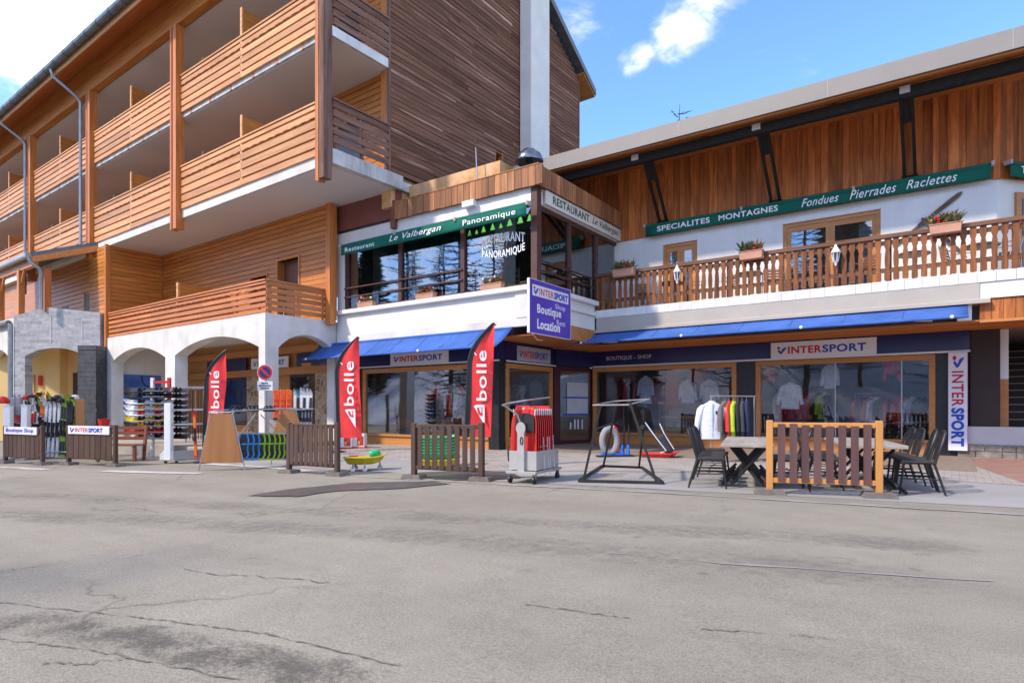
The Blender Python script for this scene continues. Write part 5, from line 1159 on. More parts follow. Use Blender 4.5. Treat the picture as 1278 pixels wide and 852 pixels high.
dk = MB().prism(disc(rr, -0.02, 0, (0, 0, zc)), (0, 0.02, 0)).build('disc', pmat('sign_red', (0.50, 0.035, 0.03), 0.4), t)
MB().prism(disc(rr * 0.74, -0.024, 0, (0, 0, zc)), (0, 0.003, 0)).build('blue_field', pmat('sign_blue', (0.03, 0.025, 0.12), 0.4), dk)
s_ = rr * 0.74 * 0.707
MB().prism([(-s_ - 0.02, -0.028, zc + s_ - 0.02), (-s_ + 0.02, -0.028, zc + s_ + 0.02), (s_ + 0.02, -0.028, zc - s_ + 0.02), (s_ - 0.02, -0.028, zc - s_ - 0.02)], (0, 0.003, 0)).build('red_bar', pmat('sign_red', (0, 0, 0)), dk)
MB().prism(disc(rr * 1.05, -0.015, 0, (0, 0, zc)), (0, 0.01, 0)).build('rim', M_signw, dk)
pw_, ph_ = 19 * D_ / FPX, 11.5 * D_ / FPX; pz = CAMH + (HY - 487) * D_ / FPX - gz0
pl_ = MB().box(-pw_ / 2, pw_ / 2, -0.015, 0.0, pz, pz + ph_).build('plate', M_signw, t)
for k, (wq, nn_) in enumerate(((0.45, 4), (0.80, 9), (0.6, 6))):      # three lines of small illegible print
    m = MB()
    for j in range(nn_):
        xa = -pw_ * wq / 2 + pw_ * wq * j / nn_; m.box(xa, xa + pw_ * wq / nn_ * 0.72, -0.019, -0.016, pz + ph_ * (0.70 - 0.27 * k), pz + ph_ * (0.86 - 0.27 * k))
    m.build('line_of_print', M_black, pl_)
# ================================================================== STREET OBJECTS
def base(px, dep):
    p = at_depth(px, HY, dep); return Vector((p.x, p.y, gz(p.x, p.y)))
def ppm(dep): return FPX / dep
# ---- slatted barriers on concrete feet
M_brw = wood('brown_painted_slat', (0.062, 0.034, 0.024), (0.105, 0.062, 0.045), 'Z', 8, 0.6, 0.15)
M_brs = wood('purple_brown_slat', (0.095, 0.045, 0.042), (0.135, 0.068, 0.062), 'Z', 5, 0.6, 0.12, worn=((0.34, 0.27, 0.20), 0.60))
M_or = wood('orange_post', (0.52, 0.22, 0.055), (0.64, 0.30, 0.09), 'Z', 5, 0.5, 0.05)
M_foot = pmat('barrier_foot', (0.16, 0.14, 0.12), 0.9, var=0.3, scale=8)
def barrier(label, pL, pR, h, slats, gap, frame=M_brw, slatm=M_brw, group=None, thick=0.09):
    P, Q = G(*pL), G(*pR); d = Q - P; ln = math.hypot(d.x, d.y); rz = math.atan2(d.y, d.x)
    t = thing('barrier', label, 'barrier', (P + Q) / 2, rz, group)
    dzs = (Q.z - P.z) / 2
    for s_, dz in ((-1, -dzs), (1, dzs)):
        MB().box(s_ * ln / 2 - thick / 2, s_ * ln / 2 + thick / 2, -thick / 2, thick / 2, dz + 0.05, dz + h).build('post', frame, t, bevel=0.008)
        MB().prism([(s_ * ln / 2 - 0.21, -0.13, dz + 0.001), (s_ * ln / 2 + 0.21, -0.13, dz + 0.001), (s_ * ln / 2 + 0.17, -0.13, dz + 0.075), (s_ * ln / 2 - 0.17, -0.13, dz + 0.075)], (0, 0.26, 0)).build('foot', M_foot, t)
    MB().box(-ln / 2 + thick / 2, ln / 2 - thick / 2, -0.035, 0.035, h - 0.10, h - 0.03).build('top_rail', frame, t, bevel=0.006)
    MB().box(-ln / 2 + thick / 2, ln / 2 - thick / 2, -0.035, 0.035, 0.16, 0.23).build('bottom_rail', frame, t, bevel=0.006)
    inner = ln - thick; w_ = inner / (slats + (slats + 1) * gap)
    for k in range(slats):
        x_ = -inner / 2 + w_ * gap * (k + 1) + w_ * k
        MB().box(x_, x_ + w_, -0.052, -0.037, 0.17 + U(0, 0.015), h - 0.05 + U(-0.03, 0.01)).build('slat', slatm, t)
    return t, ln
bt, ln = barrier('brown slatted barrier carrying a white Boutique Shop board', (7, 578), (53, 580), 1.0, 8, 0.12, group='brown slatted barriers')
B('board', M_signw, bt, -ln * 0.44, ln * 0.44, -0.085, -0.065, 0.78, 0.975); text('Boutique Shop', M_letblue, bt, (-ln * 0.38, -0.086, 0.81), (ln * 0.74, 0, 0), (0, 0, 0.13), 0.004, 0.02)
bt, ln = barrier('brown slatted barrier carrying a white INTERSPORT board', (86, 580), (144, 582), 1.0, 8, 0.12, group='brown slatted barriers')
B('board', M_signw, bt, -ln * 0.44, ln * 0.44, -0.085, -0.065, 0.78, 0.985)
logo(bt, (-ln * 0.40, -0.086, 0.82), (ln * 0.10, 0, 0), (0, 0, 0.12)); text('INTER', M_red, bt, (-ln * 0.28, -0.086, 0.83), (ln * 0.28, 0, 0), (0, 0, 0.10), 0.004, 0.01); text('SPORT', M_letblue, bt, (ln * 0.01, -0.086, 0.825), (ln * 0.30, 0, 0), (0, 0, 0.11), 0.004, 0.04)
barrier('bare brown slatted barrier standing behind the wet patch near the middle red flag', (361, 590), (421, 593.5), 1.02, 9, 0.25, group='brown slatted barriers')
barrier('wide-gapped brown slatted barrier between yellow sled and red sled trolley', (517, 597), (601, 600), 1.0, 8, 0.62, group='brown slatted barriers')
barrier('orange-framed barrier with purple-brown worn slats in front of the cafe tables', (960.5, 616), (1097, 621), 1.03, 8, 0.62, M_or, M_brs, thick=0.085)

# ---- feather flags
M_flag = pmat('flag_red', (0.78, 0.055, 0.055), 0.7, var=0.12, scale=3, spec=0.2)
def flag(label, px, dep, ytop, ybot, wpx, lean, y_ground, skew=0):
    k = dep / FPX; b_ = base(px, dep); H0 = CAMH - b_.z
    zt = H0 + (HY - ytop) * k; zb = H0 + (HY - ybot) * k; W = wpx * k
    t = thing('feather_flag', label, 'flag', b_, CAMYAW, 'red feather flags')
    n = 26; m = MB(); brd = MB(); hgt = zt - zb; left = []; right = []
    for i in range(n + 1):
        f = i / n; z_ = zb + hgt * f
        c = max(0, (f - 0.62) / 0.38); xl = W * (c ** 2.2) * 0.98 + lean * f * W
        xr = W * (1.0 - 0.02 * f) + lean * f * W
        if f > 0.97: xl = min(xl, xr - 0.01)
        left.append((xl, z_)); right.append((xr, z_ - (0.0)))
    cols = 8
    for i in range(n + 1):
        for j in range(cols + 1):
            q = j / cols; x_ = left[i][0] * (1 - q) + right[i][0] * q; z_ = left[i][1] - skew * q * (1 - i / n)
            m.v.append(Vector((x_, 0.05 * math.sin(q * 5 + i * 0.33 + px) * q, z_)))
    for i in range(n):
        for j in range(cols): m.f.append((i * (cols + 1) + j, i * (cols + 1) + j + 1, (i + 1) * (cols + 1) + j + 1, (i + 1) * (cols + 1) + j))
    o = m.build('cloth', M_flag, t, smooth=True)
    MB().tube([(left[0][0] - 0.03, 0, 0.02)] + [(a - 0.03, 0, b2) for a, b2 in left] + [(right[-1][0], 0, zt + 0.02)], [0.022] * (n + 2) + [0.012], 8).build('pole', M_black, t, smooth=True)
    hem = MB()
    for i in range(n + 1):
        a, b2 = left[i]; hem.v += [Vector((a - 0.035, -0.012, b2 + 0.01)), Vector((a + 0.055, -0.006, b2 - 0.01))]
    for i in range(n): hem.f.append((2 * i, 2 * i + 1, 2 * i + 3, 2 * i + 2))
    hem.build('black_hem', M_black, t)
    # vertical lettering and the pointed emblem
    def shift(f): return lean * f * W
    lz0 = zb + hgt * 0.32; lz1 = zb + hgt * 0.76
    text('bolle', M_letw, t, (W * 0.74 + shift(0.5), -0.06, lz0), (0, 0, lz1 - lz0), (-W * 0.42, 0, 0), 0.004, 0.012)
    MB().prism([(W * 0.27 + shift(.7), -0.062, lz1 - 0.10), (W * 0.19 + shift(.7), -0.062, lz1 - 0.05), (W * 0.21 + shift(.7), -0.062, lz1 - 0.03), (W * 0.30 + shift(.7), -0.062, lz1 - 0.085)], (0, 0.004, 0)).build('accent', M_letw, t)
    ez = zb + hgt * 0.285; e0 = zb + hgt * 0.10
    MB().prism([(W * 0.30, -0.062, ez - 0.03), (W * 0.40, -0.062, ez), (W * 0.74, -0.062, ez), (W * 0.76, -0.062, e0), ], (0, 0.004, 0)).build('emblem', M_letw, t)
    MB().prism([(W * 0.42, -0.064, ez - 0.06), (W * 0.66, -0.064, ez - 0.05), (W * 0.67, -0.064, ez - 0.24), (W * 0.50, -0.064, ez - 0.2)], (0, 0.003, 0)).build('emblem_hole', M_flag, t)
    MB().prism([(W * 0.52, -0.066, ez - 0.07), (W * 0.62, -0.066, ez - 0.065), (W * 0.62, -0.066, ez - 0.16), (W * 0.58, -0.066, ez - 0.16)], (0, 0.003, 0)).build('emblem_core', M_letw, t)
    MB().lathe([(0.24, 0), (0.24, 0.03), (0.05, 0.06), (0.04, 0.16)], (-0.03, 0, 0), 16).build('flag_base', M_black, t)
    return t
flag('red feather flag standing behind the snowshoe trestle, partly hidden', 255, 15.6, 437.5, 543, 24, 0.18, 590)
flag('red feather flag beside the two red and white boxes and stone pier', 422.5, 17.4, 421, 546, 29, -0.12, 556)
flag('tallest red feather flag behind the wide-gapped barrier by the black corner pillar', 582.5, 12.6, 404, 545, 30, 0.18, 575)

# ---- display boxes at the foot of the middle flag
for k, (px, dep) in enumerate(((425, 18.4), (441, 18.5))):
    b_ = base(px + 6, dep); t = thing('display_box', 'white display box with red and yellow print %s' % ('under the middle flag' if k == 0 else 'next to the shop window frame'), 'box', b_, CAMYAW, 'display boxes by the flag')
    w_ = 15.5 * dep / FPX; h_ = 17 * dep / FPX
    B('carton', M_paintw, t, -w_ / 2, w_ / 2, 0, 0.35, 0.03, h_ + 0.03, bevel=0.006); B('red_base', M_redpl, t, -w_ / 2 - 0.01, w_ / 2 + 0.01, -0.01, 0.36, 0, 0.05)
    B('print', M_redpl, t, -w_ * 0.1, w_ * 0.42, -0.004, -0.001, 0.09, h_ * 0.9); B('print', pmat('yellow_print', (0.7, 0.45, 0.03), 0.5), t, -w_ * 0.06, w_ * 0.12, -0.007, -0.005, 0.12, h_ * 0.55); B('print', pmat('teal_print', (0.05, 0.25, 0.35), 0.5), t, w_ * 0.14, w_ * 0.24, -0.007, -0.005, 0.2, h_ * 0.7)

# ---- yellow and green sleds
M_yel = pmat('yellow_plastic', (0.55, 0.42, 0.015), 0.35, var=0.1, spec=0.5); M_grn = pmat('green_plastic', (0.03, 0.42, 0.14), 0.35, var=0.1, spec=0.5)
def tub(L_, W_, H_, nose=0.35, n=20, wall=0.012):
    m = MB(); rings = []
    prof = [(1.0, H_), (1.06, H_ - 0.015), (0.97, H_ * 0.75), (0.86, H_ * 0.25), (0.78, 0.0), (0.76, 0.02), (0.83, H_ * 0.3), (0.93, H_ * 0.8)]
    prof = prof + [prof[0]]
    for (s_, z_) in prof:
        i = len(m.v); rings.append(i)
        for j in range(n):
            a = 2 * math.pi * j / n; cx, sy = math.cos(a), math.sin(a)
            x_ = math.copysign(abs(cx) ** 0.6, cx) * L_ / 2; y_ = math.copysign(abs(sy) ** 0.6, sy) * W_ / 2
            tip = max(0, x_ / (L_ / 2)) ** 3
            m.v.append(Vector((x_ * s_, y_ * s_ * (1 - 0.35 * tip), z_ + nose * 0.25 * tip)))
    for k in range(len(rings) - 1):
        for j in range(n): m.f.append((rings[k] + j, rings[k] + (j + 1) % n, rings[k + 1] + (j + 1) % n, rings[k + 1] + j))
    i = len(m.v); bot = rings[4]; m.f.append(tuple(bot + j for j in range(n))); m.f.append(tuple(rings[5] + j for j in reversed(range(n))))
    return m
p_ = G(455, 587)
t = thing('sled', 'yellow plastic sled with green seat back, standing free on small wheels', 'sled', p_, CAMYAW + math.radians(8))
tub(0.85, 0.42, 0.15, 0.25).xf(Matrix.Translation((0, 0, 0.14))).build('hull', M_yel, t, smooth=True)
m = MB()
for i in range(9):
    a = math.pi * i / 8
    for (q, zz) in ((1.0, 0.02), (1.05, 0.16), (0.9, 0.22)): m.v.append(Vector((0.08 + 0.24 * q * (math.sin(a) * 0.85 + 0.15), 0.16 * math.cos(a) * q, 0.20 + zz)))
for i in range(8):
    for j in range(2): m.f.append((i * 3 + j, i * 3 + j + 1, (i + 1) * 3 + j + 1, (i + 1) * 3 + j))
o = m.build('seat_back', M_grn, t, smooth=True); sd = o.modifiers.new('t', 'SOLIDIFY'); sd.thickness = 0.02
MB().tube([(-0.3, -0.12, 0.32), (-0.12, -0.10, 0.31)], 0.015, 6).build('brake_handle', M_redpl, t)
for (x_, y_) in ((-0.22, -0.14), (0.02, -0.16), (0.3, 0.14), (-0.2, 0.15)):
    wq = MB().tube([(x_, y_ - 0.015, 0.055), (x_, y_ + 0.015, 0.055)], 0.055, 14).build('wheel', M_signw, t); MB().beam((x_, y_, 0.06), (x_, y_, 0.17), 0.03, 0.03).build('fork', M_steel, wq)
b_ = base(548, 13.2)
for k in range(6):
    t = thing('sled', 'green plastic sled in the nested stack behind the wide-gapped barrier', 'sled', b_ + Vector((0, 0, 0.16 + k * 0.065)), CAMYAW + math.radians(5 + 3 * k), 'stack of green sleds')
    tub(0.85, 0.42, 0.16, 0.25, n=16).build('hull', M_grn, t, smooth=True)
t = thing('sled', 'yellow plastic sled at the bottom of the stack behind the barrier', 'sled', b_, CAMYAW + 0.1); tub(0.9, 0.45, 0.17, 0.25).build('hull', M_yel, t, smooth=True)

# ---- log planter with white stones
b_ = base(657, 14.0)
t = thing('log_planter', 'dark log trough with pale stones beside the black corner pillar', 'planter', b_, CAMYAW + 0.05)
MB().tube([(-0.42, 0, 0.16), (-0.15, 0.01, 0.17), (0.2, 0, 0.17), (0.5, -0.01, 0.15)], [0.15, 0.165, 0.16, 0.14], 14).build('log', pmat('dark_bark', (0.045, 0.032, 0.024), 0.95, var=0.4, scale=9, bump=0.9), t, smooth=True)
for k in range(7): MB().ell((-0.3 + 0.1 * k, U(-0.04, 0.04), 0.33), U(0.04, 0.06), 0.05, 0.035, 8, 6, 0.12).build('stone', M_signw, t)
g_ = MB()
for k in range(40):
    x_ = U(-0.42, 0.48); g_.tube([(x_, U(-0.08, 0.08), 0.30), (x_ + U(-.03, .03), U(-0.12, 0.12), 0.36 + U(0, 0.05))], 0.008, 4)
o = g_.build('moss', pmat('dry_moss', (0.10, 0.11, 0.03), 0.9), t); o['kind'] = 'stuff'

# ---- trolley with red sleds
D_ = 10.2; b_ = base(655, D_); k_ = D_ / FPX
t = thing('sled_trolley', 'grey steel trolley loaded with upright red sleds in front of the shop entrance', 'trolley', b_, CAMYAW + math.radians(62))
M_tr = pmat('trolley_steel', (0.46, 0.45, 0.43), 0.45, 0.4, var=0.08)
ud = Vector((1, 0, 0))
TL, TW = 0.80, 0.50      # runs away from the viewer to the right
def tx(x, y, z): return (x, y, z)
m = MB().box(-0.08, TL, -TW / 2, -TW / 2 + 0.01, 0.22, 0.53).box(-0.08, TL, TW / 2 - 0.01, TW / 2, 0.22, 0.53).box(-0.08, -0.07, -TW / 2 + 0.01, TW / 2 - 0.01, 0.22, 0.53).box(TL - 0.01, TL, -TW / 2 + 0.01, TW / 2 - 0.01, 0.22, 0.53).box(-0.07, TL - 0.01, -TW / 2 + 0.01, TW / 2 - 0.01, 0.22, 0.23)
m.build('tray', M_tr, t)
MB().box(-0.16, TL + 0.1, -TW / 2 - 0.02, TW / 2 + 0.02, 0.165, 0.205).build('chassis', M_tr, t)
for (x_, y_) in ((-0.1, -TW / 2 + 0.03), (-0.1, TW / 2 - 0.03), (TL + 0.02, -TW / 2 + 0.03), (TL + 0.02, TW / 2 - 0.03)):
    wq = MB().tube([(x_ - 0.0, y_ - 0.018, 0.062), (x_, y_ + 0.018, 0.062)], 0.062, 16).build('castor', M_black, t); MB().beam((x_ + 0.02, y_, 0.07), (x_, y_, 0.165), 0.05, 0.03).build('fork', M_steel, wq)
pst = MB().box(-0.135, -0.082, -0.05, 0.07, 0.17, 0.93).build('post', M_tr, t)
pts = [(-0.137, 0.01 + 0.085 * math.cos(a), 0.90 + 0.105 * math.sin(a)) for a in [2 * math.pi * q / 20 for q in range(20)]]
MB().prism(pts, (0.02, 0, 0)).build('pivot_plate', M_tr, pst); MB().tube([(-0.139, -0.01 + 0.022 * math.cos(a), 0.70 + 0.06 * math.sin(a)) for a in [2 * math.pi * q / 16 for q in range(16)]], 0.009, 6, closed=True).build('grip_slot', M_black, pst)
MB().tube([(-0.10, 0.03, 0.98), (-0.14, 0.07, 1.12), (-0.30, 0.20, 1.26), (-0.34, 0.24, 1.28), (-0.2, 0.2, 1.31), (0.02, -0.02, 1.36), (0.75, -0.1, 1.42)], 0.014, 8).build('handle', M_steel, pst)
hk = MB().box(0.0, 0.30, -0.28, -0.262, 0.6, 0.61).build('hook_rail', M_steel, t)
def sled_mesh():
    m = MB(); W_, Hs = 0.50, 1.02
    nz_, ny = 14, 10
    for i in range(nz_ + 1):
        f = i / nz_; wd_ = W_ / 2 * (1.0 - 0.10 * f if f < 0.75 else (0.925 - (f - 0.75) * 1.2)) if f > 0.2 else W_ / 2 * (0.7 + 1.5 * f)
        for j in range(ny + 1):
            q = -1 + 2 * j / ny; rib = 0.012 * math.cos(q * 9)
            m.v.append(Vector((0.10 * (abs(q) ** 4) * -1 + rib + 0.10 * max(0, f - 0.7) ** 1.2, wd_ * q, Hs * f)))
    for i in range(nz_):
        for j in range(ny): m.f.append((i * (ny + 1) + j, i * (ny + 1) + j + 1, (i + 1) * (ny + 1) + j + 1, (i + 1) * (ny + 1) + j))
    return m
sm = sled_mesh().mesh('sled_shell', M_redpl, True); padm = MB()
for i in range(9):
    a = math.pi * i / 8; padm.v += [Vector((-0.045, 0.17 * math.cos(a), 0.80 + 0.13 * math.sin(a))), Vector((-0.03, 0.18 * math.cos(a), 0.56))]
padm = MB().prism([(-0.07, 0.17, 0.58), (-0.07, -0.17, 0.58)] + [(-0.07, 0.17 * math.cos(a), 0.78 + 0.12 * math.sin(a)) for a in [-0.0 + math.pi * (8 - i) / 8 for i in range(9)]], (0.05, 0, 0)).mesh('sled_pad', M_black)
for k in range(9):
    q = 0.04 + k * 0.078
    lab = 'front red plastic sled with black back pad on the steel trolley' if k == 0 else 'red plastic sled nested upright behind the front one on the steel trolley'
    wpos = Matrix.Translation(b_) @ Matrix.Rotation(CAMYAW + math.radians(62), 4, 'Z') @ Vector((q, 0, 0.25))
    s_ = thing('sled', lab, 'sled', wpos, CAMYAW + math.radians(62), 'red sleds on the trolley')
    o = inst('shell', sm, s_, (0, 0, 0), (0, math.radians(3), 0)); sd = o.modifiers.new('t', 'SOLIDIFY'); sd.thickness = 0.012
    if k == 0: inst('pad', padm, s_, (0, 0, 0), (0, math.radians(3), 0))
    for sy in (-1, 1): MB().tube([(-0.05, 0.19 * sy, 0.86), (-0.06, 0.20 * sy, 0.965)], 0.011, 6).build('grip', M_signw, s_)
    if k in (2, 4, 5, 7): MB().tube([(0.02, -0.235, 0.5), (0.03, -0.25, 0.2 - 0.1), (0.05, -0.26, -0.12 + U(-0.05, 0.05))], 0.005, 5).build('tow_cord', M_signw, s_)

# ---- open steel stand in front of the window
c_ = [G(723, 602), G(827, 604.5), G(801, 585), G(751.5, 583)]
ctr = (c_[0] + c_[1] + c_[2] + c_[3]) / 4
t = thing('steel_stand', 'black steel stand with sloping legs and bent wire top before the window', 'stand', ctr, 0)
M_st = pmat('stand_steel', (0.035, 0.03, 0.028), 0.5, 0.3)
l_ = [p - ctr + Vector((0, 0, 0.03)) for p in c_]
for a, b2 in ((0, 1), (1, 2), (2, 3), (3, 0)): MB().beam(l_[a], l_[b2], 0.045, 0.045).build('base_bar', M_st, t)
tops = [at_depth(750, 503, 10.1) - ctr, at_depth(786, 501, 9.9) - ctr, at_depth(806, 507, 11.0) - ctr, at_depth(770, 503, 11.3) - ctr]
feet = [l_[0].lerp(l_[1], 0.05), l_[0].lerp(l_[1], 0.93), l_[3].lerp(l_[2], 0.93), l_[3].lerp(l_[2], 0.03)]
for f_, tp_ in zip(feet, tops): MB().beam(f_, tp_, 0.035, 0.035).build('leg', M_st, t)
MB().beam(feet[1].lerp(tops[1], 0.66), feet[2].lerp(tops[2], 0.70), 0.03, 0.06).build('brace', M_st, t)
MB().beam(feet[0].lerp(tops[0], 0.66), feet[3].lerp(tops[3], 0.70), 0.03, 0.03).build('brace', M_st, t)
wt = [at_depth(740, 505.5, 10.1) - ctr, at_depth(767, 500.5, 10.9) - ctr, at_depth(784, 505, 10.0) - ctr, at_depth(810, 498, 10.9) - ctr]
MB().tube([wt[0], wt[1], wt[3]], 0.012, 6).tube([wt[0], wt[2], wt[3]], 0.014, 6).build('wire_top', pmat('greyish_wire', (0.35, 0.31, 0.29), 0.5), t)
# ---- red and grey snow bike
D_ = 15.2; b_ = base(765, D_)
t = thing('snow_bike', 'folding child snow bike with red seat, pale wheel and blue feet', 'snow bike', b_, CAMYAW + math.radians(12))
mg = pmat('pale_grey_plastic', (0.27, 0.27, 0.29), 0.5)
ring = [( -0.10 + 0.19 * math.cos(a), -0.02, 0.40 + 0.30 * math.sin(a)) for a in [2 * math.pi * k / 22 for k in range(22)]]
MB().tube(ring, 0.075, 8, closed=True).build('hoop', mg, t, smooth=True)
MB().prism([(0.02, -0.07, 0.12), (0.16, -0.07, 0.10), (0.17, -0.07, 0.45), (0.10, -0.07, 0.72), (0.0, -0.07, 0.80), (-0.06, -0.07, 0.72), (0.05, -0.07, 0.55)], (0, 0.14, 0)).build('seat', M_redpl, t, bevel=0.03)
mb_ = pmat('bright_blue_plastic', (0.03, 0.16, 0.62), 0.4)
MB().box(-0.3, 0.30, -0.08, 0.06, 0.05, 0.10).build('foot_board', mb_, t)
for x_ in (0.22, 0.38): MB().lathe([(0.045, 0.05), (0.05, 0.12), (0.032, 0.18), (0.045, 0.24), (0.03, 0.30)], (x_, -0.04, 0), 10).build('foot_peg', mb_, t, smooth=True)
MB().box(-0.42, 0.52, -0.12, 0.08, 0.012, 0.045).build('ski_runner', M_black, t)
MB().tube([(0.28, 0.0, 0.08), (0.30, 0.02, 0.75), (0.12, 0.04, 0.82)], 0.018, 6).tube([(0.40, 0.0, 0.08), (0.42, 0.02, 0.80)], 0.018, 6).build('steering_frame', M_black, t)
# ---- red snow racer with sling seat
b_ = base(822, 15.0)
t = thing('snow_racer', 'red snow racer sled with grey sling seat and thin white frame', 'sled', b_, CAMYAW + math.radians(-15))
tub(0.95, 0.42, 0.10, 0.2).xf(Matrix.Translation((0, 0, 0.015))).build('hull', M_redpl, t, smooth=True)
MB().tube([(-0.32, -0.12, 0.86), (-0.10, -0.13, 0.55), (0.18, -0.14, 0.18), (0.05, -0.14, 0.12)], 0.014, 6).tube([(0.02, 0.16, 0.82), (0.14, 0.14, 0.55), (0.36, 0.12, 0.2)], 0.014, 6).build('frame', M_signw, t)
m = MB()
for i in range(7):
    f = i / 6
    for j in range(4):
        q = j / 3; a = Vector((-0.14 + 0.30 * f, -0.12, 0.60 - 0.46 * f)); b2 = Vector((0.12 + 0.24 * f, 0.13, 0.58 - 0.40 * f)); m.v.append(a.lerp(b2, q) + Vector((0, 0, -0.06 * math.sin(q * math.pi))))
for i in range(6):
    for j in range(3): m.f.append((i * 4 + j, i * 4 + j + 1, (i + 1) * 4 + j + 1, (i + 1) * 4 + j))
o = m.build('sling_seat', pmat('grey_fabric', (0.06, 0.065, 0.075), 0.8), t, smooth=True); sd = o.modifiers.new('t', 'SOLIDIFY'); sd.thickness = 0.02

# ---- garments
def jacket_mesh(w=0.5, h=0.78, t=0.12, arm=0.62):
    """hanging jacket, x = width: shoulders, body and two hanging sleeves in one skin"""
    m = MB()
    def ringset(rings):
        ids = []
        for (c, rx, ry) in rings:
            i = len(m.v); ids.append(i)
            for j in range(14):
                a = 2 * math.pi * j / 14; m.v.append(Vector(c) + Vector((rx * math.cos(a), ry * math.sin(a) * (1 + 0.12 * math.sin(3 * a + c[2] * 9)), 0)))
        for a, b2 in zip(ids, ids[1:]):
            for j in range(14): m.f.append((a + j, a + (j + 1) % 14, b2 + (j + 1) % 14, b2 + j))
        m.f.append(tuple(ids[0] + j for j in range(14))); m.f.append(tuple(ids[-1] + j for j in range(14)))
    ringset([((0, 0, 0.03), 0.06, 0.05), ((0, 0, 0), 0.09, 0.06), ((0, 0, -0.06), w * 0.36, t * 0.42), ((0, 0, -0.16), w * 0.43, t * 0.5), ((0, 0, -0.4), w * 0.44, t * 0.55), ((0, 0, -h * 0.8), w * 0.43, t * 0.55), ((0, 0, -h), w * 0.45, t * 0.5)])
    for s_ in (-1, 1): ringset([((s_ * w * 0.30, 0, -0.055), 0.06, t * 0.3), ((s_ * w * 0.42, 0, -0.14), 0.075, t * 0.4), ((s_ * w * 0.50, -0.01, -0.32), 0.066, t * 0.42), ((s_ * w * 0.56, -0.02, -0.50), 0.056, t * 0.36), ((s_ * w * 0.60, -0.03, -arm), 0.048, t * 0.33)])
    return m
def garment(label, loc, rz, mat, w=0.5, h=0.78, t=0.12, group=None, arm=0.62, extra=None):
    g = thing('jacket', label, 'jacket', loc, rz, group); jacket_mesh(w, h, t, arm).build('body', mat, g, smooth=True)
    MB().tube([(0.0, 0, 0.02), (0.0, 0, 0.09), (0.03, 0, 0.13), (0.06, 0, 0.10)], 0.006, 5).build('hanger_hook', M_steel, g)
    if extra: extra(g)
    return g
D_ = 13.6; b_ = base(893, D_); k_ = D_ / FPX
ry0 = Vector((CC, SS, 0)); zr = CAMH + (HY - 494) * k_ - b_.z
rk_r = CAMYAW + math.radians(18)
t = thing('clothes_rail', 'chrome clothes rail with hanging ski jackets in front of the black pillar', 'clothes rail', b_, rk_r)
MB().tube([(-0.15, 0, zr), (1.05, 0, zr)], 0.014, 8).build('top_bar', M_steel, t)
for x_ in (-0.12, 1.02): MB().tube([(x_, 0, 0.04), (x_, 0, zr)], 0.014, 8).build('upright', M_steel, t); MB().box(x_ - 0.02, x_ + 0.02, -0.25, 0.25, 0.01, 0.05).build('rail_foot', M_steel, t)
M_wj = pmat('white_jacket_fabric', (0.74, 0.75, 0.82), 0.8, var=0.10, scale=9, bump=1.0)
def wx_(g):
    MB().box(-0.006, 0.006, -0.085, -0.075, -0.75, -0.02).build('zip', M_steel, g); B('badge', M_black, g, 0.06, 0.10, -0.088, -0.08, -0.25, -0.19)
    for s_ in (-1, 1): MB().ell((s_ * 0.30, -0.03, -0.66), 0.05, 0.045, 0.05, 8, 6).build('cuff', M_black, g)
mats_ = [('white quilted ski jacket hanging at the front of the clothes rail', M_wj, 0.52), ('grey-brown ski jacket second on the clothes rail', pmat('taupe_fabric', (0.14, 0.125, 0.11), 0.8), 0.5), ('red ski jacket half hidden among the hanging jackets', M_redpl, 0.46), ('lime-yellow ski jacket hanging in the middle of the rail', pmat('lime_fabric', (0.40, 0.55, 0.02), 0.7), 0.5), ('black ski jacket right behind the lime one', pmat('black_fabric', (0.02, 0.02, 0.025), 0.8), 0.5), ('dark grey ski jacket hanging on the far half of the rail', pmat('grey_fabric2', (0.05, 0.05, 0.06), 0.8), 0.52), ('navy ski jacket last on the clothes rail', pmat('navy_fabric', (0.02, 0.025, 0.07), 0.8), 0.5)]
Mr = Matrix.Translation(b_) @ Matrix.Rotation(rk_r, 4, 'Z')
for k, (lab, mt, w_) in enumerate(mats_):
    pos = Mr @ Vector((-0.10 if k == 0 else 0.12 + 0.115 * k, 0, zr - 0.14))
    garment(lab, pos, CAMYAW + math.radians((0, 48, 58, 62, 64, 66, 68)[k]), mt, w_ * (1.12 if k == 0 else 1), 0.80 if k != 3 else 0.98, 0.14, 'jackets on the clothes rail', 0.64, wx_ if k == 0 else None)

# ---- cafe tables and chairs
M_ttop = wood('grey_table_top', (0.27, 0.235, 0.20), (0.40, 0.36, 0.32), 'X', 6, 0.6, 0.06)
def table(label, loc, rz, L_=1.25, W_=0.72, h=0.72):
    t = thing('cafe_table', label, 'table', loc, rz, 'cafe tables')
    tp_ = B('table_top', M_ttop, t, -L_ / 2, L_ / 2, -W_ / 2, W_ / 2, h - 0.05, h, bevel=0.006)
    for s_ in (-1, 1):
        x_ = s_ * (L_ / 2 - 0.28)
        MB().beam((x_ - 0.2, -0.24, h - 0.06), (x_ + 0.12, 0.22, 0.05), 0.038, 0.038).beam((x_ + 0.2, 0.24, h - 0.06), (x_ - 0.12, -0.22, 0.05), 0.038, 0.038).build('crossed_leg', M_black, t)
        MB().tube([(x_ - 0.10, -0.20, 0.20), (x_ - 0.2, -0.30, 0.09), (x_ - 0.34, -0.36, 0.035)], 0.025, 8).build('curved_foot', M_black, t)
        MB().tube([(x_ + 0.10, 0.20, 0.20), (x_ + 0.2, 0.30, 0.09), (x_ + 0.34, 0.36, 0.035)], 0.025, 8).build('curved_foot', M_black, t)
    return t
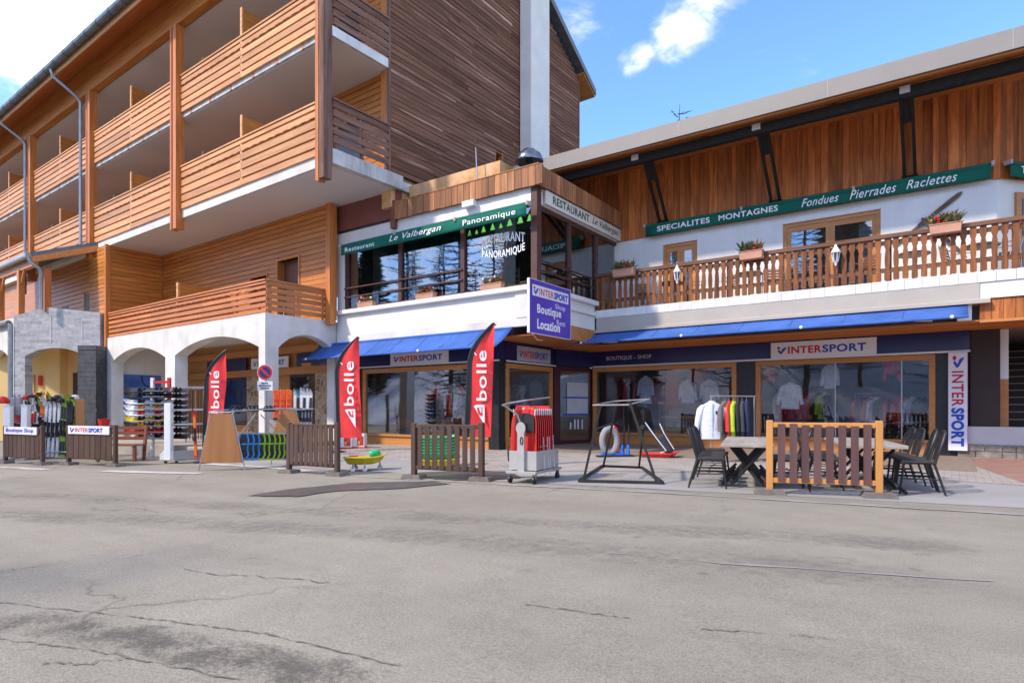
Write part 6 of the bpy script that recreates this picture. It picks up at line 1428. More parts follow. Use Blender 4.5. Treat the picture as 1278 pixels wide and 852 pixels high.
def make_chair():
    t = thing('cafe_chair', 'chair', 'chair')
    st_ = pmat('chair_seat', (0.035, 0.033, 0.03), 0.7, var=0.3, scale=30)
    MB().box(-0.21, 0.21, -0.22, 0.20, 0.435, 0.465).build('seat', st_, t, bevel=0.012)
    MB().tube([(-0.2, -0.21, 0.43), (0.2, -0.21, 0.43), (0.2, 0.19, 0.43), (-0.2, 0.19, 0.43)], 0.014, 6, closed=True).build('seat_rim', M_black, t)
    for s_ in (-1, 1):
        MB().tube([(s_ * 0.19, -0.19, 0.43), (s_ * 0.20, -0.24, 0.0)], [0.017, 0.013], 8).build('leg', M_black, t)
        MB().tube([(s_ * 0.19, 0.17, 0.43), (s_ * 0.20, 0.24, 0.2), (s_ * 0.20, 0.30, 0.0)], [0.018, 0.016, 0.013], 8).build('leg', M_black, t)
        MB().tube([(s_ * 0.195, -0.2, 0.22), (s_ * 0.2, 0.22, 0.22)], 0.009, 6).build('stretcher', M_black, t)
    MB().tube([(-0.195, 0.0, 0.24), (0.195, 0.0, 0.24)], 0.009, 6).build('stretcher', M_black, t)
    arch_ = [(-0.19, 0.17, 0.43), (-0.20, 0.22, 0.60), (-0.195, 0.27, 0.76), (-0.13, 0.305, 0.86), (0, 0.315, 0.885), (0.13, 0.305, 0.86), (0.195, 0.27, 0.76), (0.20, 0.22, 0.60), (0.19, 0.17, 0.43)]
    bk = MB().tube(arch_, 0.018, 8).build('back_frame', M_black, t, smooth=True)
    for x_ in (-0.12, -0.06, 0.0, 0.06, 0.12):
        zt = 0.87 - abs(x_) * 0.25; MB().beam((x_ * 0.9, 0.195, 0.47), (x_, 0.30, zt), 0.022, 0.010, (0, 1, 0)).build('back_slat', M_black, bk)
    return t
chair0 = make_chair(); used = [False]
def chair(label, loc, rz):
    c = chair0 if not used[0] else copy_tree(chair0); used[0] = True
    c.location = loc; c.rotation_euler = (0, 0, rz); tag(c, label, 'chair', 'black cafe chairs'); return c
# two rows of tables running back towards the shop window, chairs down both sides
rv = Vector((CC, SS, 0)); fv = Vector((-SS, CC, 0))
def CP(r, f): q = rv * r + fv * f; return Vector((q.x, q.y, gz(q.x, q.y)))
tdir = Vector((0.36, 0.933)); tper = Vector((0.933, -0.36)); trz = CAMYAW + math.atan2(tdir.y, tdir.x)
def tp(c, u, v): q = Vector(c) + tdir * u + tper * v; return CP(q.x, q.y)
TLc = (3.05, 9.05); TRc = (5.45, 8.5)          # front outer corners of the two rows
table('grey wooden cafe table beside the left post of the orange barrier', tp(TLc, 0.62, 0.36), trz, 1.2, 0.72, 0.68); table('grey cafe table behind the one next to the clothes rail', tp(TLc, 1.86, 0.36), trz, 1.2, 0.72, 0.68)
table('grey wooden cafe table reaching out beyond the right post of the orange barrier', tp(TRc, 0.62, -0.40), trz, 1.2, 0.8, 0.68); table('grey cafe table behind the slats of the orange barrier near the window', tp(TRc, 1.86, -0.40), trz, 1.2, 0.8, 0.68)
fl_ = trz; 
def ch_(lab, c, u, v, face): chair(lab, tp(c, u, v), trz + (math.pi if face > 0 else 0) + U(-0.12, 0.12))
ch_('black slat-backed chair with its back to the clothes rail, closest to the kerb', TLc, 0.32, -0.18, -1)
ch_('black slat-backed chair pushed close behind another one by the clothes rail', TLc, 0.85, -0.20, -1)
ch_('black chair half hidden under the white ski jacket', TLc, 2.3, -0.25, -1)
ch_('black chair by the clothes rail, third along that side of the tables', TLc, 1.42, -0.18, -1)
ch_('black chair behind the left slats of the orange barrier', TLc, 0.45, 0.92, 1)
ch_('black chair tucked in behind another at the left cafe tables', TLc, 1.05, 0.95, 1)
ch_('black chair behind the middle slats of the orange barrier', TRc, 0.40, -1.0, -1)
ch_('black chair behind the barrier, next to the far grey table', TRc, 1.0, -1.0, -1)
ch_('black chair with rounded slatted back standing outermost at the table end', TRc, 0.30, 0.16, 1)
ch_('black round-backed chair, second in the row towards the vertical sign', TRc, 0.86, 0.20, 1)
ch_('black round-backed chair, third in the row towards the vertical sign', TRc, 1.42, 0.16, 1)
ch_('black round-backed chair, last in the row near the shop window', TRc, 2.0, 0.16, 1)
ch_('black chair on the barrier side of the far grey table', TRc, 1.9, -1.02, -1)

# ---- snowshoe trestle
M_ply = wood('varnished_plywood', (0.30, 0.125, 0.045), (0.40, 0.18, 0.07), 'Z', 3, 0.5, 0.05)
PA, PB = G(277, 587), G(395, 591)
D1 = 13.4; cA = base(277, D1); cB = base(361, 14.6)
dv = (cB - cA); ang = math.atan2(dv.y, dv.x); ln = math.hypot(dv.x, dv.y)
t = thing('trestle_rack', 'metal trestle rack with two trapezoid plywood ends, holding snowshoes', 'rack', cA, ang)
Mt = Matrix.Translation(cA) @ Matrix.Rotation(ang, 4, 'Z'); Mi = Mt.inverted()
def tr_pt(px, py, dep): return Mi @ at_depth(px, py, dep)
for (x0, xt0, xt1, x1, yt, yb__, dep, tall) in ((250, 263, 290, 303, 516, 577, D1, 1), (340, 350, 369, 381, 512, 545, 14.6, 0)):
    pl4 = [tr_pt(x0, yb__, dep), tr_pt(x1, yb__, dep), tr_pt(xt1, yt, dep), tr_pt(xt0, yt, dep)]
    nrm = (pl4[1] - pl4[0]).cross(pl4[3] - pl4[0]).normalized() * 0.018
    pan = MB().prism(pl4, nrm).build('plywood_end', M_ply, t)
    gl_ = tr_pt(x0 - 2, 590 if tall else 583, dep); gr_ = tr_pt(x1 + 3, 591 if tall else 584, dep)
    gl_.z = max(gl_.z, 0.0); gr_.z = max(gr_.z, 0.0)
    off = Vector((0.0, -0.02, 0))
    for a, b2 in ((gl_, pl4[3]), (gr_, pl4[2])): MB().tube([a, b2 + Vector((0, 0, 0.04))], 0.014, 6).build('leg', M_steel, pan)
    MB().tube([pl4[3] + Vector((-0.04, 0, 0.03)), pl4[2] + Vector((0.04, 0, 0.03))], 0.016, 6).build('top_tube', M_steel, pan)
for zq, (qa, qb) in (('a', ((266, 512), (350, 509))), ('b', ((288, 513), (368, 509)))):
    MB().tube([tr_pt(qa[0], qa[1], D1), tr_pt(qb[0], qb[1], 14.6)], 0.016, 6).build('long_rail', M_steel, t)
MB().tube([tr_pt(300, 540, D1), tr_pt(375, 541, 14.6)], 0.014, 6).build('hanging_rail', M_steel, t)
MB().tube([tr_pt(303, 538, D1), tr_pt(319, 516, 13.9)], 0.012, 6).tube([tr_pt(345, 537, 14.3), tr_pt(325, 517, 14.0)], 0.012, 6).build('brace', M_steel, t)
MB().tube([tr_pt(358, 512, 14.6), tr_pt(392, 510, 14.9)], 0.014, 6).build('rail_extension', M_steel, t)
M_sb = pmat('snowshoe_blue', (0.04, 0.26, 0.62), 0.45); M_sg = pmat('snowshoe_green', (0.33, 0.52, 0.02), 0.45)
def snowshoe(label, px, dep, ytop, mat, gr):
    c = at_depth(px, ytop, dep); t2 = thing('snowshoe', label, 'snowshoe', c, CAMYAW + math.radians(35), gr)
    h = 31 * dep / FPX
    ol = [(0.0, 0.02), (0.075, 0.0), (0.10, -0.12), (0.075, -0.30), (0.095, -0.45), (0.04, -h), (-0.04, -h), (-0.095, -0.45), (-0.075, -0.30), (-0.10, -0.12), (-0.075, 0.0)]
    MB().tube([(a, 0, b2) for a, b2 in ol], 0.022, 7, closed=True).build('frame', mat, t2, smooth=True)
    MB().prism([(a * 0.8, 0.0, b2 * 0.96) for a, b2 in ol], (0, 0.012, 0)).build('deck', M_black, t2)
    MB().box(-0.05, 0.05, -0.06, -0.002, -0.36, -0.14).build('binding', M_black, t2, bevel=0.01); MB().box(-0.06, 0.06, -0.07, -0.05, -0.22, -0.19).build('strap', mat, t2)
for k, (px, mt) in enumerate(((304, M_sb), (311, M_sb), (318, M_sb), (325, M_sg), (331, M_sg), (338, M_sg), (344, M_sg), (350, M_sg), (356, M_sb), (362, M_sb))):
    lab = ('blue snowshoe hanging by the big plywood panel of the trestle' if px < 320 else 'blue snowshoe hanging beside the brown barrier on the trestle') if mt is M_sb else 'lime green snowshoe hanging in the middle of the trestle'
    snowshoe(lab, px, D1 + 0.1 + k * 0.13, 542, mt, 'snowshoes on the trestle: ' + lab[:16])
for k, px in enumerate((293, 297, 313, 317, 334, 338)):
    dep = D1 + 0.25 + k * 0.16; c = at_depth(px, 513, dep); t2 = thing('snowshoe_binding', 'black strap binding lying on top of the snowshoe trestle', 'binding', c, CAMYAW + U(-0.5, 0.5), 'bindings on the trestle')
    MB().box(-0.10, 0.10, -0.05, 0.05, -0.01, 0.03).build('plate', M_black, t2, bevel=0.012)
    MB().tube([(-0.08, -0.05, 0.02), (-0.06, -0.04, 0.10), (-0.02, 0.0, 0.13), (0.0, 0.05, 0.05)], 0.016, 6).tube([(0.03, -0.05, 0.02), (0.05, -0.03, 0.12), (0.08, 0.02, 0.12), (0.07, 0.05, 0.03)], 0.016, 6).build('strap', M_black, t2)

# ---- skis
def ski_mesh(L_=1.6, w=0.09, mat=None):
    m = MB(); n = 16
    for i in range(n + 1):
        f = i / n; z_ = L_ * f; hw = w / 2 * (1.0 - 0.28 * math.sin(math.pi * min(1, f / 0.9)))
        if f > 0.93: hw *= max(0.25, 1 - ((f - 0.93) / 0.07) ** 2 * 0.75)
        y_ = -0.0 - 0.10 * max(0, (f - 0.86) / 0.14) ** 2
        th = 0.013 if f < 0.85 else 0.007
        for (sx, sy) in ((-1, -1), (1, -1), (1, 1), (-1, 1)): m.v.append(Vector((hw * sx, y_ + th * sy / 1, z_)))
    for i in range(n):
        for j in range(4): m.f.append((i * 4 + j, i * 4 + (j + 1) % 4, (i + 1) * 4 + (j + 1) % 4, (i + 1) * 4 + j))
    m.f.append((3, 2, 1, 0)); m.f.append(tuple(n * 4 + j for j in range(4)))
    return m
BIND = MB().box(-0.035, 0.035, -0.065, -0.014, 0.55, 0.68).box(-0.03, 0.03, -0.09, -0.014, 0.86, 0.96).box(-0.02, 0.02, -0.035, -0.014, 0.68, 0.86).mesh('ski_binding', M_black)
def ski(label, loc, rot, mat, tipmat=None, L_=1.6, group=None):
    t2 = thing('ski', label, 'ski', loc, 0, group); t2.rotation_euler = rot
    ski_mesh(L_).build('blade', mat, t2, smooth=False); inst('binding', BIND, t2, (0, 0, 0), (0, 0, 0), (1, 1, L_ / 1.6))
    if tipmat: [MB().box(-0.034, 0.034, -0.017, -0.0135, L_ * a_, L_ * b_).build('graphic', tipmat, t2) for a_, b_ in ((0.62, 0.83), (0.04, 0.25))]
    return t2
colw = pmat('ski_white', (0.66, 0.68, 0.68), 0.35); colg = pmat('ski_green', (0.28, 0.48, 0.05), 0.35); colk = pmat('ski_black', (0.03, 0.03, 0.035), 0.35); colo = pmat('ski_orange', (0.65, 0.16, 0.02), 0.35); colr = pmat('ski_red', (0.55, 0.03, 0.03), 0.35); colt = pmat('ski_teal', (0.05, 0.33, 0.36), 0.35); coly = pmat('ski_yellow', (0.62, 0.47, 0.05), 0.35)
# big rack on the far left
DR = 18.2; cR = base(60, DR)
t = thing('ski_rack', 'long grey steel rack full of upright skis behind the two lettered barriers', 'rack', cR, CAMYAW)
kk = DR / FPX
def rp_(px, z, y=0.0): return ((px - 60) * kk, y, z)
for z_ in (1.22, 0.40): MB().tube([rp_(12, z_, 0.10), rp_(100, z_, 0.10)], 0.02, 8).build('cross_rail', M_steel, t)
MB().tube([rp_(12, 0.20, -0.15), rp_(100, 0.20, -0.15)], 0.02, 8).build('cross_rail', M_steel, t)
for px in (14, 56, 98): MB().tube([rp_(px, 0.02, 0.16), rp_(px, 1.24, 0.12)], 0.022, 8).build('upright', M_steel, t); MB().box((px - 60) * kk - 0.03, (px - 60) * kk + 0.03, -0.3, 0.35, 0.0, 0.05).build('rack_foot', M_steel, t)
Mk = Matrix.Translation(cR) @ Matrix.Rotation(CAMYAW, 4, 'Z')
def place_ski(px, mat, tip, lab, L_=1.55, dy=0.0, tilt=0.0):
    L_ *= U(1.05, 1.16)
    wpos = Mk @ Vector(rp_(px, 0.06, -0.10 + dy)); ski(lab, wpos, (math.radians(-4), tilt, CAMYAW), mat, tip, L_, 'skis in the long rack: ' + lab.split(' ski')[0])
for px in (58, 63, 68.5, 74): place_ski(px, colw, None, 'white ski with black binding in the long rack', 1.5)
for px in (78.5, 82): place_ski(px, colg, colk, 'lime green ski with black patches in the long rack', 1.55 if px < 80 else 1.62)
for px in (86, 89.5): place_ski(px, colk, None, 'plain black ski at the end of the long rack', 1.5)
for px in (34, 38): place_ski(px, colk, colo, 'black ski with orange patches in the long rack', 1.42)
for px in (41.5, 45): place_ski(px, colw, colr, 'white ski with red patches in the long rack', 1.45)
for px in (48, ): place_ski(px, colk, colw, 'black ski with white patches in the long rack', 1.45)
for px in (52, 55): place_ski(px, colw, colo, 'white ski with orange patches in the long rack', 1.68)
for px in (17, 21, 25): place_ski(px, pmat('ski_grey', (0.22, 0.22, 0.24), 0.4), colr, 'short grey ski with red patches near the white rack post', 1.45)
for px in (1.5, 9): place_ski(px, colw, colt, 'white ski with teal patches next to the white rack post', 1.5, 0.25)
for n_ in range(16):
    place_ski(31 + 3.7 * n_, *random.choice(((colk, colw, 'black ski with white patches in the rear row of the long rack'), (colw, colr, 'white ski with red patches in the rear row of the long rack'), (colg, colk, 'lime green ski in the rear row of the long rack'), (colo, colk, 'orange ski in the rear row of the long rack'))), 1.55 + U(0, 0.1), 0.16, U(-0.03, 0.03))
# helmets hung on the tops
def helmet(label, loc, mat, r=0.10, gr='helmets on the ski rack'):
    h = thing('helmet', label, 'helmet', loc, CAMYAW + U(-0.6, 0.6), gr); m = MB(); n = 14
    for i in range(8):
        th = math.pi * 0.60 * i / 7
        for j in range(n): a = 2 * math.pi * j / n; m.v.append(Vector((r * math.sin(th) * math.cos(a), r * 1.18 * math.sin(th) * math.sin(a), r * math.cos(th) + 0.02)))
    for i in range(7):
        for j in range(n): m.f.append((i * n + j, (i + 1) * n + j, (i + 1) * n + (j + 1) % n, i * n + (j + 1) % n))
    o = m.build('shell', mat, h, smooth=True); sd = o.modifiers.new('t', 'SOLIDIFY'); sd.thickness = 0.012
    MB().box(-r * 0.75, r * 0.75, -r * 1.22, -r * 1.05, -0.01, 0.06).build('goggles', M_black, h, bevel=0.015); return h
for px, py, mt, nm in ((31, 494, M_redpl, 'red'), (41, 492, M_black, 'black'), (46, 489, colo, 'orange'), (51, 489, coly, 'yellow'), (66, 494, M_black, 'black'), (71, 491, colk, 'black'), (76, 495, M_black, 'black'), (94, 494, colw, 'white')):
    helmet('%s ski helmet hung on top of the long ski rack' % nm, at_depth(px, py + 4 + U(-1, 3), DR - 0.05), mt)
helmet('red ski helmet by the white post at the end of the ski rack', at_depth(3, 502, DR - 0.2), M_redpl, 0.16)
# white posts and plywood board of the rack
for px, yt, yb__, w_ in ((6, 507, 573, 9), (28, 506, 530, 8)):
    D2 = 17.6; b2 = base(px, D2); zt = CAMH + (HY - yt) * D2 / FPX - b2.z; hw = w_ / 2 * D2 / FPX
    t = thing('rack_post', 'white square post of a ski rack %s' % ('at the very end of the row' if px == 6 else 'beside the grey mesh bags'), 'post', b2, CAMYAW); B('post', M_paintw, t, -hw, hw, 0.05, 0.2, 0.05, zt, bevel=0.012); B('foot', M_steel, t, -hw * 1.4, hw * 1.4, -0.1, 0.4, 0, 0.05); B('cap', M_signw, t, -hw * 1.05, hw * 1.05, 0.04, 0.21, zt + 0.001, zt + 0.03)
D2 = 17.9; b2 = base(100, D2); t = thing('plywood_end_panel', 'plain plywood end panel of the ski rack beside the slate pier', 'panel', b2, CAMYAW + 0.15)
zt = CAMH + (HY - 498) * D2 / FPX - b2.z; B('panel', M_ply, t, -0.125, 0.125, 0, 0.03, 0.05, zt, bevel=0.01); B('foot', M_steel, t, -0.1, 0.1, -0.2, 0.25, 0, 0.049)
for k, px in enumerate((15.5, 22)):
    c = at_depth(px, 500, DR - 0.35); t = thing('mesh_bag', 'grey mesh boot bag hanging between the white rack posts', 'bag', c, CAMYAW, 'mesh bags on the rack')
    MB().prism([(-0.07, 0, 0.1), (0.07, 0, 0.1), (0.09, 0, 0.0), (0.08, 0, -0.42), (-0.08, 0, -0.42), (-0.09, 0, 0.0)], (0, 0.12, 0)).build('sack', pmat('mesh_grey', (0.25, 0.24, 0.25), 0.8, var=0.3, scale=40), t, bevel=0.03)
    MB().tube([(-0.05, 0.06, 0.1), (0, 0.06, 0.17), (0.05, 0.06, 0.1)], 0.01, 5).build('strap', M_black, t)
# ---- bench and red tub
b2 = base(150, 16.6); t = thing('bench', 'brown wooden slatted bench between lettered barrier and snowboard rack', 'bench', b2, CAMYAW - 0.03)
M_bench = wood('bench_wood', (0.17, 0.055, 0.03), (0.28, 0.10, 0.055), 'X', 8, 0.5, 0.1)
for k in range(4): MB().box(-0.55, 0.55, -0.22 + k * 0.115, -0.125 + k * 0.115, 0.42, 0.455).build('seat_slat', M_bench, t)
for k in range(3): MB().box(-0.55, 0.55, 0.27 + k * 0.02, 0.295 + k * 0.02, 0.56 + k * 0.14, 0.65 + k * 0.14).build('back_slat', M_bench, t)
for s_ in (-1, 1):
    MB().box(s_ * 0.5 - 0.035, s_ * 0.5 + 0.035, -0.2, -0.13, 0, 0.419).build('leg', M_bench, t); MB().beam((s_ * 0.5, 0.22, 0.0), (s_ * 0.5, 0.345, 0.96), 0.07, 0.06, (1, 0, 0)).build('leg', M_bench, t)
b2 = base(130, 17.0); c = at_depth(130, 531, 17.0)
t = thing('tub', 'red plastic tub standing on a stool behind the INTERSPORT barrier', 'tub', b2, CAMYAW); zt = c.z - b2.z
MB().lathe([(0.12, zt - 0.02), (0.15, zt + 0.18), (0.165, zt + 0.19), (0.14, zt + 0.17), (0.11, zt)], (0, 0, 0), 18).build('basin', M_redpl, t, smooth=True)
MB().lathe([(0.14, zt - 0.06), (0.14, zt - 0.03)], (0, 0, 0), 16).tube([(-0.1, -0.1, 0), (-0.08, -0.08, zt - 0.05)], 0.02, 6).tube([(0.1, -0.1, 0), (0.08, -0.08, zt - 0.05)], 0.02, 6).tube([(0, 0.13, 0), (0, 0.1, zt - 0.05)], 0.02, 6).build('stool', M_bench, t)

# ---- snowboard rack
DS = 17.4; bs = base(196, DS); zs = CAMH - bs.z; kS = DS / FPX
t = thing('snowboard_rack', 'red and white steel rack holding flat snowboards, beside the arcade column', 'rack', Vector((bs.x, bs.y, bs.z)), CAMYAW)
def sp(px, py): return ((px - 196) * kS, zs + (HY - py) * kS)
for px, mt in ((188, M_paintw), (209, M_redpl)):
    xq, zq = sp(px, 471); MB().box(xq - 0.04, xq + 0.04, 0.05, 0.13, 0.04, zq).build('upright', mt, t)
MB().box(sp(188, 0)[0], sp(209, 0)[0], 0.06, 0.12, sp(0, 478)[1], sp(0, 475)[1]).build('crossbar', M_redpl, t)
MB().box(sp(178, 0)[0], sp(222, 0)[0], -0.35, 0.4, 0.0, 0.05).build('rack_base', M_steel, t)
def board_mesh(L_=1.3, W_=0.26):
    m = MB(); n = 18; vv = []
    for i in range(n + 1):
        f = i / n; x_ = L_ * (f - 0.5); e = abs(2 * f - 1); up = 0.09 * max(0, (e - 0.72) / 0.28) ** 2; hw = W_ / 2 * (1 - 0.15 * math.cos(math.pi * (f - 0.5)) ) * math.sqrt(max(0.02, 1 - max(0, (e - 0.8) / 0.2) ** 2))
        for (sy, sz) in ((-1, 0), (1, 0), (1, 0.012), (-1, 0.012)): m.v.append(Vector((x_, hw * sy, up + sz)))
    for i in range(n):
        for j in range(4): m.f.append((i * 4 + j, i * 4 + (j + 1) % 4, (i + 1) * 4 + (j + 1) % 4, (i + 1) * 4 + j))
    m.f.append((3, 2, 1, 0)); m.f.append(tuple(n * 4 + j for j in range(4))); return m
sbm = board_mesh()
def sbind(mat):
    return MB().box(-0.09, 0.09, -0.10, 0.10, 0.013, 0.05).box(-0.07, -0.04, -0.09, 0.09, 0.05, 0.12).box(0.04, 0.08, -0.10, 0.10, 0.05, 0.09).mesh('snowboard_binding', mat)
sbk, sbo, sbr = sbind(M_black), sbind(pmat('binding_orange', (0.68, 0.27, 0.01), 0.4)), sbind(M_redpl)
levels = [(487, colk, sbk, 'black'), (494, colk, sbk, 'black'), (502, colw, sbk, 'white'), (509, colw, sbo, 'white'), (516, colw, sbr, 'white'), (523, coly, sbk, 'yellow'), (530, colk, sbo, 'black'), (537.5, colr, sbr, 'red'), (545, colw, sbk, 'white')]
ords = ['topmost', 'second from the top', 'third from the top', 'fourth from the top', 'fifth from the top', 'sixth from the top', 'third from the bottom', 'second from the bottom', 'lowest']
for k, (py, mt, bm_, nm) in enumerate(levels):
    for side_ in (0, 1):
        loc = Vector((bs.x, bs.y, CAMH + (HY - py) * kS)) + Vector((CC, SS, 0)) * (-0.10 if side_ == 0 else 0.22) + Vector((-SS, CC, 0)) * (-0.16 if side_ == 0 else 0.32)
        t2 = thing('snowboard', '%s snowboard on the rack, %s on the %s side' % (nm if side_ == 0 else 'black', ords[k], 'bench' if side_ == 0 else 'column'), 'snowboard', loc, CAMYAW + (0.18 if side_ == 0 else -0.1) + U(-0.05, 0.05), 'snowboards on the rack')
        rl = math.radians(30 + U(-4, 4)); inst('deck', sbm.mesh('deck', mt if side_ == 0 else colk), t2, (0, 0, 0), (rl, 0, 0)); [inst('binding', bm_ if side_ == 0 else sbk, t2, (xq, 0, 0), (rl, 0, 0), (0.85, 0.8, 0.75)) for xq in (-0.22, 0.2)]
    MB().box(sp(186, 0)[0], sp(212, 0)[0], -0.3, 0.46, sp(0, py)[1] - 0.03, sp(0, py)[1] - 0.012).build('peg_shelf', M_steel, t)
# ---- wheeled ski rack with one red ski
DW = 15.6; bw2 = base(232, DW); kW = DW / FPX
t = thing('wheeled_ski_rack', 'grey wheeled ski rack with a white end post and one red ski', 'rack', bw2, CAMYAW)
def wp2(px, py): return ((px - 232) * kW, CAMH - bw2.z + (HY - py) * kW)
x0_, z0_ = wp2(210, 503)
MB().box(x0_ - 0.085, x0_ + 0.085, -0.05, 0.1, 0.06, z0_).build('end_post', M_paintw, t, bevel=0.015)
for s_ in (-1, 1): MB().prism([(x0_ + s_ * 0.09, -0.02, 0.08), (x0_ + s_ * 0.21, -0.02, 0.08), (x0_ + s_ * 0.20, -0.02, 0.22), (x0_ + s_ * 0.09, -0.02, 0.34)], (0, 0.04, 0)).build('gusset', M_signw, t)
MB().prism([(x0_ + 0.22, -0.18, 0.10), (wp2(259, 0)[0], -0.05, 0.10), (wp2(259, 0)[0], -0.05, 0.36), (x0_ + 0.22, -0.18, 0.30)], (0, 0.3, 0)).build('tray', pmat('rack_grey', (0.22, 0.22, 0.22), 0.5, 0.3), t)
MB().box(x0_ - 0.1, wp2(259, 0)[0], -0.12, 0.2, 0.06, 0.09).build('chassis', M_steel, t)
for x_ in (x0_ - 0.02, x0_ + 0.25, wp2(257, 0)[0]): MB().tube([(x_, -0.1, 0.035), (x_, -0.06, 0.035)], 0.035, 12).build('castor', M_black, t)
for py in (511.5, 529.5): MB().beam((x0_ + 0.085, 0.03, wp2(0, py)[1]), (wp2(262, 0)[0], 0.1, wp2(0, py - 1)[1]), 0.03, 0.045).build('arm', M_steel, t)
c = at_depth(244.5, 571, DW - 0.15); ski('single orange-red ski standing in the wheeled rack', c, (math.radians(-2), math.radians(-3), CAMYAW), colr, colo, 1.22)
# far rack with hanging rods in the arcade
DH = 19.5; bh = base(247, DH); kh = DH / FPX
t = thing('pole_rack', 'dark rack of ski poles inside the arcade behind the red flag', 'rack', Vector((bh.x, bh.y, PLZ)), CAMYAW)
zq = lambda py: CAMH - PLZ + (HY - py) * kh
MB().box(-16 * kh, 16 * kh, 0, 0.04, zq(485), zq(482)).box(-16 * kh, 16 * kh, 0, 0.04, zq(512), zq(510)).box(-16 * kh, -15 * kh, 0, 0.04, 0, zq(485)).box(15 * kh, 16 * kh, 0, 0.04, 0, zq(485)).build('frame', M_steel, t)
for k in range(9): MB().tube([((-14 + 3.5 * k) * kh, 0.02, 0.08), ((-14 + 3.5 * k) * kh, 0.02, zq(487))], 0.012, 5).build('pole', (M_black if k % 3 else M_steel), t)
# ski stand inside the side arch
DP_ = 18.2; bp_ = base(365, DP_); kp = DP_ / FPX
t = thing('ski_stand', 'low ski stand with grey post before the stone pier', 'rack', Vector((bp_.x, bp_.y, 0.0)), CAMYAW)
B('grey_post', M_steel, t, (383 - 365) * kp, (389 - 365) * kp, 0, 0.1, 0, 1.2 + (HY - 494) * kp); B('cross_bar', M_steel, t, -24 * kp, 24 * kp, 0.1, 0.14, 0.75, 0.8); B('foot', M_steel, t, -24 * kp, 24 * kp, -0.2, 0.3, 0.0, 0.05)
for k, (px, mt, yt) in enumerate(((367, colw, 486), (371, colt, 486), (375, colw, 484), (379, colw, 486), (383, colw, 485), (387, colw, 486))):
    nm = 'white' if mt is colw else 'teal'
    ski('%s ski in the stand before the stone pier' % nm, at_depth(px, 548, DP_ - 0.2), (math.radians(-4), 0, CAMYAW), mt, colk if k % 2 else None, (548 - yt) * kp, 'skis before the stone pier: ' + nm)
for k, px in enumerate((345, 353, 361)):
    c = at_depth(px, 522, DP_ - 0.6); t2 = thing('ski_boot', 'orange-red ski boot displayed beside the arcade corner column', 'ski boot', c, CAMYAW + 0.3, 'orange boots in the arcade'); h_ = 34 * kp
    MB().prism([(-0.09, 0, 0), (0.10, 0, 0), (0.11, 0, 0.12), (0.08, 0, 0.2), (0.085, 0, h_), (-0.085, 0, h_ + 0.03), (-0.09, 0, 0.2)], (0, 0.16, 0)).build('shell', pmat('boot_orange', (0.75, 0.12, 0.02), 0.4, var=0.25, scale=12), t2, bevel=0.02)
    MB().box(-0.095, 0.095, -0.01, 0.17, -0.035, -0.002).build('sole', M_black, t2)
    for z_ in (0.2, 0.35, 0.5): MB().box(-0.06, 0.07, -0.02, -0.002, z_, z_ + 0.03).build('buckle', M_redpl, t2)
B('display_shelf', M_frame, None, 0, 0.01, 0, 0.01, 0, 0.01) if False else None
b3 = base(353, DP_ - 0.5); t = thing('display_plinth', 'dark display plinth under the orange boots in the arcade', 'plinth', Vector((b3.x, b3.y, 0)), CAMYAW)
B('block', M_dim, t, -0.35, 0.35, -0.1, 0.35, 0, at_depth(353, 522, DP_ - 0.6).z - 0.037); B('top', M_dark, t, -0.37, 0.37, -0.12, 0.37, 0.001, 0.04)

# ---- flower boxes
M_terra = pmat('terracotta', (0.50, 0.26, 0.17), 0.8, var=0.1, scale=5)
M_leafs = [pmat('leaf_olive', (0.10, 0.11, 0.03), 0.7), pmat('leaf_green', (0.045, 0.09, 0.025), 0.7), pmat('leaf_dry', (0.22, 0.15, 0.06), 0.8)]
M_flr = pmat('flower_red', (0.55, 0.02, 0.03), 0.6); M_flo = pmat('flower_orange', (0.65, 0.15, 0.02), 0.6); M_flw = pmat('flower_white', (0.75, 0.75, 0.75), 0.6)
def flower_box(label, loc, L_, h=0.17, kind='grass', rz=0.0):
    t = thing('flower_box', label, 'flower box', loc, rz, 'terracotta flower boxes')
    MB().prism([(-L_ / 2 + 0.02, -0.09, 0), (L_ / 2 - 0.02, -0.09, 0), (L_ / 2, -0.10, h), (-L_ / 2, -0.10, h)], (0, 0.19, 0)).build('trough', M_terra, t, bevel=0.01)
    MB().box(-L_ / 2 - 0.01, L_ / 2 + 0.01, -0.112, 0.10, h + 0.001, h + 0.02).build('rim', M_terra, t)
    for q in range(3):
        m = MB()
        for k in range(60):
            x_ = U(-L_ / 2 + 0.05, L_ / 2 - 0.05); y_ = U(-0.07, 0.07)
            if kind == 'grass': tip = Vector((x_ + U(-0.2, 0.2), y_ + U(-0.2, 0.12), h + U(0.05, 0.30)))
            else: tip = Vector((x_ + U(-0.1, 0.1), y_ + U(-0.09, 0.09), h + U(0.05, 0.22)))
            bs_ = Vector((x_, y_, h)); sd_ = Vector((U(-1, 1), U(-1, 1), 0)).normalized() * U(0.012, 0.030); md = bs_.lerp(tip, 0.6) + Vector((0, 0, 0.03))
            i = len(m.v); m.v += [bs_ - sd_ * 0.3, bs_ + sd_ * 0.3, md + sd_, tip, md - sd_]; m.f.append((i, i + 1, i + 2, i + 3, i + 4))
        o = m.build('foliage', M_leafs[q], t); o['kind'] = 'stuff'
    for k in range(14 if kind == 'grass' else 18):
        mt = random.choice((M_flr, M_flr, M_flo, M_flw if kind != 'grass' else M_flr)); MB().ell((U(-L_ / 2 + 0.04, L_ / 2 - 0.04), U(-0.12, 0.06), h + U(0.05, 0.2)), 0.032, 0.032, 0.026, 7, 5, 0.25).build('blossom', mt, t)
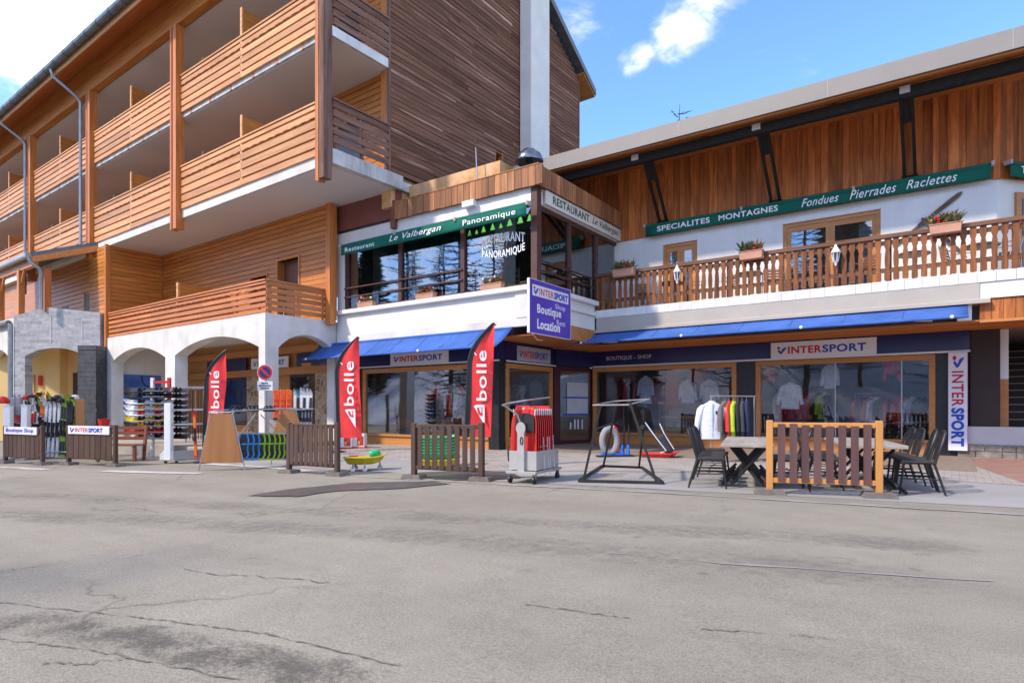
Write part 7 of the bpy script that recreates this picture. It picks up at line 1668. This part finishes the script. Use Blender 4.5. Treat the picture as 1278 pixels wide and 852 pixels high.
for px, py, wpx, lab in ((457, 379.5, 20, 'terracotta window box with red flowers at the end of the bay by the timber wall'), (531, 370.5, 23, 'terracotta window box with red and white flowers in the middle of the bay sill'), (614, 360.5, 27, 'terracotta window box with red flowers under the Panoramique window lettering')):
    q = R.Y(px, py, YR - 0.06); q2 = R.Y(px + wpx, py, YR - 0.06); flower_box(lab, (q.x, YR - 0.03, 4.442), q2.x - q.x, 0.15, 'flowers')
for px, wpx, lab in ((779, 27, 'terracotta flower box on the balcony rail beside the glazed bay'), (938, 30, 'terracotta flower box on the balcony rail before the wide glazed door'), (1180, 42, 'terracotta flower box on the balcony rail under the old skis')):
    q = R.Y(px, 320, YBAL - 0.13); q2 = R.Y(px + wpx, 320, YBAL - 0.13); flower_box(lab, (q.x, YBAL - 0.145, 5.06), q2.x - q.x, 0.2, 'grass')
# ---- lanterns on the balusters
for px, py, lab in ((845, 342, 'white lantern on the balcony rail near the narrow glazed door'), (1043, 318, 'white lantern on the balcony rail before the wide glazed door')):
    q = R.Y(px, py, YBAL - 0.12); t = thing('lantern', lab, 'lantern', (q.x, YBAL - 0.12, q.z - 0.2), 0, 'white lanterns')
    MB().lathe([(0.02, -0.06), (0.03, 0.0), (0.05, 0.02), (0.055, 0.035)], (0, 0, 0), 8).build('finial', M_paintw, t)
    for k in range(6):
        a = math.pi / 3 * k; MB().beam((0.055 * math.cos(a), 0.055 * math.sin(a), 0.035), (0.09 * math.cos(a), 0.09 * math.sin(a), 0.25), 0.012, 0.012).build('glazing_bar', M_paintw, t)
    MB().lathe([(0.05, 0.036), (0.082, 0.249)], (0, 0, 0), 6).build('glass', glassmat('lantern_glass', (0.8, 0.82, 0.82), 0.1, 0.8), t)
    MB().lathe([(0.115, 0.25), (0.105, 0.27), (0.06, 0.36), (0.035, 0.40), (0.03, 0.44), (0.0, 0.46)], (0, 0, 0), 8).build('roof', M_paintw, t)
    MB().beam((0, 0.0, 0.30), (0, 0.11, 0.30), 0.03, 0.03).build('bracket', M_paintw, t)
# ---- balcony furniture
M_alu = pmat('aluminium', (0.40, 0.39, 0.38), 0.3, 0.8)
def alu_chair():
    t = thing('balcony_chair', 'c', 'chair')
    MB().tube([(-0.24, 0.25, 0), (-0.24, 0.22, 0.45), (-0.22, 0.30, 0.82), (0.22, 0.30, 0.82), (0.24, 0.22, 0.45), (0.24, 0.25, 0)], 0.014, 6).build('rear_frame', M_alu, t)
    MB().tube([(-0.25, -0.22, 0), (-0.25, -0.2, 0.64), (-0.25, 0.2, 0.66)], 0.014, 6).tube([(0.25, -0.22, 0), (0.25, -0.2, 0.64), (0.25, 0.2, 0.66)], 0.014, 6).build('arm_frame', M_alu, t)
    for k in range(6): MB().box(-0.23, 0.23, -0.2 + k * 0.07, -0.15 + k * 0.07, 0.43, 0.44).build('seat_slat', M_bench, t)
    for k in range(4): MB().box(-0.21, 0.21, 0.25 + k * 0.012, 0.26 + k * 0.012, 0.52 + k * 0.075, 0.57 + k * 0.075).build('back_slat', M_bench, t)
    return t
ac0 = alu_chair(); first = [True]
for px, lab, rz in ((808, 'aluminium chair behind the balusters next to the glazed bay', 0.6), (866, 'aluminium chair behind the balusters by the narrow glazed door', 1.9), (905, 'aluminium chair behind the balusters left of the middle flower box', -0.8), (965, 'aluminium chair behind the balusters right of the middle flower box', 0.4), (1020, 'aluminium chair before the curtain of the wide glazed door', 2.2), (1080, 'aluminium chair at the far jamb of the wide glazed door', -0.5), (1195, 'aluminium chair behind the balusters below the old skis', 1.2), (1255, 'aluminium chair at the corner of the chamfered white wall', -1.6)):
    q = R.Y(px, 350, 17.55); c = ac0 if first[0] else copy_tree(ac0); first[0] = False
    c.location = (q.x, 17.55 + U(-0.2, 0.2), 4.141); c.rotation_euler = (0, 0, rz); tag(c, lab, 'chair', 'aluminium balcony chairs')
for px, lab in ((838, 'brown round bistro table on the balcony by the lantern and narrow door'), (935, 'bistro table on the balcony behind the middle flower box'), (1140, 'bistro table on the balcony left of the crossed old skis'), (1225, 'bistro table on the balcony right of the crossed old skis')):
    q = R.Y(px, 350, 17.6); t = thing('bistro_table', lab, 'table', (q.x, 17.6, 4.141), 0.3, 'balcony bistro tables')
    MB().lathe([(0.34, 0.70), (0.35, 0.71), (0.35, 0.73), (0.34, 0.74)], (0, 0, 0), 24).build('table_top', M_bench if px < 900 else M_ttop, t); MB().tube([(0, 0, 0.03), (0, 0, 0.70)], 0.025, 8).build('stem', M_black, t)
    for k in range(3): a = 2.1 * k; MB().tube([(0, 0, 0.08), (0.2 * math.cos(a), 0.2 * math.sin(a), 0.05), (0.3 * math.cos(a), 0.3 * math.sin(a), 0.012)], 0.014, 6).build('foot', M_black, t)
# old wooden skis crossed on the white wall
for k, (a, b2, lab) in enumerate((((1146, 283), (1201, 239), 'old dark wooden ski leaning to the flower box on the white wall'), ((1183, 300), (1150, 272), 'second old ski crossing low behind the flower box'))):
    P_, Q_ = R.Y(*a, YW - 0.05 - 0.03 * k), R.Y(*b2, YW - 0.05 - 0.03 * k); P_ = P_ + (P_ - Q_) * 0.6; dq = (Q_ - P_); ln_ = dq.length
    t = thing('old_ski', lab, 'ski', P_, 0, 'old skis on the wall'); dq.normalize(); sd_ = Vector((0, -1, 0)).cross(dq)
    pts = []; 
    for f, w_ in ((0, 0.03), (0.3, 0.035), (0.5, 0.04), (0.85, 0.055), (0.95, 0.05), (1.0, 0.01)): pts.append((f, w_))
    poly = [dq * ln_ * f + sd_ * w_ for f, w_ in pts] + [dq * ln_ * f - sd_ * w_ for f, w_ in reversed(pts)]
    MB().prism(poly, (0, 0.02, 0)).build('blade', wood('old_ski_wood', (0.06, 0.03, 0.015), (0.15, 0.08, 0.04), 'X', 5), t); MB().obox(dq * ln_ * 0.45 + Vector((0, -0.015, 0)), dq * 0.12, sd_ * 0.05, (0, 0.012, 0)).build('binding', M_dark, t)
# ---- floodlights under the eaves
for px, py in ((880, 178), (1041, 137), (1258, 86)):
    q = R.Y(px, py, RF + 0.6); t = thing('floodlight', 'small white floodlight under the chalet eaves', 'floodlight', q, 0, 'floodlights under the eaves')
    MB().prism([(-0.09, -0.10, -0.03), (0.09, -0.10, -0.03), (0.09, -0.08, 0.07), (-0.09, -0.08, 0.07)], (0, 0.06, 0)).build('housing', M_signw, t); MB().box(-0.08, 0.08, -0.108, -0.102, -0.02, 0.05).build('lens', M_steel, t); MB().beam((0, -0.03, 0.05), (0, 0.0, 0.16), 0.03, 0.02).build('bracket', M_dark, t)

# ================================================================== SHOP INTERIORS
def hang(label, px, py, plane, dx, mat, w=0.5, h=0.7, rz=0.0):
    q = R.Y(px, py, plane); garment(label, (q.x, plane, q.z), rz, mat, w, h, 0.12, 'garments in the shop window')
M_pale = pmat('pale_blue_fabric', (0.55, 0.60, 0.72), 0.8, var=0.15, scale=8); M_wht = pmat('white_fabric', (0.70, 0.70, 0.72), 0.8, var=0.18, scale=8, bump=1.0); M_orf = pmat('orange_fabric', (0.65, 0.12, 0.04), 0.8)
hang('white sweater hanging in the wide window beside the black pillar', 986, 478, YS + 0.5, 0, M_wht, 0.55, 0.75)
hang('bright orange top hanging at the edge of the wide window', 955, 452, YS + 0.8, 0, M_orf, 0.4, 0.6)
hang('pale top hanging high in the wide window', 1036, 454, YS + 0.9, 0, M_wht, 0.35, 0.7)
hang('crimson top hanging near the end of the wide window', 1113, 448, YS + 1.0, 0, M_redpl, 0.3, 0.3)
hang('pale blue jacket hanging in the first window by the entrance', 806, 470, YS + 0.6, 0, M_pale, 0.45, 0.9)
hang('white jacket hanging in the first window near the pillar', 858, 475, YS + 0.6, 0, M_wht, 0.5, 0.7)
hang('second white jacket hanging in the first window next to the pillar', 885, 474, YS + 0.9, 0, M_wht, 0.5, 0.75)
hang('orange jacket hanging high in the first window', 872, 456, YS + 1.3, 0, M_orf, 0.5, 0.5)
hang('bright red top hanging in the window of the awning shop', 543, 480, YL + 1.0, 0, M_redpl, 0.4, 0.5)
hang('white hooded top in the window of the awning shop', 565, 480, YL + 0.9, 0, M_wht, 0.5, 0.8)
inmats = [M_wht, M_redpl, M_pale, pmat('navy_fabric', (0, 0, 0)), M_orf, pmat('black_fabric', (0, 0, 0)), pmat('lime_fabric', (0, 0, 0)), pmat('grey_fabric2', (0, 0, 0)), pmat('pink_fabric', (0.55, 0.10, 0.22), 0.8)]
innames = ['white', 'red', 'pale blue', 'navy', 'orange', 'black', 'lime', 'dark grey', 'pink']
jm = [jacket_mesh(0.5, 0.75, 0.16).mesh('jacket_body', mm_) for mm_ in inmats]
def inside_rail(label, x0, x1, y, z, n, where):
    t = thing('clothes_rail', label, 'clothes rail', ((x0 + x1) / 2, y, 0.021)); w_ = (x1 - x0) / 2
    MB().tube([(-w_, 0, z), (w_, 0, z)], 0.014, 6).build('top_bar', M_steel, t)
    for s_ in (-1, 1): MB().tube([(s_ * w_, 0, 0.02), (s_ * w_, 0, z)], 0.014, 6).build('upright', M_steel, t); B('rail_foot', M_steel, t, s_ * w_ - 0.02, s_ * w_ + 0.02, -0.22, 0.22, 0, 0.02)
    for k in range(n):
        q = random.randrange(len(jm)); g = thing('jacket', '%s jacket on the rail inside %s' % (innames[q], where), 'jacket', (x0 + 0.1 + (x1 - x0 - 0.2) * k / (n - 1), y, z - 0.12), U(0.6, 1.3), 'jackets inside %s' % where)
        inst('body', jm[q], g); MB().tube([(0, 0, 0.02), (0, 0, 0.13)], 0.006, 5).build('hanger_hook', M_steel, g)
inside_rail('clothes rail behind the glass of the wide window near the tables', -4.4, -2.8, YS + 1.3, 1.75, 11, 'the wide window')
inside_rail('clothes rail behind the glass towards the end of the wide window', -2.3, -0.5, YS + 1.7, 1.6, 12, 'the far end of the wide window')
inside_rail('clothes rail behind the glass of the first window', -9.6, -7.2, YS + 1.6, 2.25, 14, 'the first window')
inside_rail('clothes rail in the awning shop behind the helmet shelf', -15.4, -11.4, YL + 2.2, 1.9, 18, 'the awning shop')
for k in range(7):
    mt, nm = ((colr, 'red'), (colw, 'white'), (colo, 'orange'))[k % 3]
    ski('%s ski leaning in the window of the awning shop' % nm, (-13.0 + 0.21 * k, YL + 0.55, 0.37), (math.radians(-5), U(-0.05, 0.05), 0), mt, colk, 1.55, 'skis in the awning shop: ' + nm)
def shelf(label, x0, x1, y, zs_):
    t = thing('display_shelf', label, 'shelf', ((x0 + x1) / 2, y, 0.021), 0, 'wooden shop shelves'); w_ = (x1 - x0) / 2
    for z_ in zs_: B('shelf_board', M_frame, t, -w_, w_, 0, 0.5, z_, z_ + 0.06)
    for s_ in (-1, 1): B('side_panel', M_frame, t, s_ * w_ - 0.03 * (s_ > 0), s_ * w_ + 0.03 * (s_ < 0), 0.0, 0.5, 0, max(zs_) - 0.001)
    B('back_panel', M_dim, t, -w_ + 0.04, w_ - 0.04, 0.47, 0.49, 0, max(zs_) - 0.002)
    return t
shelf('wooden display shelf with shoes behind the first shop window', -8.0, -5.4, YS + 0.9, (0.45, 0.85, 1.3))
shelf('wooden shelf with helmets behind the window of the awning shop', -14.2, -11.2, YL + 0.9, (0.30, 0.75))
for k in range(9):
    t = thing('shoe', 'dark winter shoe on the wooden shelf behind the first window', 'shoe', (-7.8 + 0.27 * k, YS + 1.1, (0.531 if k % 2 else 0.931)), 0.4, 'shoes on the shelf')
    MB().prism([(-0.05, -0.14, 0), (-0.05, 0.14, 0), (-0.05, 0.14, 0.22), (-0.05, 0.03, 0.22), (-0.05, -0.02, 0.11), (-0.05, -0.14, 0.06)], (0.10, 0, 0)).build('upper', (M_black if k % 3 else pmat('shoe_brown', (0.16, 0.09, 0.05), 0.7)), t, bevel=0.015); B('sole', M_signw, t, -0.055, 0.055, -0.145, 0.145, -0.0, 0.012)
for k, (px, mt, nm) in enumerate(((526, M_black, 'black'), (541, pmat('helmet_blue', (0.02, 0.12, 0.55), 0.3), 'blue'), (556, pmat('helmet_pink', (0.6, 0.03, 0.2), 0.3), 'pink'))):
    q = R.Y(px, 519, YL + 1.1); helmet('%s ski helmet on the shelf in the awning shop window' % nm, (q.x, YL + 1.1, 0.95), mt, 0.17, 'helmets in the shop window')
# red scooter-like mannequin display: red suitcase shapes in the left window
q = R.Y(486, 525, YL + 0.8)
t = thing('child_carrier', 'glossy red padded carrier displayed in the awning shop window', 'carrier', (q.x, YL + 0.8, 0.021), 0.3)
MB().prism([(-0.4, 0, 0.35), (0.3, 0, 0.35), (0.38, 0, 0.95), (0.2, 0, 1.12), (-0.28, 0, 1.10), (-0.38, 0, 0.9)], (0, 0.4, 0)).build('shell', M_redpl, t, bevel=0.06)
for x_ in (-0.28, 0.25): MB().tube([(x_, -0.02, 0.17), (x_, 0.03, 0.17)], 0.16, 18).build('wheel', M_black, t)
MB().box(0.42, 0.75, 0.05, 0.3, 0.5, 0.8).build('headrest', pmat('boot_orange', (0, 0, 0)), t, bevel=0.05); MB().beam((-0.3, 0.2, 0.17), (0.6, 0.2, 0.5), 0.05, 0.05).build('frame', M_dark, t)
q = R.Y(466, 500, YL + 0.6)
t = thing('red_banner', 'tall narrow red roll-up banner at the edge of the awning shop window', 'banner', (q.x, YL + 0.6, 0.021), 0.0); B('sheet', M_redpl, t, -0.25, 0.25, 0, 0.01, 0.05, 2.4); B('stand', M_steel, t, -0.27, 0.27, -0.08, 0.1, 0, 0.049); B('white_figure', M_signw, t, 0.02, 0.16, -0.006, -0.002, 0.4, 1.05)
q = R.Y(838, 500, YS + 0.5)
t = thing('red_banner', 'dark red curved banner behind the first shop window', 'banner', (q.x, YS + 0.5, 0.021), 0.0)
MB().prism([(-0.22, 0, 1.1), (0.22, 0, 1.1), (0.22, 0, 2.5), (0.0, 0, 2.5), (-0.16, 0, 2.3), (-0.22, 0, 1.9)], (0, 0.01, 0)).build('sheet', pmat('banner_red', (0.32, 0.015, 0.02), 0.6), t); MB().tube([(-0.24, 0.02, 0.02), (-0.24, 0.02, 1.9), (-0.18, 0.02, 2.3), (0, 0.02, 2.5)], 0.015, 6).build('pole', M_black, t); B('foot', M_black, t, -0.35, -0.1, -0.15, 0.15, 0, 0.02)
# hat stand and mannequins in the side window
for (x_, y_, h_, mt, lab) in ((-11.1, 16.2, 1.75, M_wht, 'mannequin head in white hat on a stand in the side window'), (-11.3, 16.6, 1.7, M_black, 'mannequin head in black hat on a stand in the side window'), (-11.5, 14.9, 1.85, pmat('black_fabric', (0, 0, 0)), 'dark mannequin head on a tall stand by the corner pillar')):
    t = thing('mannequin_head', lab, 'mannequin', (x_, y_, 0.021), 0, 'mannequin heads'); MB().tube([(0, 0, 0), (0, 0, h_ - 0.25)], 0.02, 6).build('stand', M_steel, t); MB().lathe([(0.15, 0), (0.15, 0.02)], (0, 0, 0), 12).build('foot', M_steel, t)
    MB().lathe([(0.05, h_ - 0.28), (0.055, h_ - 0.2), (0.09, h_ - 0.12), (0.10, h_), (0.08, h_ + 0.08), (0.0, h_ + 0.11)], (0, 0, 0), 12).build('head', mt, t, smooth=True); MB().ell((0, 0, h_ + 0.06), 0.13, 0.13, 0.09, 12, 8).build('hat', mt, t, smooth=True)
    MB().lathe([(0.16, h_ - 0.95), (0.2, h_ - 0.7), (0.22, h_ - 0.42), (0.14, h_ - 0.3), (0.05, h_ - 0.27)], (0, 0, 0), 12).build('bust', mt, t, smooth=True)
# restaurant chairs behind the glass
def rest_chair(label, px, dep_y):
    q = R.Y(px, 350, dep_y); t = thing('dining_chair', label, 'chair', (q.x, dep_y, 4.142), 0, 'pale wooden dining chairs')
    mw = wood('pale_chair_wood', (0.42, 0.30, 0.15), (0.55, 0.42, 0.24), 'Z', 6)
    for s_ in (-1, 1): MB().box(s_ * 0.18 - 0.02, s_ * 0.18 + 0.02, -0.02, 0.02, 0, 1.0).build('leg', mw, t); MB().box(s_ * 0.18 - 0.02, s_ * 0.18 + 0.02, 0.38, 0.42, 0, 0.44).build('leg', mw, t)
    MB().box(-0.2, 0.2, -0.02, 0.42, 0.441, 0.47).build('seat', mw, t)
    for z_ in (0.6, 0.75, 0.9): MB().box(-0.16, 0.16, -0.01, 0.01, z_, z_ + 0.08).build('back_rung', mw, t)
for px, lab in ((478, 'pale ladder-back chair behind the bay glass by the first flower box'), (551, 'pale ladder-back chair behind the middle bay window'), (625, 'pale ladder-back chair behind the flower box of the lettered window'), (641, 'pale ladder-back chair beside the bay corner post'), (507, 'pale ladder-back chair behind the first mullion of the bay')): rest_chair(lab, px, YR + 0.75)

# ================================================================== TREES
def larch_mesh(h, seed, spread=0.21, nb=110, mn=0.2):
    random.seed(seed); m = MB()
    m.tube([(0, 0, -0.3), (U(-.1, .1), U(-.1, .1), h * 0.5), (U(-.15, .15), U(-.15, .15), h)], [h * 0.014, h * 0.009, 0.015], 7)
    for k in range(nb):
        f = 0.15 + 0.83 * k / nb; z_ = h * f; a = k * 2.4 + U(-.4, .4); ln_ = h * spread * (1.05 - f) * U(0.7, 1.2) + mn
        d_ = Vector((math.cos(a), math.sin(a), 0)); p0 = Vector((0, 0, z_)); p1 = p0 + d_ * ln_ * 0.5 + Vector((0, 0, -0.04 * ln_)); p2 = p0 + d_ * ln_ + Vector((0, 0, 0.08 * ln_))
        m.tube([p0, p1, p2], [0.045 + 0.004 * ln_, 0.035, 0.014], 4)
        for q in range(7):
            g_ = U(0.25, 1.0); b0 = p0.lerp(p2, g_); e_ = b0 + Vector((U(-1, 1), U(-1, 1), U(-0.6, 0.3))) * 0.32 * ln_ * 0.6; m.tube([b0, e_], [0.022, 0.010], 3)
    return m
def slope_z(x_, y_): return gz(x_, y_) if y_ > -11 else -0.35 + 0.288 * max(0, -11 - y_) ** 1.02 + 0.4 * math.sin(x_ * 0.21) * (y_ < -12)
def spruce_mesh(h, seed):
    random.seed(seed); m = MB(); n = int(h * 9)
    for k in range(n):
        f = k / n; z_ = h * (0.10 + 0.9 * f); rad = h * 0.19 * (1 - f) ** 0.85 + 0.15
        for q in range(5):
            a = U(0, 6.283); d_ = Vector((math.cos(a), math.sin(a), 0)); sd_ = Vector((-d_.y, d_.x, 0)); ln_ = rad * U(0.65, 1.1); b0 = Vector((0, 0, z_ + U(-0.2, 0.2)))
            e_ = b0 + d_ * ln_ + Vector((0, 0, -0.28 * ln_)); w_ = 0.16 + 0.14 * ln_; i = len(m.v)
            m.v += [b0, b0.lerp(e_, 0.55) + sd_ * w_ + Vector((0, 0, -0.1)), e_, b0.lerp(e_, 0.55) - sd_ * w_ + Vector((0, 0, -0.1)), b0.lerp(e_, 0.6) + Vector((0, 0, -0.35 - 0.1 * ln_))]
            m.f += [(i, i + 1, i + 2), (i, i + 2, i + 3), (i, i + 4, i + 2)]
    return m
M_bark = pmat('bare_larch_bark', (0.065, 0.05, 0.04), 0.95, var=0.3, scale=6)
tm = [larch_mesh(15, 3).mesh('larch', M_bark), larch_mesh(18, 5).mesh('larch', M_bark), larch_mesh(13, 8).mesh('larch', M_bark)]
random.seed(21)
k = 0
spots = [(x_ + U(-1.5, 1.5), -14 - (n_ % 3) * 4.5 + U(-1, 1)) for n_, x_ in enumerate(range(-30, 26, 5))]
spots += [(-78 + 3.1 * n_ + U(-1, 1), (-6, -13, -20, -28)[n_ % 4] + U(-2, 2)) for n_ in range(18)]
spots += [(-70 + 4.0 * n_ + U(-1, 1), -34 + U(-4, 4)) for n_ in range(16)]
for (x_, y_) in spots:
    t = thing('larch_tree', 'bare larch tree across the street from the shops', 'tree', (x_, y_, slope_z(x_, y_) - 0.2), U(0, 6), 'bare larches across the street'); inst('trunk', tm[k % 3], t, (0, 0, 0), (0, 0, 0), (U(0.9, 1.25),) * 3); k += 1
M_needle = pmat('spruce_needles', (0.020, 0.035, 0.016), 0.8, var=0.4, scale=2)
sps = [spruce_mesh(19, 31).mesh('spruce', M_needle), spruce_mesh(24, 32).mesh('spruce', M_needle)]
spt = [MB().tube([(0, 0, -1), (0, 0, h_)], [0.28, 0.03], 7).mesh('spruce_trunk', M_bark) for h_ in (19, 24)]
random.seed(44)
for n_ in range(10):
    x_ = -92 + 9.2 * n_ + U(-1, 1); y_ = (-30, -22, -38)[n_ % 3] + U(-2.5, 2.5) - (4 if x_ > -25 else 0)
    t = thing('spruce_tree', 'dark spruce on the slope across the street from the shops', 'tree', (x_, y_, slope_z(x_, y_) - 0.2), U(0, 6), 'spruces across the street')
    inst('crown', sps[n_ % 2], t, (0, 0, 0), (0, 0, 0), (1, 1, U(0.85, 1.15))); inst('trunk', spt[n_ % 2], t)
q = at_depth(846, 140, 46.0)
t = thing('bare_tree', 'bare tree whose top twigs show above the chalet roof', 'tree', (q.x, q.y, 0), 0.5); random.seed(4)
ht = at_depth(848, 131, 46).z; mtr = larch_mesh(ht, 11, 0.10, 90, 0.8).build('trunk', M_bark, t)
sn = MB(); 
xs_ = [-90 + 6 * i for i in range(32)]; ys_ = [-11 - 5 * j for j in range(14)]
for y_ in ys_:
    for x_ in xs_: sn.v.append(Vector((x_, y_, -0.35 + 0.32 * max(0, -11 - y_) ** 1.02 * 0.9 + 0.4 * math.sin(x_ * 0.21) * (y_ < -12))))
n_ = len(xs_)
for j in range(len(ys_) - 1):
    for i in range(n_ - 1): sn.f.append((j * n_ + i, j * n_ + i + 1, (j + 1) * n_ + i + 1, (j + 1) * n_ + i))
o = sn.build('snow_slope', pmat('old_snow', (0.62, 0.65, 0.70), 0.8, var=0.2, scale=0.5, detail=9), None, smooth=True); o['kind'] = 'structure'
